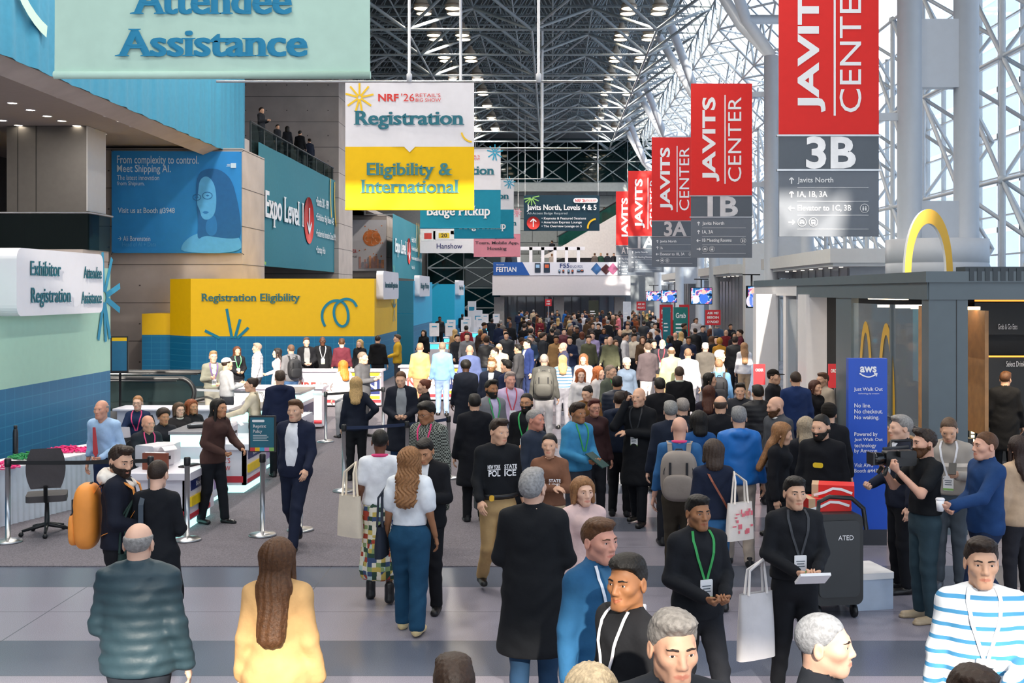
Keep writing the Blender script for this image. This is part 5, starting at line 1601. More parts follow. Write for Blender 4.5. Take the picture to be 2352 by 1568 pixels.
# escalator heads going down behind the counters
def esc_head(x, y, label):
    e = thing('escalator_balustrade', label, 'escalator', (x, y, 0))
    pr = [(-2.6, 1.25), (.35, 1.25)] + arc(.35, .93, .32, 90, -60, 10) + [(.0, .55), (-2.6, .55)]
    mb = MB(); mb.prism([(p[0], p[1]) for p in pr], -.015, .015, 'y'); mb.build('glass_side', m_railglass, e)
    mb = MB(); mb.tube([(p[0], 0, p[1]) for p in pr[:-1]], .05, 8); mb.build('handrail', m_black, e)
    mb = MB(); mb.box(-2.6, .6, -.12, .12, 0, .55); mb.build('skirt', mat('escalator_skirt', '#6d6f72', .35, .7), e)
    mb = MB(); mb.tube([(-2.6, -.02, 1.2), (.3, -.02, 1.2)] , .02, 6); mb.build('trim', m_steel, e)
esc_head(-8.35, 25.2, 'nearer escalator side with black handrail behind the registration counters')
esc_head(-8.5, 27.2, 'farther escalator side with black handrail behind the registration counters')

# ------------------------------------------------ skirted lanyard tables
m_skirt = mat('silver_table_skirt', '#c9cbd8', .45, var=.06)
m_top = mat('white_table_top', '#ece6ec', .5, var=.03)
TA = R(-18.8)      # the tables lean to the right as they run back
def skirt_table(cx, cy, ln, wd, rz, label):
    t = thing('skirted_table', label, 'table', (cx, cy, 0), rz)
    mb = MB(); mb.rbox(-wd / 2, wd / 2, -ln / 2, ln / 2, .73, .76, .03, 'z'); mb.build('tabletop', m_top, t)
    mb = MB()
    per = [(-wd / 2, -ln / 2), (wd / 2, -ln / 2), (wd / 2, ln / 2), (-wd / 2, ln / 2), (-wd / 2, -ln / 2)]
    for (a, b_) in zip(per, per[1:]):
        Ls = math.hypot(b_[0] - a[0], b_[1] - a[1]); n = int(Ls / .018)
        nxv, nyv = (b_[1] - a[1]) / Ls, -(b_[0] - a[0]) / Ls
        def f(u, v):
            o = .012 + .010 * math.sin(u * Ls * 62) * (.35 + .65 * (1 - v)) + .015 * (1 - v)
            return (a[0] + (b_[0] - a[0]) * u + nxv * o, a[1] + (b_[1] - a[1]) * u + nyv * o, .01 + .735 * v)
        mb.sheet(f, n, 3)
    mb.build('skirt', m_skirt, t)
    return t
skirt_table(-7.42, 16.2, 2.44, .76, TA, 'silver skirted table with lanyard piles, nearer one by the mint wall')
skirt_table(-6.72, 18.25, 1.7, .76, TA, 'silver skirted table holding the laptop, farther one by the mint wall')
def lanyards(name, loc, r, col, label, n=46, seed=1):
    rn = random.Random(seed); mb = MB()
    for i in range(n):
        a = rn.uniform(0, 2 * PI); q = r * math.sqrt(rn.random()) * .85
        x, y = q * math.cos(a), q * math.sin(a) * .7; z = .012 + .09 * max(0, 1 - q / r) * rn.random()
        w = rn.uniform(.05, .11); th = rn.uniform(0, PI)
        pts = [(x + w * math.cos(t) * math.cos(th) - w * .35 * math.sin(t) * math.sin(th), y + w * math.cos(t) * math.sin(th) + w * .35 * math.sin(t) * math.cos(th), z + .012 * math.sin(2 * t + i)) for t in [2 * PI * k / 8 for k in range(9)]]
        mb.tube(pts, .009, 4, cap=False)
    o = mb.build(name, mat('lanyard_' + col, col, .6, var=.15)); o.location = loc; tag(o, label, 'lanyards', None, 'stuff'); return o
lanyards('lanyard_pile', (-7.35, 16.55, .765), .32, '#1f8a4c', 'pile of green lanyards on the skirted table', seed=1)
lanyards('lanyard_pile', (-7.08, 17.25, .765), .34, '#e8307e', 'large pile of pink lanyards on the skirted table', 60, seed=2)
lanyards('lanyard_pile', (-7.35, 15.6, .765), .26, '#e8307e', 'small pink lanyard pile at the front of the skirted table', 24, seed=3)
lanyards('lanyard_pile', (-6.3, 18.0, .765), .16, '#e8307e', 'few pink lanyards beside the laptop on the far table', 14, seed=4)
def bottle(x, y, z, col, label, h=.24):
    t = thing('water_bottle', label, 'bottle', (x, y, z))
    mb = MB(); mb.lathe([(0, 0), (.036, 0), (.038, .02), (.038, h * .75), (.03, h * .86), (.02, h * .9)], n=14); mb.build('body', mat('bottle_' + col, col, .35), t)
    mb = MB(); mb.lathe([(.02, h * .9), (.026, h * .9), (.026, h), (0, h)], n=12); mb.build('cap', m_black, t)
bottle(-7.72, 16.9, .76, '#1a1c22', 'black bottle standing against the mint wall', .42)
bottle(-7.45, 15.4, .76, '#2344a8', 'blue bottle at the left picture edge on the table', .26)
# laptop
t = thing('laptop', 'open silver laptop on the far skirted table', 'laptop', (-6.72, 18.35, .762), R(-10))
mb = MB(); mb.rbox(-.17, .17, -.02, .22, 0, .016, .012, 'z'); mb.build('base', mat('laptop_silver', '#a9abb2', .35, .6), t)
mb = MB(); mb.prism(rrect(-.17, .17, 0, .235, .014), -.008, 0, 'y'); o = mb.build('lid', mat('laptop_silver'), t); o.location = (0, -.02, .012); o.rotation_euler = (R(12), 0, 0)

# task chair beside the table
def task_chair(loc, rz, label, col='#4a4648'):
    t = thing('task_chair', label, 'chair', loc, rz); m = mat('chair_fabric_' + col, col, .85, bump=.3)
    mb = MB(); mb.rbox(-.24, .24, -.24, .23, .44, .52, .07, 'z'); mb.build('seat', m, t)
    mb = MB(); mb.sheet(lambda a, b: ((a - .5) * .46 * (1 - .25 * (2 * b - 1) ** 2), .24 + .04 * b - .05 * math.cos((a - .5) * 2), .62 + .5 * b), 12, 12); mb.sheet(lambda a, b: ((a - .5) * .46 * (1 - .25 * (2 * b - 1) ** 2), .30 + .04 * b - .05 * math.cos((a - .5) * 2), .62 + .5 * b), 12, 12); mb.rbox(-.17, .17, .21, .26, .64, 1.08, .1); mb.build('backrest', m, t)
    mb = MB(); mb.tube([(0, .05, .42), (0, .27, .46), (0, .31, .66)], .025, 8); mb.build('back_bracket', m_black, t)
    mb = MB(); mb.tube([(0, 0, .1), (0, 0, .44)], [.035, .025], 10); mb.build('gas_column', m_black, t)
    for k in range(5):
        a = 2 * PI * k / 5 + .3
        mb = MB(); mb.tube([(0, 0, .13), (.3 * math.cos(a), .3 * math.sin(a), .07)], [.03, .018], 6); lg = mb.build('leg', m_black, t)
        mb = MB(); mb.lathe([(0, -.018), (.03, -.018), (.03, .018), (0, .018)], n=12); mb.v = [(v[0] + .31 * math.cos(a), v[2] + .31 * math.sin(a), v[1] + .031) for v in mb.v]; mb.build('caster', m_black, lg)
    return t
task_chair((-6.45, 15.0, .012), R(200), 'dark gray swivel task chair beside the silver skirted table')

# ------------------------------------------------ registration counters with glowing blocks
m_cw = mat('counter_white', '#e6e2ec', .35, var=.02)
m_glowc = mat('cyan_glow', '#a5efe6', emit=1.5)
m_navy = mat('navy_plate', '#1c2c66', .4); m_redp = mat('red_plate', '#c92f3c', .5); m_yp = mat('yellow_plate', '#f2cf1c', .5)
m_ctop = mat('gray_counter_top', '#8d8a8e', .3)
def low_desk(x0, x1, y0, y1, label):
    t = thing('registration_desk', label, 'desk', ((x0 + x1) / 2, y0, .012)); w = (x1 - x0) / 2; L_ = y1 - y0
    mb = MB(); mb.rbox(-w, w, 0, L_, .66, .76, .012, 'x'); mb.build('worktop', m_cw, t)
    mb = MB(); mb.box(w - .12, w - .06, .05, L_ - .05, .12, .66); mb.box(-w + .05, w - .06, .05, .1, .12, .66); mb.build('front_panel', m_cw, t)
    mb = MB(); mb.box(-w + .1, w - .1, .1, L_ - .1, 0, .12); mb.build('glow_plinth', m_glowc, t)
    mb = MB(); mb.box(w - .06, w - .05, .2, L_ - .3, .5, .63); pl = mb.build('name_plate', m_navy, t)
    fit_text('Booth', .25 + (L_ - .5) / 2 - .1, .565, .3, .06, m_whitet, t, dy=0); o = [c for c in t.children if c.name.startswith('lettering')][-1]; o.rotation_euler = (0, 0, R(90)); o.location = (w - .047, 0, 0)
    mb = MB(); mb.box(w - .06, w - .03, .15, L_ - .25, .30, .42); mb.build('yellow_slot', m_yp, t)
    mb = MB(); mb.box(w - .06, w - .05, .15, L_ - .25, .14, .2); mb.build('red_stripe', m_redp, t)
    for i, tx in enumerate(("RETAIL'S", 'BIG SHOW')):
        o = fit_text(tx, -w * .1, .5 - i * .12, w * .8, .075, m_redt, t, dy=.045)
    mb = MB(); mb.box(-w + .1, w - .1, .045, .05, .16, .26); mb.build('red_band', m_redp, t)
    return t
def tall_block(x0, x1, y0, y1, label):
    t = thing('counter_block', label, 'counter', ((x0 + x1) / 2, y0, .012)); w = (x1 - x0) / 2; L_ = y1 - y0
    mb = MB(); mb.rbox(-w - .02, w + .02, -.02, L_ + .02, 1.07, 1.12, .01, 'x'); mb.build('worktop', m_ctop, t)
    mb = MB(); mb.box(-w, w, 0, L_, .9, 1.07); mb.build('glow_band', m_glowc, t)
    mb = MB(); mb.box(-w, w, 0, L_, .08, .9); mb.build('body', m_cw, t)
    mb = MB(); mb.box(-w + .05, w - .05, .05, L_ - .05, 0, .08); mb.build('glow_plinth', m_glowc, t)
    mb = MB(); mb.box(w, w + .01, .1, L_ - .1, .55, .82); mb.build('name_plate', m_navy, t)
    o = fit_text('Booth', L_ / 2, .66, L_ * .3, .07, m_whitet, t, dy=0); o.rotation_euler = (0, 0, R(90)); o.location = (w + .013, 0, 0)
    mb = MB(); mb.box(w, w + .01, .1, L_ - .1, .2, .42); mb.build('violet_plate', mat('violet_plate', '#a88cc0', .5), t)
    return t
low_desk(-5.5, -4.65, 15.1, 16.4, 'low white registration desk with yellow slot nearest the viewer')
tall_block(-5.4, -4.95, 16.6, 17.8, 'tall white counter block with glowing band behind the nearest desk')
low_desk(-5.5, -4.65, 18.0, 19.4, 'low white registration desk behind the nearest glowing block')
tall_block(-5.4, -4.95, 19.7, 21.0, 'second tall glowing counter block further along the row')
low_desk(-5.5, -4.65, 21.2, 22.8, 'third low white registration desk at the back of the row')
tall_block(-5.4, -4.95, 23.0, 24.4, 'third tall glowing counter block at the back of the row')
def back_counter(x0, x1, y, label, h=1.0, text_=None, cols=None):
    t = thing('long_counter', label, 'counter', ((x0 + x1) / 2, y, .012)); w = (x1 - x0) / 2
    mb = MB(); mb.rbox(-w - .05, w + .05, -.1, .6, h - .05, h, .02, 'x'); mb.build('worktop', m_cw, t)
    mb = MB(); mb.box(-w, w, 0, .5, .05, h - .05); mb.build('front_panel', m_cw, t)
    mb = MB(); mb.box(-w, w, -.012, 0, .12, .2); mb.build('red_stripe', m_redp, t)
    if text_:
        fit_text("NRF", -w * .55, .55, .55, .24, m_redt, t, dy=-.02, bold=.03); fit_text("'26", -w * .55 + .6, .55, .4, .24, mat('gray_print2', '#8a7f80', .6), t, dy=-.02)
        mb = MB(); mb.box(w * .25, w * .98, -.02, 0, .35, .8); mb.build('navy_panel', m_navy, t)
        fit_text(text_, w * .62, .58, w * .6, .2, m_whitet, t, dy=-.03, bold=.02)
        mb = MB(); mb.box(w * .25, w * .98, -.018, 0, .84, .92); mb.box(w * .25, w * .98, -.018, 0, .22, .3); mb.build('yellow_band', m_yp, t)
    return t
back_counter(-8.0, -5.9, 21.6, 'white counter behind the seated staff beside the escalator', .95)
back_counter(-7.4, -5.2, 26.5, 'white counter in the sun in front of the yellow booth', .95)
back_counter(-7.2, -4.6, 31.5, 'white counter with red lettering and navy panel in front of the yellow booth', 1.0, 'ION')
back_counter(-4.3, -2.2, 33.2, 'white counter with navy and yellow panels right of the yellow booth', 1.0, 'ION')
# small machines on the counters
def printer(loc, rz, label, s=1.0):
    t = thing('badge_printer', label, 'printer', loc, rz)
    mb = MB(); mb.rbox(-.16 * s, .16 * s, -.15 * s, .17 * s, 0, .26 * s, .03 * s, 'x'); mb.build('body', mat('printer_white', '#dcd9de', .4), t)
    mb = MB(); mb.sheet(lambda a, b: ((a - .5) * .2 * s, -.15 * s - .12 * s * b, (.2 + .05 * math.sin(b * 3)) * s), 6, 8); mb.build('label_paper', m_whitet, t)
    mb = MB(); mb.box(-.1 * s, .1 * s, -.155 * s, -.15 * s, .08 * s, .12 * s); mb.build('slot', m_black, t)
printer((-5.3, 16.1, .772), R(180), 'white badge printer on the nearest low desk')
printer((-5.2, 18.7, .772), R(90), 'white badge printer on the second low desk')
printer((-5.32, 15.75, .772), R(60), 'second white badge printer at the left end of the nearest desk', 1.1)
t = thing('handheld_scanner', 'small dark scanner lying on the nearest glowing block', 'scanner', (-5.15, 17.0, 1.134), R(30))
mb = MB(); mb.rbox(-.12, .12, -.05, .05, 0, .05, .02, 'x'); mb.build('body', m_black, t)
mb = MB(); mb.box(-.08, .08, -.035, .035, .05, .054); mb.build('display', mat('pale_display', '#c8cdd4', .3), t)
t = thing('folder', 'brown card folder standing on the nearest low desk', 'folder', (-5.2, 15.4, .772), R(-8))
mb = MB(); mb.rbox(-.17, .17, -.03, .03, 0, .22, .01); mb.build('cover', mat('brown_card', '#7a3f2c', .6), t)
mb = MB(); mb.box(-.14, .14, -.02, .02, .22, .225); mb.build('paper_edge', m_whitet, t)
t = thing('keyboard', 'black keypad and cable on the nearest low desk', 'keyboard', (-4.85, 15.7, .772), R(70))
mb = MB(); mb.rbox(-.16, .16, -.06, .06, 0, .02, .01, 'z'); mb.build('body', m_black, t)
mb = MB()
for i in range(8):
    for k in range(3): mb.box(-.14 + i * .036, -.112 + i * .036, -.045 + k * .032, -.02 + k * .032, .02, .026)
mb.build('keys', mat('key_gray', '#33363c', .5), t)

# ------------------------------------------------ queue posts
def stanchion(loc, label, belts=(), sign=None, bh=1.0):
    t = thing('queue_post', label, 'post', loc)
    mb = MB(); mb.lathe([(0, 0), (.17, 0), (.175, .012), (.16, .03), (.06, .045), (.03, .06), (0, .06)], n=28); mb.build('base', m_steel, t)
    mb = MB(); mb.tube([(0, 0, .05), (0, 0, .95)], .032, 14); mb.build('pole', m_steel, t)
    mb = MB(); mb.lathe([(.036, .93), (.04, .94), (.04, 1.02), (.034, 1.035), (0, 1.035)], n=14); mb.build('cap', m_black, t)
    for i, q in enumerate(belts):
        v = Vector((q[0] - loc[0], q[1] - loc[1], 0)); n = v.normalized(); a = n * .04; e = v - n * .04
        mb = MB(); mid_ = (a + e) / 2
        for z0, z1, sgn in ((.955, 1.005, 0),):
            pts = [a, mid_ - Vector((0, 0, .012)), e]; side = Vector((-n.y, n.x, 0)) * .002
            for p, r_ in zip(pts, pts[1:]):
                vs = [p + side + Vector((0, 0, z0)), r_ + side + Vector((0, 0, z0)), r_ + side + Vector((0, 0, z1)), p + side + Vector((0, 0, z1)), p - side + Vector((0, 0, z0)), r_ - side + Vector((0, 0, z0)), r_ - side + Vector((0, 0, z1)), p - side + Vector((0, 0, z1))]
                mb.add(vs, [(0, 1, 2, 3), (7, 6, 5, 4), (0, 4, 5, 1), (3, 2, 6, 7)])
        mb.build('belt', mat(q[2], {'belt_black': '#14161a', 'belt_navy': '#1c2c4c', 'belt_gray': '#8f949c'}[q[2]], .7), t)
    if sign:
        mb = MB(); mb.box(-.17, .17, -.02, .02, 1.06, 1.52); f_ = mb.build('sign_frame', m_black, t)
        mb = MB(); mb.box(-.15, .15, -.024, -.02, 1.12, 1.5); mb.build('poster', mat('poster_teal', '#17657a', .5), f_)
        fit_text('Reprint', -.03, 1.385, .17, .05, m_whitet, f_, dy=-.028, serif=True, fat=.02); fit_text('Policy', -.055, 1.32, .12, .05, m_whitet, f_, dy=-.028, serif=True, fat=.02)
        mb = MB()
        for k in range(4): mb.box(-.115, .06 + .02 * (k % 2), -.026, -.024, 1.27 - k * .022, 1.277 - k * .022)
        mb.rbox(-.125, .03, -.026, -.024, 1.44, 1.47, .012); mb.build('small_print', m_whitet, f_)
        for k, c_ in enumerate(('#d43b3b', '#f2c200', '#3fb0d8', '#e28ab8', '#8fc46a')):
            mb = MB(); mb.box(-.15 + k * .06, -.09 + k * .06, -.025, -.02, 1.075, 1.12); mb.build('colour_block', mat('block' + c_, c_, .5), f_)
    return t
sp = lambda px, py, z=.012: ((px - VX) * (FPX * CH / (py - VY)) / FPX, FPX * CH / (py - VY), z)
A, B2, C2 = sp(18, 1247), sp(346, 1240), sp(430, 1243)
stanchion(A, 'steel queue post at the left edge with black belt running right', [(B2[0], B2[1], 'belt_black')])
stanchion(B2, 'steel queue post behind the man with the orange backpack', [])
stanchion(C2, 'steel queue post right of the woman in the black dress')
stanchion(sp(603, 1232), 'steel queue post carrying the teal Reprint Policy sign', sign=1)
stanchion(sp(690, 1220), 'steel queue post right of the Reprint Policy sign')
E1, E2, E3 = sp(790, 1130), sp(935, 1118), sp(1030, 1100)
stanchion(E1, 'queue post with navy belt behind the woman in the white tee', [(E2[0], E2[1], 'belt_navy')])
stanchion(E2, 'queue post with navy belt in front of the man in the dark coat', [(E3[0], E3[1], 'belt_navy')])
stanchion(E3, 'queue post at the right end of the navy belt')
F1, F2, F3, F4 = sp(445, 1000), sp(620, 1010), sp(748, 1016), sp(880, 1000)
stanchion(F1, 'queue post with gray belt in front of the man in the white cap', [(F2[0], F2[1], 'belt_gray')])
stanchion(F2, 'queue post with gray belt in front of the leather jacket man', [(F3[0], F3[1], 'belt_gray')])
stanchion(F3, 'queue post in the sun left of the blonde woman in navy', [(F4[0], F4[1], 'belt_black')])
stanchion(F4, 'queue post in the sun beside the man holding a phone')

# ------------------------------------------------ far cyan counters with monitors
m_mon = mat('monitor_white', '#e4e2e6', .4)
k = 0
for i in range(8):
    dx_ = ((-5.0, -3.9, 47.4), (-4.9, -3.6, 53), (-4.7, -3.3, 59.5), (-4.2, -2.9, 67.5))[i // 2]
    o = Vector(((dx_[0] + dx_[1]) / 2 + (-.32, .32)[i % 2], 0, 0)); d = dx_[2]
    t = thing('registration_monitor', f'white monitor on a stand, {ords[i]} of the cyan desks beyond the yellow booth', 'monitor', (o.x, d, 1.06), R(20), 'monitors on the far cyan desks')
    mb = MB(); mb.rbox(-.2, .2, -.02, .02, .25, .78, .03); mb.build('screen_back', m_mon, t)
    mb = MB(); mb.tube([(0, .03, 0), (0, .03, .4)], .02, 6); mb.box(-.12, .12, -.08, .1, 0, .02); mb.build('stand', m_steel, t)
    mb = MB(); mb.box(-.1, .1, -.026, -.02, .62, .66); mb.build('screen_mark', m_cyant, t)
for i, (x0, x1, y_) in enumerate(((-5.0, -3.9, 47.4), (-4.9, -3.6, 53), (-4.7, -3.3, 59.5), (-4.2, -2.9, 67.5))):
    t = thing('registration_desk', f'{ords[i]} white and cyan glowing desk under the far monitors', 'desk', ((x0 + x1) / 2, y_, .012)); w = (x1 - x0) / 2
    mb = MB(); mb.rbox(-w, w, -.4, .4, .99, 1.045, .02, 'x'); mb.build('worktop', m_cw, t)
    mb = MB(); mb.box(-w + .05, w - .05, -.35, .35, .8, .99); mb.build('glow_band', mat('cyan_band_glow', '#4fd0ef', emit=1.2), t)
    mb = MB(); mb.box(-w + .05, w - .05, -.35, .35, 0, .8); mb.build('body', m_cw, t)
for i, (px, y0, y1, d) in enumerate(((1084, 692, 742, 62), (1098, 712, 748, 60))):
    o = D(px, y1, d); h = (y1 - y0) * d / FPX
    t = thing('info_totem', ('tall', 'short')[i] + ' white info totem in front of the far dark window', 'sign', (o.x, d, .012), R(-15))
    zt = CH - (y0 - VY) * d / FPX
    mb = MB(); mb.rbox(-.22, .22, -.04, .04, .05, zt, .03); mb.build('panel', m_sign, t)
    mb = MB(); mb.box(-.3, .3, -.15, .15, 0, .05); mb.build('foot', m_steel, t)
    mb = MB(); mb.box(-.15, .15, -.045, -.04, zt - .5, zt - .3); mb.build('print', m_cyant, t)

# ------------------------------------------------ hall screens
def tv(px0, px1, py0, py1, d, label, rz=0.0):
    k_ = d / FPX; o = D((px0 + px1) / 2, py1, d); w = (px1 - px0) * k_ / 2; h = (py1 - py0) * k_
    t = thing('wall_screen', label, 'screen', o, rz)
    mb = MB(); mb.rbox(-w, w, 0, .08, 0, h, .02); mb.build('screen_case', m_black, t)
    m = mat('screen_picture', '#000000', .3)
    n = m.node_tree.nodes
    if 'pic' not in n:
        l = m.node_tree.links
        tc = n.new('ShaderNodeTexCoord'); no = n.new('ShaderNodeTexNoise'); no.name = 'pic'; no.inputs['Scale'].default_value = 4; no.inputs['Detail'].default_value = 2
        r = n.new('ShaderNodeValToRGB'); cs = ((.36, '#0b1a3a'), (.45, '#2f7fc0'), (.5, '#cfd6ea'), (.56, '#d0567a'), (.62, '#2453a0'))
        r.color_ramp.elements[0].position = cs[0][0]; r.color_ramp.elements[0].color = hx(cs[0][1]); r.color_ramp.elements[1].position = cs[1][0]; r.color_ramp.elements[1].color = hx(cs[1][1])
        for p, c_ in cs[2:]: e = r.color_ramp.elements.new(p); e.color = hx(c_)
        b_ = n['Principled BSDF']; l.new(tc.outputs['Object'], no.inputs['Vector']); l.new(no.outputs['Fac'], r.inputs[0]); l.new(r.outputs[0], b_.inputs['Emission Color']); b_.inputs['Emission Strength'].default_value = 1.2
    mb = MB(); mb.box(-w + .03, w - .03, -.006, 0, .03, h - .03); sc = mb.build('screen', m, t)
    figs = [((w * .22, h * .72, .1), '#e6b8a0'), ((w * .22, h * .35, .2), '#3f6fd0'), ((-w * .5, h * .3, .16), '#d8d0e0')]
    for (x, z, r_), c_ in figs:
        mb = MB(); rr = r_ * h * 1.3; n_ = 18
        mb.add([(x + rr * math.cos(2 * PI * i / n_), -.009, z + rr * 1.2 * math.sin(2 * PI * i / n_)) for i in range(n_)], [list(range(n_))])
        mm = mat('pic' + c_, c_, .3, emit=.8); mb.build('picture_shape', mm, sc)
    mb = MB(); mb.tube([(0, .04, h), (0, .04, h + .35)], .03, 6); mb.box(-.3, .3, .0, .1, h + .33, h + .37); mb.build('ceiling_mount', m_black, t)
tv(1586, 1636, 660, 699, 50, 'hanging screen showing a person in blue, nearest of the three in a row')
tv(1518, 1555, 666, 695, 68, 'middle hanging screen in the row along the far right wall')
tv(1483, 1520, 668, 691, 73, 'farthest hanging screen in the row along the far right wall')
tv(1714, 1742, 656, 707, 37, 'dark edged hanging screen beside the white kiosk pillar', R(25))

# ------------------------------------------------ ask me signs, posters
def ask(px0, px1, py0, py1, d, lines, label, post=True):
    k_ = d / FPX; o = D((px0 + px1) / 2, py1, d); w = (px1 - px0) * k_ / 2; h = (py1 - py0) * k_
    t = thing('pole_sign', label, 'sign', (o.x, d, 0.012))
    mb = MB(); mb.box(-w, w, -.02, .02, o.z, o.z + h); mb.build('red_board', mat('ask_red', '#cf2b36', .5, var=.02), t)
    for i, s in enumerate(lines):
        fit_text(s, 0, o.z + h * (1 - (i + .75) / (len(lines) + .5)), w * (1.5 if len(s) > 5 else 1.1), h * .55 / (len(lines) + .4), m_whitet, t, dy=-.03, bold=.03)
    if post:
        mb = MB(); mb.tube([(0, .03, .02), (0, .03, o.z + h * .5)], .03, 8); mb.build('pole', m_col, t)
        mb = MB(); mb.lathe([(0, 0), (.22, 0), (.22, .02), (0, .025)], n=18); mb.build('base', m_steel, t)
ask(1620, 1655, 712, 747, 40, ('ASK ME/', 'BESOIN', "D'AIDE?"), 'red Ask Me Besoin d Aide sign above the crowd on the right')
ask(1462, 1483, 693, 713, 60, ('ASK ME', 'PREGUNTE'), 'red Ask Me sign on a white pole above the far crowd')
ask(1252, 1267, 687, 703, 72, ('ASK', 'ME'), 'small red Ask Me sign under the white landing')
def poster(px0, px1, py0, py1, d, col, head, label, bars=True):
    k_ = d / FPX; o = D((px0 + px1) / 2, py1, d); w = (px1 - px0) * k_ / 2; zt = o.z + (py1 - py0) * k_
    t = thing('poster_stand', label, 'sign', (o.x, d, .012))
    mb = MB(); mb.box(-w, w, -.03, .03, .1, zt); mb.build('panel', mat('poster_' + col, col, .5), t)
    mb = MB(); mb.box(-w - .05, w + .05, -.2, .2, 0, .1); mb.build('foot', m_steel, t)
    if head: fit_text(head, 0, zt - .35, w * 1.4, .22, m_whitet, t, dy=-.04, bold=.02)
    mb = MB()
    for i in range(3): mb.box(-w * .7, w * (.2 + .2 * (i % 2)), -.036, -.03, zt - .75 - i * .16, zt - .69 - i * .16)
    mb.build('print_lines', m_whitet, t)
poster(1515, 1545, 700, 745, 58, '#cf2b36', 'NRF', 'red info panel with white frame above the crowd at the right')
poster(1522, 1540, 706, 760, 52, '#1b7480', None, 'narrow teal poster beside the red info panel')
poster(1547, 1580, 706, 760, 50, '#17766f', 'Grab', 'teal and white Grab poster right of the narrow teal one')
poster(1560, 1583, 700, 716, 55, '#cf2b36', 'ASK', 'red panel behind the teal Grab poster')
poster(1352, 1375, 690, 712, 78, '#2c3226', None, 'dark poster under the right part of the white landing')
poster(1431, 1449, 693, 712, 74, '#d8dde6', None, 'white and blue poster under the right end of the landing')

# ------------------------------------------------ blue totem in front of the kiosk
P = Plane(14.4, 1994, 1250)
t = thing('totem_sign', 'tall bright blue totem with white lettering standing in front of the kiosk', 'sign', (P.o.x, 14.4, 0))
zb = 0
def tu(px): return (px - 1994) * 14.4 / FPX
def tw_(py): return CH - (py - VY) * 14.4 / FPX
mb = MB(); mb.box(tu(1949), tu(2038), 0, .12, .19, tw_(823)); mb.build('panel', mat('totem_blue', '#0f4fc0', .4, var=.02), t)
mb = MB(); mb.box(tu(1946), tu(2036), -.02, .3, 0, .19); mb.build('plinth', mat('totem_plinth', '#2b2e36', .5), t)
def tt(s, x0, x1, y0, y1, **kw): return fit_text(s, (tu(x0) + tu(x1)) / 2, (tw_(y0) + tw_(y1)) / 2, tu(x1) - tu(x0), tw_(y0) - tw_(y1), m_whitet, t, dy=-.008, **kw)
tt('aws', 1975, 2013, 841, 855, bold=.03); strokes([[(tu(x), tw_(y)) for x, y in smooth([(1974, 857), (1985, 864), (1998, 866), (2012, 859)])], [(tu(2007), tw_(857)), (tu(2014), tw_(857.5)), (tu(2012), tw_(864))]], .016, m_whitet, t, (0, -.008, 0), name='smile_arrow')
tt('Just Walk Out', 1961, 2027, 889, 899.5, bold=.006); tt('technology by amazon', 1971, 2019, 901.5, 906)
for s, x1, y in (('No line.', 2000, 931), ('No checkout.', 2027, 944.5), ('No waiting.', 2019, 958.5), ('Powered by', 2015, 997), ('Just Walk Out', 2027, 1010), ('technology', 2012, 1023), ('by Amazon', 2014, 1035), ('Visit AWS', 2005, 1068), ('Booth #4438', 2021, 1081)):
    tt(s, 1962, x1, y - 5, y + (6.5 if any(c in s for c in 'gyp') else 4.5), bold=.006)

# ------------------------------------------------ food kiosk
KX, KY = 4.8, 15.0
m_kg = mat('kiosk_gray', '#56636a', .45, var=.03); m_kw = mat('kiosk_white', '#dcdadb', .45, var=.02); m_kd = mat('kiosk_dark', '#1d1f22', .5, var=.1)
m_gold = mat('arch_gold', '#d8a828', .4, var=.03); m_wood = mat('kiosk_wood', '#b3814f', .5, var=.15, scale=8)
k_ = thing('food_kiosk', 'gray food kiosk with glass sides and open kitchen on the right', 'kiosk', (KX, KY, 0))
def kb(name, m, *bs):
    mb = MB()
    for q in bs: mb.box(*q)
    return mb.build(name, m, k_)
yl = lambda px: 4.8 * FPX / (px - VX) - KY
kb('roof', m_kg, (-.05, 6.6, -.05, 12.8, 3.22, 3.36)); kb('fascia', m_kg, (-.02, .1, 0, 8.0, 3.0, 3.22), (0, 6.6, -.02, .1, 3.0, 3.22)); kb('fascia_white', m_kw, (-.03, .1, 8.0, 12.8, 3.02, 3.26))
mb = MB()
for i in range(60): mb.box(.5 + i * .1, .56 + i * .1, -.06, -.02, 3.24, 3.40)
mb.box(.45, 6.6, -.05, .3, 3.36, 3.42); mb.build('roof_grille', mat('grille_dark', '#2b363d', .5), k_)
kb('corner_column', m_kg, (.0, .50, 0, .28, 0, 3.22)); kb('column_seam', m_kd, (.35, .36, -.004, 0, 0, 3.0))
kb('side_column', m_kg, (-.0, .12, yl(1955), yl(1920), 0, 3.0)); kb('white_pillar', m_kw, (-.45, .02, 10.1, 10.5, 0, 3.05)); kb('white_pillar', m_kw, (-.01, .2, yl(1806), yl(1800), 0, 3.05)); kb('white_pillar', m_kw, (-.08, .3, yl(1862), yl(1842), 0, 3.05))
kb('glass_panel', m_glass, (.03, .045, .35, yl(1955), 1.15, 2.92)); kb('glass_panel', m_glass, (.03, .045, yl(1842), yl(1778), .4, 2.95))
kb('lower_panel', m_wood, (.0, .08, .3, yl(1955), 0, 1.15)); kb('wood_trim', m_wood, (.0, .06, .28, .42, 1.15, 2.92)); kb('mullion', m_kg, (.0, .06, yl(2047), yl(2043), 1.15, 2.92)); kb('shelf_rail', m_steel, (-.02, 0, .3, yl(1955), 1.3, 1.33))
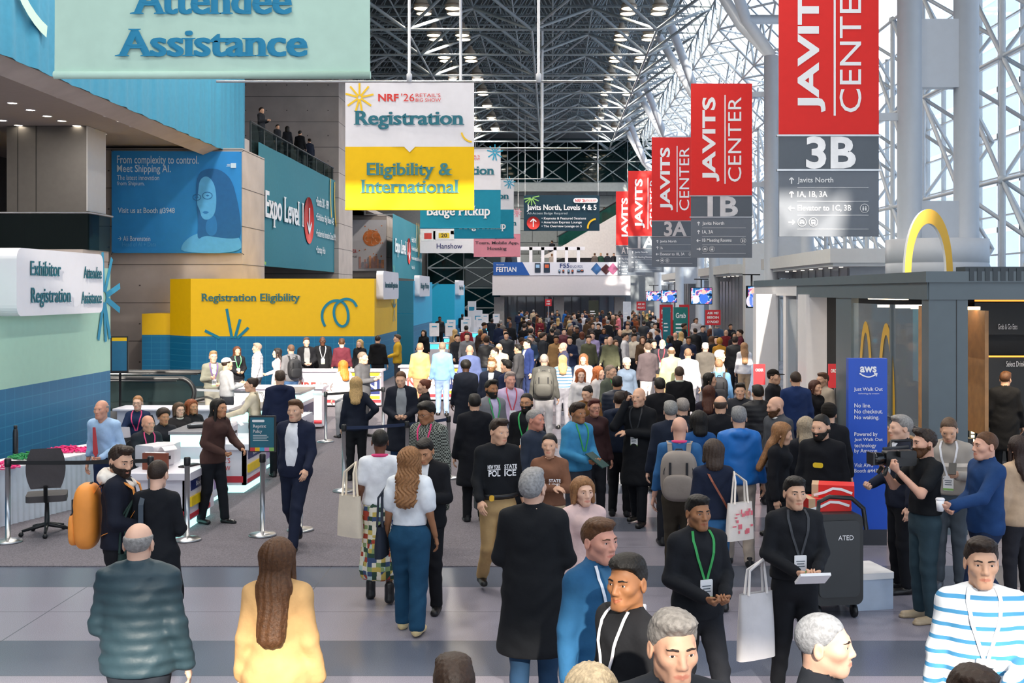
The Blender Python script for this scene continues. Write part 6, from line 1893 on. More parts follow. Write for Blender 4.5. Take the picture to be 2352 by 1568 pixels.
# arch decals on the glass
for cy, r0 in ((yl(1985), .75), (yl(2032), .8)):
    mb = MB(); n = 18
    vs = []
    for i in range(n + 1):
        a = R(180 * i / n); ro = r0 * .55; ri = ro - .16
        vs += [(.02, cy + ro * math.cos(a), 1.3 + 1.35 * math.sin(a)), (.02, cy + ri * math.cos(a), 1.3 + 1.18 * math.sin(a))]
    mb.add(vs, [(2 * i, 2 * i + 1, 2 * i + 3, 2 * i + 2) for i in range(n)]); mb.build('arch_decal', m_gold, k_)
kb('back_wall', m_kd, (.3, 6.6, 7.8, 7.95, 0, 3.2)); kb('inner_wall', mat('kiosk_inner_teal', '#14607c', .5), (2.6, 2.7, 6.3, 12.6, 0, 3.2)); kb('inner_shelf', m_kd, (1.2, 1.5, 2.6, 5.8, 0, .9))
mb = MB(); mb.box(.9, .95, .5, 1.5, 1.2, 2.85); mb.build('inner_panel', m_wood, k_)
kb('teal_reflection', mat('kiosk_inner_teal', '#14607c', .5), (.9, .95, 1.8, 3.6, 1.7, 2.85))  # panel standing in for the teal booth reflected in the glass
for i in range(3):
    kb('menu_board', m_kd, (3.1 + i * 1.5, 4.4 + i * 1.5, 7.0, 7.1, 2.3, 2.9)); kb('menu_light', mat('warm_strip', '#ff9a3a', emit=1.4), (3.1 + i * 1.5, 4.4 + i * 1.5, 6.98, 7.0, 2.92, 2.95))
    kb('drink_station', m_kd, (3.0 + i * 1.5, 4.3 + i * 1.5, 6.6, 7.4, 0, 1.9)); kb('station_light', mat('warm_strip'), (3.0 + i * 1.5, 4.3 + i * 1.5, 6.58, 6.6, 1.9, 1.93))
    for q_, (tx, hh) in enumerate((('Grab & Go Eats', 2.45), ('Select Drinks', 1.78))):
        o = fit_text(tx, 3.7 + i * 1.5, hh, .36, .1, m_whitet, k_, dy=6.95 if q_ == 0 else 6.55)
for x in (1.62, 1.82):
    kb('led_strip', mat('led_warm_white', '#ffe6a8', emit=5.0), *[(x, x + .04, 3.0, 3.03, .75 + i * .06, .785 + i * .06) for i in range(24)]); kb('led_rail', m_kd, (x - .03, x + .07, 3.03, 3.1, .7, 2.2))
kb('ceiling_lamp', mat('strip_lamp', '#ffdcae', emit=6.0), (.95, 1.6, 1.5, 1.62, 3.0, 3.04), (1.9, 3.0, 1.5, 1.62, 3.0, 3.04), (.3, .5, 2.5, 4.0, 2.98, 3.0), (.5, 1.5, 6, 6.1, 3.0, 3.04), *[(.25, .95, yy, yy + .07, 2.86, 2.9) for yy in (.8, 1.5, 2.4, 3.2)])
kb('serving_counter', m_kg, (1.4, 6.6, .3, .8, 0, 1.0)) if 0 else None
ld = bpy.data.lights.new('kiosk_strip', 'AREA'); ld.shape = 'RECTANGLE'; ld.size = 3; ld.size_y = .2; ld.energy = 110; ld.color = (1, .82, .6)
o = bpy.data.objects.new('kiosk_strip', ld); COL.objects.link(o); o.location = (KX + 2.5, KY + 3.5, 2.95)
# golden arch on the roof
t = thing('golden_arch', 'big gold arch with white edge standing on the kiosk roof', 'sign', ((2131 - VX) * 20 / FPX, 20, 3.36))
n = 26; out = []; inn = []
for i in range(n + 1):
    a = R(180 * i / n); out.append((.41 * math.cos(a), 1.22 * math.sin(a) ** .85 * .98)); inn.append((.30 * math.cos(a), .95 * math.sin(a) ** .85))
mb = MB()
for y0, mi in ((-.06, 0), (.06, 1)):
    vs = [(p[0], y0, p[1] - .05) for p in out] + [(p[0], y0, p[1] - .05) for p in inn]
    mb.add(vs, [(i, i + 1, n + 2 + i, n + 1 + i) for i in range(n)], mi)
mb.build('front_face', [m_gold, m_gold], t)
mb = MB()
for pl in (out, inn):
    mb.add([(p[0], -.06, p[1] - .05) for p in pl] + [(p[0], .06, p[1] - .05) for p in pl], [(i, i + 1, n + 2 + i, n + 1 + i) for i in range(n)])
mb.build('white_edge', m_whitet, t)
# red and white signs by the kiosk door
for i, (px, y_) in enumerate(((1744, 862), (1918, 866))):
    d = 24 if i == 0 else 20.5
    o = D(px, y_, d); t = thing('queue_sign', ('red order here sign beside the white kiosk pillar', 'red order here sign at the kiosk door')[i], 'sign', (o.x, d, .012))
    mb = MB(); mb.box(-.12, .12, -.015, .015, o.z - .2, o.z + .22); mb.build('red_board', mat('ask_red'), t)
    fit_text('ORDER', 0, o.z + .1, .16, .06, m_whitet, t, dy=-.02, bold=.03)
    mb = MB(); mb.tube([(0, .02, 0), (0, .02, o.z)], .015, 6); mb.build('pole', m_steel, t)
    mb = MB(); mb.lathe([(0, 0), (.15, 0), (.15, .015), (0, .02)], n=16); mb.build('base', m_steel, t)

# ------------------------------------------------ insulated black cart with red boxes
d = 11.4; o = D(1912, 1400, d)
t = thing('food_cart', 'black insulated cart with curved handle, white lettering and red boxes on top', 'cart', (o.x - .05, d, 0), R(8))
mb = MB(); mb.rbox(-.24, .24, -.3, .3, .14, 1.0, .07, 'y', seg=6); mb.build('body', mat('cart_black', '#1d2124', .45, var=.1), t)
mb = MB(); mb.rbox(-.2, .2, -.315, -.3, .22, .94, .05); mb.build('door', mat('cart_door', '#262b2f', .4), t)
mb = MB(); mb.tube([(-.2, -.28, 1.0), (-.2, -.3, 1.12), (-.1, -.31, 1.17), (.12, -.31, 1.15), (.24, -.3, 1.05), (.27, -.3, .85)], .022, 8); mb.build('handle', m_black, t)
fit_text('ATED', .06, .78, .15, .045, m_whitet, t, dy=-.32)
for sx_ in (-.18, .18):
    for sy_ in (-.22, .22):
        mb = MB(); mb.lathe([(0, -.02), (.06, -.02), (.065, 0), (.06, .02), (0, .02)], n=16); mb.v = [(v[2] + sx_, v[0] + sy_, v[1] + .065) for v in mb.v]; mb.build('caster', m_black, t)
def redbox(loc, rz, ry, label, w=.40):
    q = thing('drink_carton', label, 'box', loc, rz); q.rotation_euler = (0, R(ry), rz)
    mb = MB(); mb.box(-w / 2, w / 2, -.13, .13, 0, .12); mb.build('carton', mat('carton_red', '#e01f1a', .5, var=.03), q)
    strokes([[(-w * .45, .02), (-w * .2, .05), (0, .09), (w * .2, .085), (w * .45, .05)]], .025, m_whitet, q, (0, -.134, 0), name='white_ribbon')
    mb = MB(); mb.box(-w * .5, -w * .34, -.132, .132, .0, .121); mb.build('open_end', mat('carton_inside', '#c9a684', .7), q)
redbox((t.location.x - .02, d - .02, 1.0), R(5), 0, 'red and white drink carton lying on the black cart', .42)
redbox((t.location.x + .06, d + .02, 1.122), R(-14), 0, 'red carton with white ribbon, topmost on the black cart', .40)
q = thing('plastic_crate', 'pale blue crate behind the black cart', 'crate', (t.location.x + .42, d + .3, 0), R(12))
mb = MB(); mb.box(-.2, .2, -.25, .25, .0, .34); mb.build('body', mat('crate_blue', '#b9c9de', .5), q)
mb = MB(); mb.rbox(-.21, .21, -.26, .26, .30, .36, .02, 'z'); mb.build('rim', m_whitet, q)
# ================================================================ VISITORS
# px, top of the head py, height, facing angle (0 towards the viewer, 90 right, 180 away, 270 left)
p = person
NAVY, BLK, CHAR, GRAY, DENIM, BEI = '#1b2740', '#15171c', '#2c3038', '#7d7f86', '#2c4a70', '#c8b18c'
J = 'jacket'; JO = 'jacket:open'
# ---- nearest row
p(320, 1199, 1.74, 182, 'balding gray man in a dark green padded jacket walking away, bottom left', hair='fringe', hc='gray', skin='p', top='puffer', tc='#2d424b', arms=('low', 'relax'), leg='step', bc='#2a2f38')
p(640, 1238, 1.66, 176, 'person with long brown hair and tan coat at the bottom left', fem=True, hair='verylong', hc='brown', top='coat', tc='#c79f6c', leg='step', bc='#3a332e', skin='p')
p(1042, 1508, 1.66, 190, 'dark haired head at the bottom middle edge', hair='short', hc='dark', top=J, tc=CHAR, skin='p')
p(1365, 1534, 1.64, 30, 'gray blond head at the bottom edge below the smiling youth', fem=True, hair='bob', hc='#b3a184', top=J, tc='#4a4d55', skin='p')
p(1543, 1403, 1.88, 4, 'frowning gray haired man in dark jacket at the bottom edge', hair='short', hc='#77736f', skin='#cf9f84', top='jacket', tc='#20242b', shirt='#b9c8de', head=(8, 4), glasses=False)
p(1436, 1276, 1.80, 300, 'smiling youth with short black afro in a black tee with red and white lanyard', hair='fade', hc='black', skin='#a06c47', top='sweater', tc='#1b1c20', head=(24, 0), smile=True, lanyard='#e7e6ee', arms=('relax', 'relax'))
p(1895, 1411, 1.76, 72, 'man with short white gray hair at the bottom right, seen from the side', hair='crop', hc='#8f9195', skin='p', top=J, tc='#2b2f36')
p(2240, 1528, 1.74, 8, 'balding dark haired head at the bottom right edge', hair='short', hc='dark', skin='p', top=J, tc='#262a33', d=4.25)
p(2255, 1237, 1.78, 350, 'dark haired person in a blue striped white shirt with a large white badge', hair='short', hc='dark', skin='l', top='sweater', tc='#d5dbe2', tm='stripe', bc='#20304a', arms=('low', 'relax'), lanyard='#d8d8dc', leg='walk')
p(1378, 1192, 1.78, 40, 'man in a blue jacket with large white badge behind the smiling youth', hair='short', hc='brown', skin='#d99a84', top='jacket', tc='#24567e', bc='#284a68', lanyard='#dfe3ea', arms=('fwd', 'relax'), leg='walk', shirt='#3e6c90')
# ---- second row
p(1226, 1078, 1.83, 172, 'gray haired man in a long black coat standing with his back to the viewer', hair='short', hc='#8b8a8a', skin='p', top='coat', tc='#17191d', bc='#25415e', arms=('low', 'low'), scarf='#e6c9a8', head=(-14, -14))
p(1143, 961, 1.80, 18, 'young police officer in black sweater and khaki trousers walking forward', hair='quiff', hc='dark', skin='l', top='sweater', tc='#14171c', bc='#b99a6b', leg='walk', arms=('relax', 'fwd'), sc='#141414', head=(20, 6))
OFFICER = PEOPLE[-1][0]
p(873, 986, 1.72, 186, 'woman with short black hair in white tee and long patchwork skirt', fem=True, hair='crop', hc='black', skin='d', top='tee', tc='#eef0f4', bot='skirt', bm='plaid', arms=('relax', 'hold'), shoes='boot', scarf='#e8457c', leg='step')
WT = PEOPLE[-1][0]
p(942, 1028, 1.68, 172, 'woman with long wavy brown hair, white blouse and blue trousers', fem=True, hair='wavy', hc='lightbrown', skin='t', top='blouse', tc='#e4e9ee', bot='wide', bc='#1f4a68', arms=('relax', 'relax'), shoes='heel', sc='#e6cf9a', leg='step')
WB = PEOPLE[-1][0]
p(278, 1020, 1.80, 98, 'bearded man with cream hood and orange backpack looking down', hair='quiff', hc='dark', skin='l', beard=True, top='hoodie', tc='#171b28', bc='#16181d', arms=('low', 'low'), hoodc='#ece4da', head=(-42, 12))
BP = PEOPLE[-1][0]
p(362, 1056, 1.68, 176, 'woman in a black dress with short dark hair and gray bag strap', fem=True, hair='crop', hc='dark', skin='p', top='dress', tc='#14171d', bot='slim', bc='#15171c', arms=('low', 'low'), head=(0, 8))
BD = PEOPLE[-1][0]
p(1262, 996, 1.64, 352, 'woman in brown uniform shirt with black hair tied back behind the black coat man', fem=True, hair='bun', hc='black', skin='l', top='shirt', tc='#7a5440', bc='#c3ab8a', arms=('fold', 'fold'))
WP = PEOPLE[-1][0]
p(1340, 1098, 1.58, 20, 'person in a pale pink and white coat beside the black coat man', fem=True, hair='bob', hc='lightbrown', skin='p', top='coat', tc='#d9bcb8', bc='#c9beb4', d=9.6)
p(1328, 926, 1.72, 40, 'man in a light blue hoodie with green lanyard holding a booklet', hair='curly', hc='dark', skin='t', top='hoodie', tc='#3e88b4', bc='#3c3f48', arms=('low', 'low'), lanyard='#35a04e', leg='step', badge=False)
BK = PEOPLE[-1][0]
p(1467, 890, 1.82, 330, 'tall man in black coat talking on a phone with folded arm', hair='bald', skin='l', top='coat', tc='#101319', bc='#15181f', arms=('fold', 'ear'), lanyard='#20242c', leg='step')
PH = PEOPLE[-1][0]
p(1561, 956, 1.78, 172, 'bald man in blue shirt carrying a gray backpack', hair='bald', skin='#d2a28c', top='shirt', tc='#2f5f90', bc='#3b352c', scarf='#e2457e', leg='step')
GB = PEOPLE[-1][0]
p(1697, 934, 1.80, 178, 'gray haired man in a bright blue rain jacket walking away', hair='short', hc='#77787a', skin='l', top='hoodie', tm='p', tc='#1d6cbd', bc='#a89c92', leg='step')
p(1638, 1010, 1.66, 184, 'woman with dark brown wavy bob in navy sweater carrying a tote', fem=True, hair='bob', hc='#3d3028', skin='p', top='sweater', tc='#1a2236', bot='slim', bc='#31618f', leg='stand')
TO = PEOPLE[-1][0]
p(1604, 1128, 1.66, 20, 'person in black with green lanyard and white badge held in front', hair='short', hc='black', skin='t', top=J, tc='#1b1d22', bc='#1d1f25', arms=('low', 'low'), lanyard='#2f9a4e', leg='walk', d=8.3)
p(1826, 1086, 1.68, 8, 'person in black sweater holding white papers and a white shopping bag', hair='short', hc='black', skin='l', top='sweater', tc='#1a1c21', bc='#16181d', arms=('low', 'low'), lanyard='#33363c', leg='step', d=9.0)
SB = PEOPLE[-1][0]
p(1888, 966, 1.82, 335, 'man in black top with a yellow badge beside the blue totem', hair='crop', hc='black', skin='l', top='sweater', tc='#12141a', bc='#1a1c22', beard=True, head=(-15, 6), d=12.3)
YB = PEOPLE[-1][0]
p(1792, 970, 1.66, 60, 'woman with long brown hair in black coat looking down', fem=True, hair='verylong', hc='lightbrown', skin='l', top=J, tc='#17181d', bc='#1a1b20', head=(20, 14))
p(1850, 958, 1.66, 185, 'woman with long ash blond hair in a dark coat near the totem', fem=True, hair='long', hc='#9c8c76', skin='p', top=J, tc='#1d1f26', bc='#1a1b20')
p(2122, 986, 1.80, 282, 'bearded cameraman in black tee filming to the left', hair='quiff', hc='#30251e', skin='#d9a78e', beard=True, beardc='brown', top='tee', tc='#16191d', bc='#2c3f49', arms=('up', 'up'), shoes='sneaker', sc='#a8967c')
CM = PEOPLE[-1][0]
p(2068, 954, 1.82, 278, 'man in dark suit standing behind the video camera', hair='short', hc='gray', skin='p', top=J, tc='#1a2030', bc='#15171d', arms=('relax', 'low'), shirt='#cfd6e2')
p(2180, 955, 1.80, 338, 'bald man in gray banded sweater looking at his phone', hair='crop', hc='#5a4636', skin='#d6a587', top='sweater', tc='#a39c94', tm='band', bc='#4e5760', arms=('phone', 'relax'), lanyard='#e3e4ea', head=(0, 20), shoes='sneaker', sc='#55585f')
GP = PEOPLE[-1][0]
p(2262, 992, 1.80, 282, 'man in blue shirt and navy vest holding a white cup on the right', hair='crop', hc='brown', skin='#d8a48c', top=J, tc='#1f3f6e', bc='#1c2b48', arms=('reach', 'low'), leg='walk')
CUP = PEOPLE[-1][0]
p(2338, 1002, 1.68, 200, 'dark haired woman in a beige jacket at the right picture edge', fem=True, hair='long', hc='#2e201c', skin='l', top=J, tc='#c3a88c', bc='#2a2a30')
p(2307, 843, 1.80, 170, 'man in a black coat at the kiosk counter under the menu boards', hair='short', hc='brown', skin='l', top='coat', tc='#101114', bc='#15161a', d=19.2, head=(-30, 6))
# ---- third row, shaded
p(678, 918, 1.80, 348, 'man striding in navy suit and open white shirt', hair='short', hc='brown', skin='l', top=JO, tc='#1a2138', shirt='#e6e8ee', bc='#1c2338', leg='walk', arms=('fwd', 'back'))
p(922, 851, 1.82, 6, 'man in a dark open coat over gray sweater holding a phone', hair='crop', hc='brown', skin='l', top='coat:open', tc='#191d29', shirt='#8d9196', bc='#2b4468', arms=('low', 'low'), head=(-8, 14))
p(973, 871, 1.66, 275, 'woman with red hair bun in a black jacket', fem=True, hair='bun', hc='auburn', skin='l', top=J, tc='#17181e', bc='#1a1b20')
p(983, 922, 1.80, 335, 'curly haired man with glasses, checked coat and pink lanyard', hair='curly', hc='black', skin='t', top='coat', tm='check', tc='#8f948c', bc='#22242b', glasses=True, lanyard='#e8407c', head=(-12, 12), leg='step')
p(978, 1002, 1.70, 350, 'dark haired person in black looking down at a phone', hair='short', hc='black', skin='m', top=J, tc='#14151a', bc='#15161b', shirt='#d8dade', arms=('phone', 'relax'), head=(0, 22))
p(1070, 828, 1.74, 182, 'person with rounded black hair in a long dark navy coat', hair='afro', hc='black', skin='k', top='coat', tc='#151a26', bc='#15161b')
p(1129, 873, 1.80, 36, 'bearded man in a gray blazer with lilac shirt and badge', hair='quiff', hc='black', skin='t', beard=True, top=J, tc='#7b7c82', shirt='#c3b9dc', bc='#2b2d35', lanyard='#3fae68', leg='walk')
p(1172, 854, 1.80, 20, 'gray haired man in a lilac shirt behind the gray blazer', hair='short', hc='#a18f86', skin='#d89c88', top='shirt', tc='#c9b6d4', bc='#2c3040', lanyard='#c8485c')
p(1209, 903, 1.74, 345, 'bearded man with glasses and green lanyard in black', hair='crop', hc='black', skin='m', beard=True, glasses=True, top=J, tc='#14161b', bc='#181a20', lanyard='#2fae5c', arms=('low', 'relax'))
p(1230, 940, 1.72, 60, 'reddish faced man in a dark patterned sweater', hair='crop', hc='gray', skin='#c98872', top='sweater', tc='#2d3544', bc='#20232b')
p(1365, 916, 1.66, 20, 'woman with dark red hair and glasses in maroon', fem=True, hair='short', hc='#4a1f1c', skin='#c89078', top=J, tc='#3a2426', glasses=True, bc='#202127')
p(1352, 885, 1.64, 345, 'young woman with black hair tied back in a mustard brown jacket', fem=True, hair='bun', hc='black', skin='l', top=J, tc='#7c5630', bc='#2a2a30', head=(-20, 14))
p(1403, 838, 1.78, 52, 'gray haired man in olive jacket with green lanyard and backpack strap', hair='crop', hc='#8c7a6c', skin='l', top=J, tc='#585d52', bc='#2b2d33', lanyard='#49b85c')
p(1418, 864, 1.74, 170, 'person in dark navy padded jacket with back turned, middle of the crowd', hair='short', hc='black', skin='m', top='puffer', tc='#141d30', bc='#17181e')
p(1540, 921, 1.76, 182, 'gray haired man with back turned beside the gray backpack', hair='short', hc='#80807e', skin='p', top=J, tc='#1c2434', bc='#1b1d24')
p(1568, 915, 1.70, 188, 'second gray haired man with back turned beside the gray backpack', hair='short', hc='#8b8480', skin='p', top=J, tc='#20242c', bc='#1b1d24')
p(1604, 944, 1.70, 190, 'dark haired person in blue next to the gray backpack', hair='bob', hc='black', skin='m', fem=True, top=J, tc='#1f4f86', bc='#20232c')
p(1655, 908, 1.78, 170, 'balding man in a dark coat left of the blue rain jacket', hair='fringe', hc='#4a3c34', skin='l', top='coat', tc='#14161d', bc='#17181e')
p(1631, 857, 1.66, 82, 'woman with a black bob in a dark navy jacket facing right', fem=True, hair='bob', hc='black', skin='l', top='hoodie', tc='#1b2034', bc='#1d1f27')
p(1560, 841, 1.78, 182, 'man in a plain black sweater with his back turned', hair='crop', hc='#4a3a30', skin='l', top='sweater', tc='#121317', bc='#17181d', scarf='#cfd8c8')
p(1628, 886, 1.64, 170, 'woman with long red brown hair and her back turned', fem=True, hair='long', hc='#4a281c', skin='l', top=J, tc='#241f2c', bc='#1c1d24')
p(1785, 909, 1.78, 300, 'bald man in a gray jacket with white collar', hair='bald', skin='#d8a88e', top=J, tc='#464a52', bc='#24262d', beard=True, beardc='brown', scarf='#e9e7e6', head=(-16, 10))
p(1827, 853, 1.82, 180, 'man in a navy blue suit with back turned near the kiosk', hair='crop', hc='#33261e', skin='l', top=J, tc='#1a2f5c', bc='#1a2748')
p(1778, 849, 1.76, 60, 'man in black cap and black jacket near the kiosk door', hair='cap', hc='black', skin='l', top=J, tc='#23242a', bc='#a79a86')
p(1874, 874, 1.64, 40, 'woman with a reddish brown bob by the kiosk column', fem=True, hair='bob', hc='#4a2a20', skin='l', top=J, tc='#17181e', bc='#1c1d23')
p(1889, 856, 1.72, 300, 'brown haired person in beige by the kiosk column', hair='short', hc='#5c4030', skin='l', top=J, tc='#b6a796', bc='#2a2a30')
p(1903, 927, 1.76, 180, 'person in black knit hat with back turned beside the totem', hair='beanie', hc='black', skin='l', top=J, tc='#131419', bc='#17181d')
p(1740, 884, 1.74, 190, 'person with black backpack jacket left of the cap man', hair='short', hc='black', skin='l', top='puffer', tc='#15161b', bc='#1c1d24')
# ---- registration desk staff and visitors
p(246, 936, 1.72, 350, 'bald man in light blue shirt and red tie at the lanyard table', hair='fringe', hc='gray', skin='#d59a80', top='shirt', tc='#a8c6e8', bc='#1f2c4c', arms=('low', 'relax'), d=15.3, lean=12)
TIE = PEOPLE[-1][0]
p(360, 952, 1.74, 50, 'seated bald man in dark suit with glasses and pink lanyard', hair='bald', skin='#d59a80', top=J, tc='#23262e', bc='#1c1e26', arms=('desk', 'desk'), sit=True, lanyard='#e0457c', lean=10, badge=False, d=17.2, x=-5.98)
p(316, 906, 1.74, 5, 'seated fair woman with glasses behind the silver laptop', fem=True, hair='bun', hc='#a5754c', skin='p', top='sweater', tc='#1d2c4c', bc='#20242c', arms=('desk', 'desk'), sit=True, lanyard='#e0457c', d=20.2, glasses=True, badge=False)
p(376, 936, 1.70, 40, 'seated person with big dark curls behind the bald man', fem=True, hair='afro', hc='dark', skin='m', top=J, tc='#23242b', bc='#20242c', arms=('desk', 'desk'), sit=True, d=18.2)
p(412, 940, 1.64, 40, 'seated woman with brown bob and glasses by the counter', fem=True, hair='bob', hc='#57402e', skin='p', top=J, tc='#2a2628', bc='#20242c', arms=('desk', 'desk'), sit=True, glasses=True, scarf='#cfc6ba', d=19.7)
p(441, 918, 1.68, 50, 'woman with curly copper hair in black behind the counter', fem=True, hair='wavy', hc='#8a4a2a', skin='m', top=J, tc='#16171c', bc='#20242c', arms=('desk', 'desk'), sit=True)
p(490, 914, 1.68, 60, 'woman with long black hair in brown top leaning on the counter', fem=True, hair='long', hc='black', skin='m', top=J, tc='#4a3430', bc='#181b22', arms=('desk', 'low'), lean=10, shoes='boot', leg='step')
p(586, 867, 1.66, 278, 'woman with dark bun in cream sweater with knitted backpack', fem=True, hair='bun', hc='dark', skin='l', top='sweater', tc='#d9cdb4', bc='#1c1f28', arms=('reach', 'desk'), lean=6)
KB = PEOPLE[-1][0]
p(643, 851, 1.78, 200, 'man in a navy hooded parka with back turned at the counter', hair='short', hc='#3a2c22', skin='l', top='hoodie', tc='#141d38', bc='#16181f')
for i_, pp in enumerate([q_ for q_, l_ in PEOPLE if l_.startswith('seated') or 'copper' in l_]):
    c_ = task_chair((pp.location.x, pp.location.y, .012), pp.rotation_euler.z, ('task chair of the bald man in dark suit', 'task chair of the fair woman at the laptop', 'task chair of the person with big dark curls', 'task chair of the woman with brown bob', 'task chair of the copper haired woman')[i_], '#2f3238')
    c_.scale = (1, 1, .84)
# ---- the sunlit band
p(490, 806, 1.80, 25, 'man with glasses in gray green cardigan standing in the sun', hair='short', hc='#9a7a58', skin='p', top='sweater', tc='#8d8d80', shirt='#f0efe9', bc='#8f8d85', arms=('low', 'phone'), glasses=True, lanyard='#7a4fa0')
p(522, 822, 1.74, 130, 'man in white cap and light gray sweater looking at his phone', hair='cap', hc='#e8e6e2', skin='l', top='sweater', tc='#a8a8ac', bc='#3a3b42', arms=('phone', 'phone'))
p(545, 796, 1.66, 30, 'woman with long brown hair in black with a green lanyard', fem=True, hair='long', hc='#5a3320', skin='l', top=J, tc='#1d1e24', bc='#38383e', arms=('low', 'low'), lanyard='#6fd28a')
p(590, 788, 1.76, 280, 'person in a white padded jacket passing in front of the yellow booth', hair='short', hc='#b09a88', skin='p', top='puffer', tc='#c9ccd2', bc='#5a6068', leg='walk')
p(636, 800, 1.66, 285, 'woman with dark hair in a pale pink dress in the sun', fem=True, hair='long', hc='#2a211e', skin='p', top='dress', tc='#f0d9d8', bot='slim', bc='#e3c0b4', arms=('relax', 'low'))
p(668, 791, 1.78, 215, 'man in gray leather jacket with black backpack in the sun', hair='crop', hc='#6b5040', skin='p', top=J, tc='#77777c', bc='#4c6f9c')
LB = PEOPLE[-1][0]
p(704, 775, 1.82, 20, 'man in black jacket over gray tee holding a phone', hair='short', hc='#5c4434', skin='p', top=JO, tc='#16171c', shirt='#8f9092', bc='#3f4046', arms=('low', 'low'), leg='step')
p(741, 773, 1.82, 15, 'man with shaved head in black jacket with white badge', hair='bald', skin='d', top=J, tc='#15161a', bc='#1d1e24', lanyard='#d7d8de', glasses=True)
p(785, 777, 1.78, 190, 'person in a maroon sweater passing behind the orange haired woman', hair='short', hc='brown', skin='p', top='sweater', tc='#5c2430', bc='#2a2b32', leg='walk')
p(826, 780, 1.68, 345, 'woman with long blond hair in black against the yellow booth', fem=True, hair='long', hc='blond', skin='p', top=J, tc='#17181d', bc='#1d1e24')
p(868, 770, 1.80, 176, 'man in black hooded top with back turned by the yellow booth', hair='crop', hc='dark', skin='l', top='hoodie', tc='#0f1013', bc='#1a1b20')
p(912, 768, 1.76, 280, 'man in a mustard yellow jacket facing left by the yellow booth', hair='short', hc='#4a3a2c', skin='l', top=J, tc='#c09a2c', bc='#3a3b42', arms=('low', 'low'))
p(787, 828, 1.64, 215, 'woman with bright orange hair in white sunlit clothes', fem=True, hair='long', hc='#e07a30', skin='p', top=J, tc='#dcd8d8', bc='#8b8c92')
p(834, 808, 1.82, 68, 'man in dark gray zip jacket with sunglasses on his head', hair='crop', hc='#8a7a6c', skin='p', top=J, tc='#5c5c60', bc='#2a2b30', arms=('hold', 'phone'))
p(818, 866, 1.70, 186, 'blonde woman in a navy jacket with hand on her hip, back turned', fem=True, hair='long', hc='#b0905f', skin='l', top=J, tc='#171d2c', bc='#15171d', arms=('relax', 'hip'))
p(965, 788, 1.78, 182, 'man in a peach orange jacket with back turned in the sun', hair='short', hc='#a58468', skin='p', top=J, tm='p', tc='#eab478', bc='#e2b48c', leg='step')
p(1016, 786, 1.84, 186, 'gray haired man in light blue jacket and jeans with back turned', hair='short', hc='#8c7a68', skin='p', top=J, tc='#7fa8da', bc='#8ba3c9', leg='step')
p(1079, 792, 1.84, 178, 'bald man in a lavender blue suit with back turned', hair='bald', skin='#e0aa8e', top=J, tc='#5f6c9a', bc='#5a648c')
p(1130, 822, 1.82, 350, 'bearded man with light brown hair facing the viewer in the sun', hair='quiff', hc='#9a7048', skin='p', beard=True, top=J, tc='#22283a', shirt='#e9e9ee', bc='#20232c')
p(1163, 826, 1.80, 240, 'dark haired man in navy with a green lanyard strap, half turned away', hair='quiff', hc='black', skin='l', top=J, tc='#222a48', bc='#20232c', scarf='#5fae6a')
p(1250, 813, 1.82, 178, 'man with gray backpack and white trousers with back turned', hair='crop', hc='#c4b3a8', skin='p', top=J, tc='#5b5b58', bc='#e9e6e8')
WBK = PEOPLE[-1][0]
p(1292, 816, 1.66, 184, 'blonde woman in striped top with back turned in the sun', fem=True, hair='long', hc='#c9a878', skin='p', top='sweater', tm='stripe', tc='#cfcdd6', bc='#8a8a94')
p(1293, 786, 1.78, 285, 'balding man with fur collar jacket facing left', hair='bald', skin='p', top='puffer', tc='#3a4060', bc='#23262f', scarf='!#b08a5c')
p(1211, 779, 1.82, 300, 'man with slick dark hair in a blue pinstripe suit facing left', hair='quiff', hc='black', skin='p', top=J, tc='#2f3f78', shirt='#eeeef2', bc='#28345c')
p(1190, 791, 1.72, 250, 'man with swept black hair beside the pinstripe suit', hair='quiff', hc='black', skin='l', top=J, tc='#4a4a4e', bc='#2a2b32')
p(1136, 798, 1.70, 300, 'short dark haired man in a beige jacket in the sun', hair='crop', hc='dark', skin='p', top=J, tc='#d6c6b6', bc='#6a6670')
p(1146, 788, 1.80, 182, 'balding man with back turned in a tan jacket', hair='fringe', hc='#a88a70', skin='p', top=J, tc='#c9b9a6', bc='#5c5a60')
p(1340, 813, 1.70, 350, 'woman with long light brown hair facing the viewer, brightly lit', fem=True, hair='long', hc='#9c6a48', skin='#ecc3ac', top=J, tc='#d5cac8', bc='#5a545a')
p(1334, 847, 1.64, 10, 'woman with ginger hair in a white top facing the viewer', fem=True, hair='long', hc='#a85a30', skin='#ecc3ac', top='shirt', tc='#eeeaea', bc='#5a545a')
p(1376, 842, 1.66, 60, 'woman with ginger hair facing right in white', fem=True, hair='wavy', hc='#b4683c', skin='p', top=J, tc='#e6e0de', bc='#4a464c')
p(1440, 822, 1.68, 15, 'woman in a pale hat and jacket with a long braid', fem=True, hair='beanie', hc='#e8ded4', skin='p', top=J, tc='#6c7c92', bc='#3a3e48', hl='lightbrown')
p(1487, 787, 1.84, 200, 'man in brown gray blazer and pale trousers in the sun', hair='crop', hc='#6c5a4c', skin='p', top=J, tc='#5f5458', bc='#c2bebe', arms=('relax', 'low'))
p(1521, 779, 1.82, 342, 'bald man with white beard, dark vest and red lanyard', hair='bald', skin='p', beard=True, beardc='white', top=J, tc='#3a3a40', bc='#b39a6e', lanyard='#d84a5c')
p(1542, 796, 1.80, 182, 'balding man in a pale green jacket with back turned', hair='fringe', hc='#8a6a50', skin='p', top=J, tc='#c9cf9c', bc='#d6b98c')
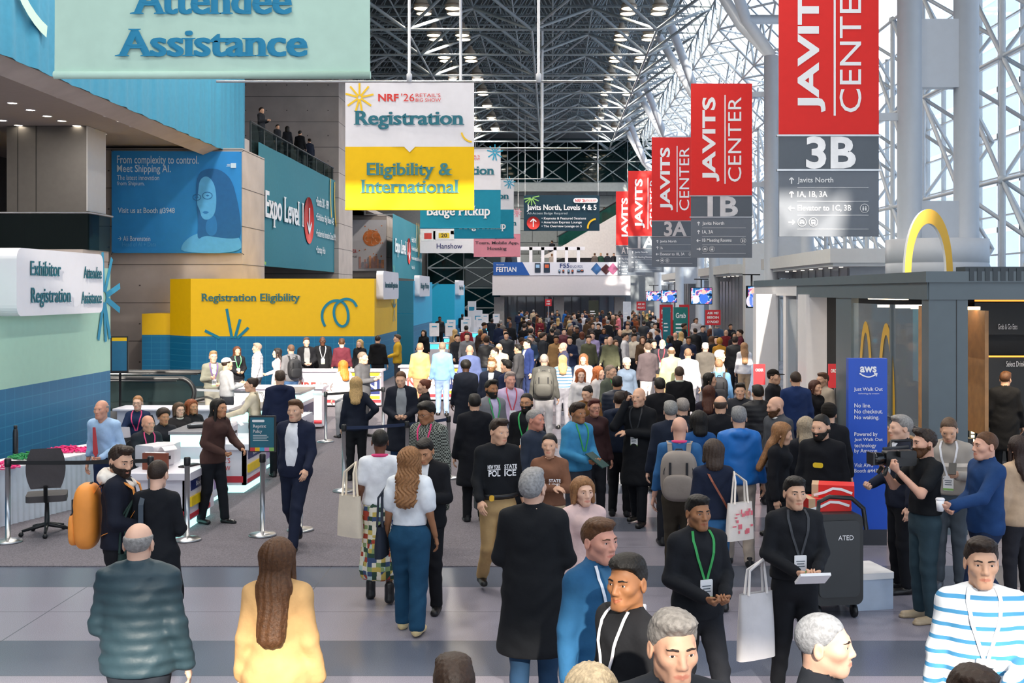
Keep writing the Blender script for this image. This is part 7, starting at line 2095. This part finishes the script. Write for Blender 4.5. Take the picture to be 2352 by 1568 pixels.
p(1580, 800, 1.80, 178, 'man in a pale gray jacket with back turned in the sun', hair='crop', hc='#a88468', skin='p', top=J, tm='p', tc='#c9c8d0', bc='#8f8f98')
p(1620, 787, 1.78, 170, 'white haired person in a dark vest with back turned', hair='short', hc='#e2dad2', skin='p', top=J, tc='#6b6660', bc='#5a5a60')
p(1654, 804, 1.80, 70, 'white haired man in white shirt facing right in the sun', hair='short', hc='#e6e1dc', skin='p', top='shirt', tc='#eeeef0', bc='#c0bcc0')
p(1651, 824, 1.76, 175, 'man in a light blue shirt with dark backpack in the sun', hair='crop', hc='#a07a5c', skin='p', top='shirt', tc='#6f9fd0', bc='#50586c')
LBK = PEOPLE[-1][0]
p(1709, 787, 1.68, 182, 'woman with very long light brown hair in white with back turned', fem=True, hair='verylong', hc='#a8805c', skin='p', top=J, tc='#efeef2', bc='#b59c80')
p(1740, 809, 1.76, 290, 'white haired man with blue bag near the white kiosk pillar', hair='short', hc='#ece6e0', skin='p', top=J, tc='#b9cbe6', bc='#dfe0e4')
p(1653, 776, 1.70, 170, 'person in a mustard coat with back turned', fem=True, hair='hood', hc='#b5822c', skin='l', top='coat', tc='#b5822c', bc='#5a4020')
p(1424, 899, 1.72, 165, 'person in dark navy with hood, middle of the shaded crowd', hair='short', hc='dark', skin='l', top='hoodie', tc='#182338', bc='#17181e')
p(1515, 868, 1.76, 190, 'person in black with back turned left of the black sweater man', hair='short', hc='black', skin='l', top='coat', tc='#121318', bc='#15161b')
p(1700, 880, 1.70, 350, 'dark haired man in charcoal facing the viewer by the cap man', hair='short', hc='black', skin='l', top=J, tc='#2a2c33', bc='#1c1d24')
p(1090, 905, 1.72, 190, 'person in black behind the gray blazer man', hair='short', hc='black', skin='l', top='coat', tc='#14161d', bc='#17181d')
# ---- people up on the gallery and on the far landing
p(604, 246, 1.78, 75, 'man in dark jacket looking at his phone on the gallery', hair='short', hc='dark', skin='l', top=J, tc='#2c2e33', bc='#23252b', arms=('phone', 'phone'), base=9.08, d=49.5, x=-12.25)
p(686, 293, 1.80, 175, 'man in black suit on the gallery with back turned', hair='short', hc='black', skin='l', top=J, tc='#14161b', bc='#17181e', base=9.08, d=56.8, x=-12.2)
p(656, 298, 1.66, 190, 'person with dark hair at the gallery railing behind glass', hair='bob', hc='black', fem=True, skin='l', top=J, tc='#1c1e24', bc='#17181e', base=9.08, d=54.3, x=-12.25)
p(636, 296, 1.5, 60, 'short person low behind the gallery glass', hair='short', hc='dark', skin='l', top=J, tc='#23252c', bc='#17181e', base=9.08, d=52.6, x=-12.3)
p(708, 312, 1.7, 220, 'person in navy at the right end of the gallery group', hair='short', hc='dark', skin='p', top=J, tc='#1b2233', bc='#17181e', base=9.08, d=59.0, x=-12.2)
LZ = CH + 38 * 88 / FPX
for i, (px, col, hc_, lb) in enumerate(((1168, '#23252c', 'dark', 'darkly dressed person at the left end of the landing rail'), (1180, '#3a4654', 'black', 'person in slate gray at the left of the landing rail'), (1366, '#6a5f58', 'brown', 'person in taupe at the middle of the landing rail'), (1380, '#2a4a3c', 'blond', 'fair haired person in green at the landing rail'), (1395, '#2c3038', 'brown', 'person in charcoal at the landing rail near the red signs'), (1410, '#1b1d24', 'black', 'person in black at the landing rail beside the red signs'), (1268, '#c0b4a8', 'lightbrown', 'person in beige between the white portals'))):
    q_ = 89.2 / FPX
    p(px, 590, 1.7, 0 if i % 2 else 170, lb, hair='short', hc=hc_, top=J, tc=col, bc='#1c1d24', base=LZ, d=89.2 if i < 6 else 90.8)
for i, (px, py) in enumerate(((1388, 476), (1300, 540), (1268, 552))):
    dd_ = 92.6; zz = CH - (py - VY) * dd_ / FPX
    p(px, py, 1.75, (40, 200, 200)[i], ('man in dark suit high on the far escalator', 'person in black halfway up the far escalator', 'person in black near the foot of the far escalator')[i], hair='short', hc='dark', top=J, tc='#1a1c24', bc='#17181e', base=zz - 1.75, d=dd_)

# ---- the crowd further back: every visitor a person with hair and clothes of their own
rc_ = random.Random(11)
far = [ (1010, 727, 'black', '#15171c', 'man in black', 0), (1062, 721, 'black', '#16181d', '', 180), (1130, 732, 'black', '#1c2432', '', 200), (1113, 741, 'beanie', '#1c2a3a', '', 90), (1150, 735, 'gray', '#5c5450', '', 170), (1172, 739, 'bald', '#17191f', '', 200),
 (973, 758, 'longblack', '#141519', '', 10), (1045, 756, 'longblond', '#b58f6a', '', 190), (1071, 748, 'black', '#8a2430', '', 180), (1050, 768, 'dark', '#2a2c32', '', 30), (1112, 765, 'bald', '#5a4638', '', 290), (1117, 775, 'beanie', '#1b1c20', '', 200), (1104, 756, 'longblond', '#3a2f2c', '', 0),
 (1326, 751, 'dark', '#16181c', '', 0), (1362, 742, 'curly', '#2a2024', '', 10), (1456, 766, 'cap', '#cfc5b6', '', 300), (1394, 774, 'black', '#23252c', '', 300), (1414, 781, 'longbrown', '#2d2a30', '', 60), (1502, 780, 'black', '#1c1d22', '', 0), (1668, 757, 'bald', '#6a1f26', '', 185), (1686, 763, 'longblack', '#2a2228', '', 350),
 (1638, 741, 'dark', '#b39b78', '', 0), (1678, 744, 'dark', '#1d2026', '', 340), (1614, 748, 'dark', '#2c3442', '', 0), (1597, 732, 'dark', '#1f2c40', '', 30), (1570, 722, 'dark', '#6a6258', '', 0), (1512, 730, 'bald', '#17191e', '', 180), (1530, 735, 'dark', '#28425c', '', 200), (1565, 762, 'longblond', '#d9d4d0', '', 190), (1602, 768, 'longbrown', '#1f55a8', '', 190), (1635, 772, 'longbrown', '#8a2a30', '', 190),
 (1420, 722, 'dark', '#e27a84', '', 270), (1372, 728, 'dark', '#c9c4c8', '', 20), (1396, 735, 'gray', '#1b1d22', '', 190), (1274, 742, 'gray', '#584f4a', '', 10), (1240, 731, 'longblond', '#7a2832', '', 10), (1215, 738, 'dark', '#23252b', '', 200), (1240, 758, 'dark', '#202228', '', 20), (1246, 768, 'black', '#1a1b20', '', 320), (1200, 776, 'beanie', '#2f5c48', '', 30), (1222, 768, 'dark', '#3a3b42', '', 300) ]
cols_ = [('navy', '#1b2540'), ('black', '#15161b'), ('charcoal', '#2c2f36'), ('slate blue', '#33465e'), ('brown', '#54402f'), ('beige', '#b6a288'), ('gray', '#74757b'), ('maroon', '#5a2430'), ('dark green', '#24402f'), ('white', '#d6d4d8'), ('denim blue', '#2f5480'), ('olive', '#565844'), ('tan', '#96754e'), ('bright blue', '#1f5fae'), ('rust', '#8a4a2a'), ('lilac', '#9a8fb8')]
def nearest_col(h):
    v = [int(h[i:i + 2], 16) for i in (1, 3, 5)]
    return min(cols_, key=lambda c: sum((a - int(c[1][i:i + 2], 16)) ** 2 for a, i in zip(v, (1, 3, 5))))[0]
HS = {'black': ('short', 'black', 'black hair', 0), 'dark': ('short', 'dark', 'dark brown hair', 0), 'gray': ('short', 'gray', 'gray hair', 0), 'bald': ('bald', 'dark', 'bald head', 0), 'beanie': ('beanie', 'dark', 'knitted hat', 0), 'cap': ('cap', 'black', 'black cap', 0),
      'longblack': ('long', 'black', 'long black hair', 1), 'longblond': ('long', 'blond', 'long blond hair', 1), 'longbrown': ('long', 'brown', 'long brown hair', 1), 'curly': ('curly', 'dark', 'dark curls', 0), 'brown': ('short', 'brown', 'brown hair', 0), 'bun': ('bun', 'dark', 'dark bun', 1), 'bob': ('bob', 'auburn', 'auburn bob', 1)}
def where(px, d):
    m = ((1075, 'by the cyan desks'), (1150, 'right of the cyan desks'), (1215, 'below the landing left end'), (1275, 'below small Ask Me sign'), (1345, 'below the landing middle'), (1425, 'below the dark poster'), (1490, 'near pole mounted Ask Me'), (1550, 'below red info panel'), (1605, 'below the teal posters'), (1665, 'by Besoin d Aide sign'), (9999, 'along the right wall'))
    w = next(t for x, t in m if px < x)
    r = 'near rows' if d < 36 else 'middle rows' if d < 48 else 'rear rows' if d < 64 else 'last rows'
    return f'{w}, {r}'
used = set()
def facing(a):
    a %= 360
    return 'facing us' if a < 45 or a > 315 else 'facing right' if a < 135 else 'from behind' if a < 225 else 'facing left'
taken = []
def far_person(px, py, hk, col, a, fixed=False):
    fem = HS[hk][3]; h = (1.64 if fem else 1.75) + rc_.uniform(-.05, .07)
    d = FPX * (CH - h) / (py - VY)
    x = (px - VX) * d / FPX
    if d > 87: d = 87.0 + rc_.uniform(-1, 0)
    x = (px - VX) * d / FPX
    if not fixed and (x > 7.2 or (x < -2.5 and d > 44)): return False
    if any((x - q) ** 2 + (d - e) ** 2 < .5 for q, e in ((6.2, 73), (-.2, 72), (5.4, 40), (5.0, 60), (5.6, 58), (5.1, 52), (5.6, 50), (6.1, 55), (2.7, 78), (4.7, 74))): return False
    for (tx, ty) in taken:
        if (tx - x) ** 2 + (ty - d) ** 2 < .55 ** 2 and not fixed: return False
    for _ in range(1 if fixed else 14):
        g = rc_.choice(('jacket', 'jacket', 'coat', 'sweater', 'puffer'))
        garment = {'jacket': 'jacket', 'coat': 'long coat', 'sweater': 'sweater', 'puffer': 'padded jacket'}[g]
        lb = f'{nearest_col(col)} {garment}, {HS[hk][2]}, {facing(a)}, {where(px, d)}'
        if lb not in used: break
        col = rc_.choice(cols_)[1]
        a = rc_.choice((0, 90, 180, 270, 185))
    else:
        return False
    lb_ = 'person in ' + lb if len(lb.split()) <= 14 else lb
    used.add(lb_); used.add(lb); taken.append((x, d))
    leg = 'stand' if a % 20 < 10 else 'step'
    A = rc_.choice((('relax', 'relax'), ('low', 'low'), ('phone', 'relax'), ('relax', 'fwd')))
    person(px, py, h, 45 * round(a / 45) % 360 + rc_.uniform(-18, 18), lb_, arms=A, leg=leg, hair=HS[hk][0], hc=HS[hk][1], skin=rc_.choice('lllpmtd'), top=g, tc=col, bc=rc_.choice(('#1a1c22', '#22252e', '#2b3f5c', '#3b3a3c', '#16171b')), fem=bool(fem), d=d, group=None, res=2 if d > 30 else None)
    return True
for (px, py, hk, col, _, a) in far: far_person(px, py, hk, col, a, True)
n_ = 0
keys = ['black', 'dark', 'dark', 'black', 'gray', 'bald', 'brown', 'longblack', 'longblond', 'longbrown', 'curly', 'bun', 'bob', 'beanie']
for py in (711, 713, 715, 717.5, 720, 723, 727, 731, 736, 742, 748, 755, 763, 772):
    cnt = 17 if py < 730 else 13
    lo, hi = (1150, 1600) if py < 718 else (1120, 1680) if py < 740 else (1030, 1712)
    for i in range(cnt):
        px = lo + (hi - lo) * (i + rc_.uniform(.05, .95)) / cnt
        if py > 741 and px < 1120 and rc_.random() < .5: continue
        col = rc_.choice(cols_[:3] * 6 + cols_[3:7] * 2 + cols_)[1]
        if far_person(px, py + rc_.uniform(-1.5, 1.5), rc_.choice(keys), col, rc_.choice((0, 20, 90, 180, 190, 200, 270, 340))): n_ += 1
print('far crowd', n_, 'people', len(PEOPLE))
# ================================================================ THINGS CARRIED
def at_person(P, name, label, cat):
    t = thing(name, label, cat, P.location, P.rotation_euler.z); t.scale = P.scale
    return t
def backpack(P, col, label, dark='#1b1c20', w=.17, h=.24, off=.0):
    t = at_person(P, 'backpack', label, 'backpack'); m = mat('nylon_' + col, col, .6, var=.08, bump=.2); md = mat('nylon_' + dark, dark, .6)
    def shell(cx, cy, cz, rx, ry, rz, e=3.2, n=22):
        mb = MB()
        def f(u, v):
            a = 2 * PI * u; b = PI * (v - .5)
            def sp_(c): return math.copysign(abs(c) ** (2 / e), c)
            return (cx + rx * sp_(math.cos(b)) * sp_(math.cos(a)), cy + ry * sp_(math.cos(b)) * sp_(math.sin(a)), cz + rz * sp_(math.sin(b)))
        mb.sheet(f, n, 14); return mb
    y0 = .235 + off
    shell(0, y0, 1.17, w, .10, h).build('main_bag', m, t)
    shell(0, y0 + .095, 1.07, w * .82, .04, h * .5).build('front_pocket', m, t)
    mb = MB(); mb.tube([(-w * .8, y0 + .1, 1.2)] + [(w * .8 * math.sin(q), y0 + .1 - .02, 1.2 + .15 * math.cos(q)) for q in [R(-80 + 16 * i) for i in range(11)]] + [(w * .8, y0 + .1, 1.2)], .006, 5); mb.build('zipper', md, t)
    for s in (-1, 1):
        mb = MB()
        pts = [(s * .09, y0 - .07, 1.36), (s * .10, .12, 1.475), (s * .115, .01, 1.495), (s * .12, -.12, 1.40), (s * .14, -.155, 1.25), (s * .165, -.08, 1.12), (s * .16, .12, 1.03)]
        pts = [Vector(q) for q in pts]
        for a, b in zip(pts, pts[1:]):
            wv = Vector((.024, 0, 0)); th = Vector((0, -.006, .006))
            mb.add([a - wv, a + wv, b + wv, b - wv, a - wv + th, a + wv + th, b + wv + th, b - wv + th], [(0, 1, 2, 3), (7, 6, 5, 4), (0, 4, 5, 1), (1, 5, 6, 2), (2, 6, 7, 3), (3, 7, 4, 0)])
        mb.build('strap', m, t)
        mb = MB(); mb.box(s * w * .45 - .012, s * w * .45 + .012, y0 + .09, y0 + .105, 1.0, 1.32); mb.build('web_strip', md, t)
    mb = MB(); mb.tube([(-.04, y0 - .03, 1.40), (-.03, y0 - .03, 1.44), (.03, y0 - .03, 1.44), (.04, y0 - .03, 1.40)], .009, 6); mb.build('grab_handle', md, t)
    return t
backpack(BP, '#e8923a', 'orange backpack with black zips on the bearded man', w=.18, h=.27, off=.03)
backpack(GB, '#8a8078', 'gray backpack on the bald man in the blue shirt', w=.19, h=.26, off=.01)
backpack(LB, '#2b2c30', 'black backpack on the man in the gray leather jacket')
backpack(KB, '#8a8472', 'knitted gray brown backpack on the woman in cream', w=.17, h=.26)
backpack(WBK, '#5e5d58', 'gray backpack with blue patch on the man in white trousers', w=.2, h=.26)
backpack(LBK, '#3a3a40', 'dark backpack on the man in the light blue shirt')
def tote(P, x, y, zt, w, h, col, label, strap_top, turn=0, prn=None, name='tote_bag', cat='bag'):
    t = at_person(P, name, label, cat); m = mat('canvas_' + col, col, .85, var=.05, bump=.2)
    mb = MB(); ct, st = math.cos(R(turn)), math.sin(R(turn))
    def tn(mb):
        mb.v = [(x + (vx - x) * ct - (vy - y) * st, y + (vx - x) * st + (vy - y) * ct, vz) if vz < strap_top - .02 else (vx, vy, vz) for vx, vy, vz in mb.v]; return mb
    def f(u, v):
        a = 2 * PI * u; k = .75 + .25 * math.sin(PI * min(1, v * 1.1))
        return (x + .055 * k * math.copysign(abs(math.sin(a)) ** .6, math.sin(a)) * (1.1 - .5 * v), y + w / 2 * math.copysign(abs(math.cos(a)) ** .6, math.cos(a)) * (1 - .12 * v) , zt - h * (1 - v))
    mb.sheet(f, 26, 10); mb.add([f(i / 26, 0) for i in range(26)], [list(range(26))[::-1]]); tn(mb).build('bag', m, t)
    for q in (-.045, .045):
        mb = MB(); mb.tube([(x + q * .6, y - w * .25, zt - .01), (x + q * .4, y - w * .2, zt + (strap_top - zt) * .7), (x * .8, y * .7, strap_top), (x + q * .4, y + w * .2, zt + (strap_top - zt) * .7), (x + q * .6, y + w * .25, zt - .01)], .011, 6); tn(mb).build('handle', m, t)
    if prn:
        rn = random.Random(5); mb = MB(); sgn = 1 if x > 0 else -1
        for i in range(14):
            yy = y + rn.uniform(-w * .36, w * .3); zz = zt - h * rn.uniform(.2, .85); xx = x + sgn * .058
            mb.box(xx, xx + sgn * .004, yy, yy + rn.uniform(.015, .05), zz, zz + rn.uniform(.008, .05))
        tn(mb).build('print', mat('print_' + prn, prn, .7), t)
    return t
tote(WT, .30, .06, 1.10, .32, .42, '#e6d9c4', 'cream canvas tote hanging from the shoulder of the woman in the white tee', 1.43, turn=50)
tote(TO, -.24, .16, 1.14, .34, .38, '#e6ddd4', 'white tote with pink city print on the shoulder of the navy sweater woman', 1.44, turn=-65, prn='#e0707c')
tote(WB, .27, .02, 1.02, .30, .30, '#1c2433', 'black shoulder bag beside the woman in the white blouse', 1.40, name='shoulder_bag')
tote(SB, -.34, -.05, .86, .36, .52, '#d6d3d4', 'white shopping bag carried by the person in the black sweater', 1.12, name='shopping_bag', turn=-70)
tote(BD, .26, .06, .96, .30, .30, '#16302c', 'dark green bag at the side of the woman in the black dress', 1.40, name='shoulder_bag')
# police lettering belongs to the officer's clothes
def chest_text(P, x, z, w, h, s, y=-.175, m=m_whitet):
    o = fit_text(s, x, z, w, h, m, P, dy=0, bold=.02, name='chest_lettering'); o.location.y = y
for x, a, b_ in ((-.085, 'NEW YORK', 'POL'), (.085, 'STATE', 'ICE')):
    chest_text(OFFICER, x, 1.30, .13, .04, a, -.178); chest_text(OFFICER, x * (.95), 1.235, .12, .06, b_, -.178)
    mb = MB(); mb.box(x - .065, x + .065, -.178, -.174, 1.268, 1.274); mb.build('chest_rule', m_whitet, OFFICER)
    chest_text(WP, x, 1.27, .13, .035, a, -.185); chest_text(WP, x * .95, 1.215, .12, .05, b_, -.185)
mb = MB(); mb.tube([(.20 * math.cos(a), .01 + .15 * math.sin(a), 1.0) for a in [2 * PI * i / 24 for i in range(25)]], .022, 8, cap=False); mb.build('duty_belt', m_black, OFFICER)
mb = MB(); mb.rbox(-.13, -.08, -.165, -.15, .96, 1.02, .02); mb.build('gold_shield', mat('gold_badge', '#e0b040', .3, .8), OFFICER)
mb = MB(); mb.rbox(-.235, -.19, -.04, .04, .86, 1.03, .02); mb.build('holster', m_black, OFFICER)
# red tie
mb = MB(); mb.add([(-.018, -.215, 1.40), (.018, -.215, 1.40), (.036, -.235, 1.06), (0, -.235, 1.0), (-.036, -.235, 1.06), (-.018, -.205, 1.40), (.018, -.205, 1.40), (.036, -.225, 1.06), (0, -.225, 1.0), (-.036, -.225, 1.06)], [(0, 4, 3, 2, 1), (5, 6, 7, 8, 9), (0, 1, 6, 5), (1, 2, 7, 6), (2, 3, 8, 7), (3, 4, 9, 8), (4, 0, 5, 9)])
mb.v = [(x, y - .10 - (1.4 - z) * -.16, z) for x, y, z in mb.v]; mb.build('red_tie', mat('tie_red', '#c8454a', .6), TIE)
# strap across the black dress
def cross_strap(P, pts, w, col, nm='bag_strap'):
    mb = MB(); pts = [Vector(q) for q in pts]
    for a, b in zip(pts, pts[1:]):
        wv = Vector((w, 0, 0)); th = Vector((0, .006, 0))
        mb.add([a - wv, a + wv, b + wv, b - wv, a - wv + th, a + wv + th, b + wv + th, b - wv + th], [(0, 1, 2, 3), (7, 6, 5, 4), (0, 4, 5, 1), (1, 5, 6, 2), (2, 6, 7, 3), (3, 7, 4, 0)])
    mb.build(nm, mat('strap_' + col, col, .6), P)
cross_strap(BD, [(.10, -.06, 1.47), (.10, .05, 1.485), (.095, .13, 1.38), (.09, .142, 1.2), (.10, .14, 1.08), (.12, .15, .96)], .022, '#3c4854')
cross_strap(TO, [(.09, .06, 1.47), (.04, .165, 1.35), (-.06, .165, 1.18), (-.13, .12, 1.06)], .012, '#8a4a34')
mb = MB(); mb.rbox(-.05, .05, -.19, -.18, 1.24, 1.29, .02); mb.build('yellow_badge', mat('badge_yellow', '#e8c52a', .4), YB)
# video camera on the cameraman's shoulder
t = at_person(CM, 'video_camera', 'black shoulder video camera held by the bearded cameraman', 'camera')
mb = MB(); mb.rbox(-.05, .05, -.40, -.10, 1.43, 1.57, .02, 'x'); mb.build('body', m_black, t)
mb = MB(); mb.lathe([(0, 0), (.05, 0), (.055, .03), (.06, .08), (.062, .12), (.055, .12), (.045, .09), (0, .09)], n=20); mb.v = [(x, -.40 - z, 1.50 + y) for x, y, z in mb.v]; mb.build('lens', mat('lens_black', '#0d0e11', .2), t)
mb = MB(); mb.box(-.065, .065, -.54, -.52, 1.45, 1.56); mb.build('matte_box', m_black, t)
mb = MB(); mb.tube([(0, -.33, 1.58), (0, -.33, 1.66), (0, -.12, 1.66), (0, -.12, 1.58)], .012, 6); mb.build('top_handle', m_black, t)
mb = MB(); mb.rbox(.05, .12, -.30, -.2, 1.52, 1.58, .01, 'x'); mb.build('viewfinder', m_black, t)
mb = MB(); mb.tube([(.08, -.45, 1.60), (.08, -.2, 1.61)], .014, 8); mb.build('microphone', mat('mic_gray', '#33363b', .8), t)
mb = MB(); mb.tube([(-.03, -.40, 1.42), (-.05, -.44, 1.36)], .02, 8); mb.tube([(.05, -.40, 1.42), (.08, -.44, 1.36)], .02, 8); mb.build('hand_grip', m_black, t)
for y_ in (-.06, .0):
    pass
fit_text('UNITED', 0, 1.33, .2, .05, m_whitet, CM, dy=0, bold=.02, name='back_lettering').location.y = .168
o = [c for c in CM.children if c.name.startswith('back_lettering')][-1]; o.rotation_euler = (0, 0, PI); o.location = (0, .149, 0)
def phone(P, label, pos, rot=(R(-50), 0, 0)):
    t = at_person(P, 'mobile_phone', label, 'phone')
    mb = MB(); mb.rbox(-.037, .037, -.004, .004, -.075, .075, .01); o = mb.build('case', m_black, t); o.location = pos; o.rotation_euler = rot
    mb = MB(); mb.box(-.033, .033, .004, .0055, -.068, .068); o2 = mb.build('screen', mat('phone_screen', '#a9c4e6', .2, emit=.6), t); o2.location = pos; o2.rotation_euler = rot
phone(GP, 'phone in the hand of the bald man in the banded sweater', (.055, -.395, 1.275))
phone(PH, 'pale phone held to the ear of the tall man in black', (-.125, -.10, 1.64), (0, R(-20), R(80)))
t = at_person(CUP, 'paper_cup', 'white paper cup in the hand of the man in the blue shirt', 'cup')
mb = MB(); mb.lathe([(0, 0), (.028, 0), (.038, .10), (.034, .10), (.026, .01), (0, .01)], (.20, -.56, 1.10), 18); mb.build('cup_body', m_whitet, t)
mb = MB(); mb.lathe([(.039, .098), (.041, .104), (.034, .114), (0, .114)], (.20, -.56, 1.10), 18); mb.build('lid', m_sign, t)
t = at_person(BK, 'booklet', 'dark green booklet held by the man in the light blue hoodie', 'booklet')
mb = MB(); mb.box(-.11, .11, -.006, .006, -.14, .14); o = mb.build('cover', mat('booklet_green', '#1f4a48', .4), t); o.location = (.0, -.36, 1.08); o.rotation_euler = (R(-55), 0, R(25))
t = at_person(SB, 'paper_stack', 'white papers and cup held in front by the person in the black sweater', 'papers')
mb = MB(); mb.box(-.12, .12, -.10, .06, -.01, .012); o = mb.build('sheets', m_whitet, t); o.location = (0, -.38, 1.03); o.rotation_euler = (R(-35), 0, 0)
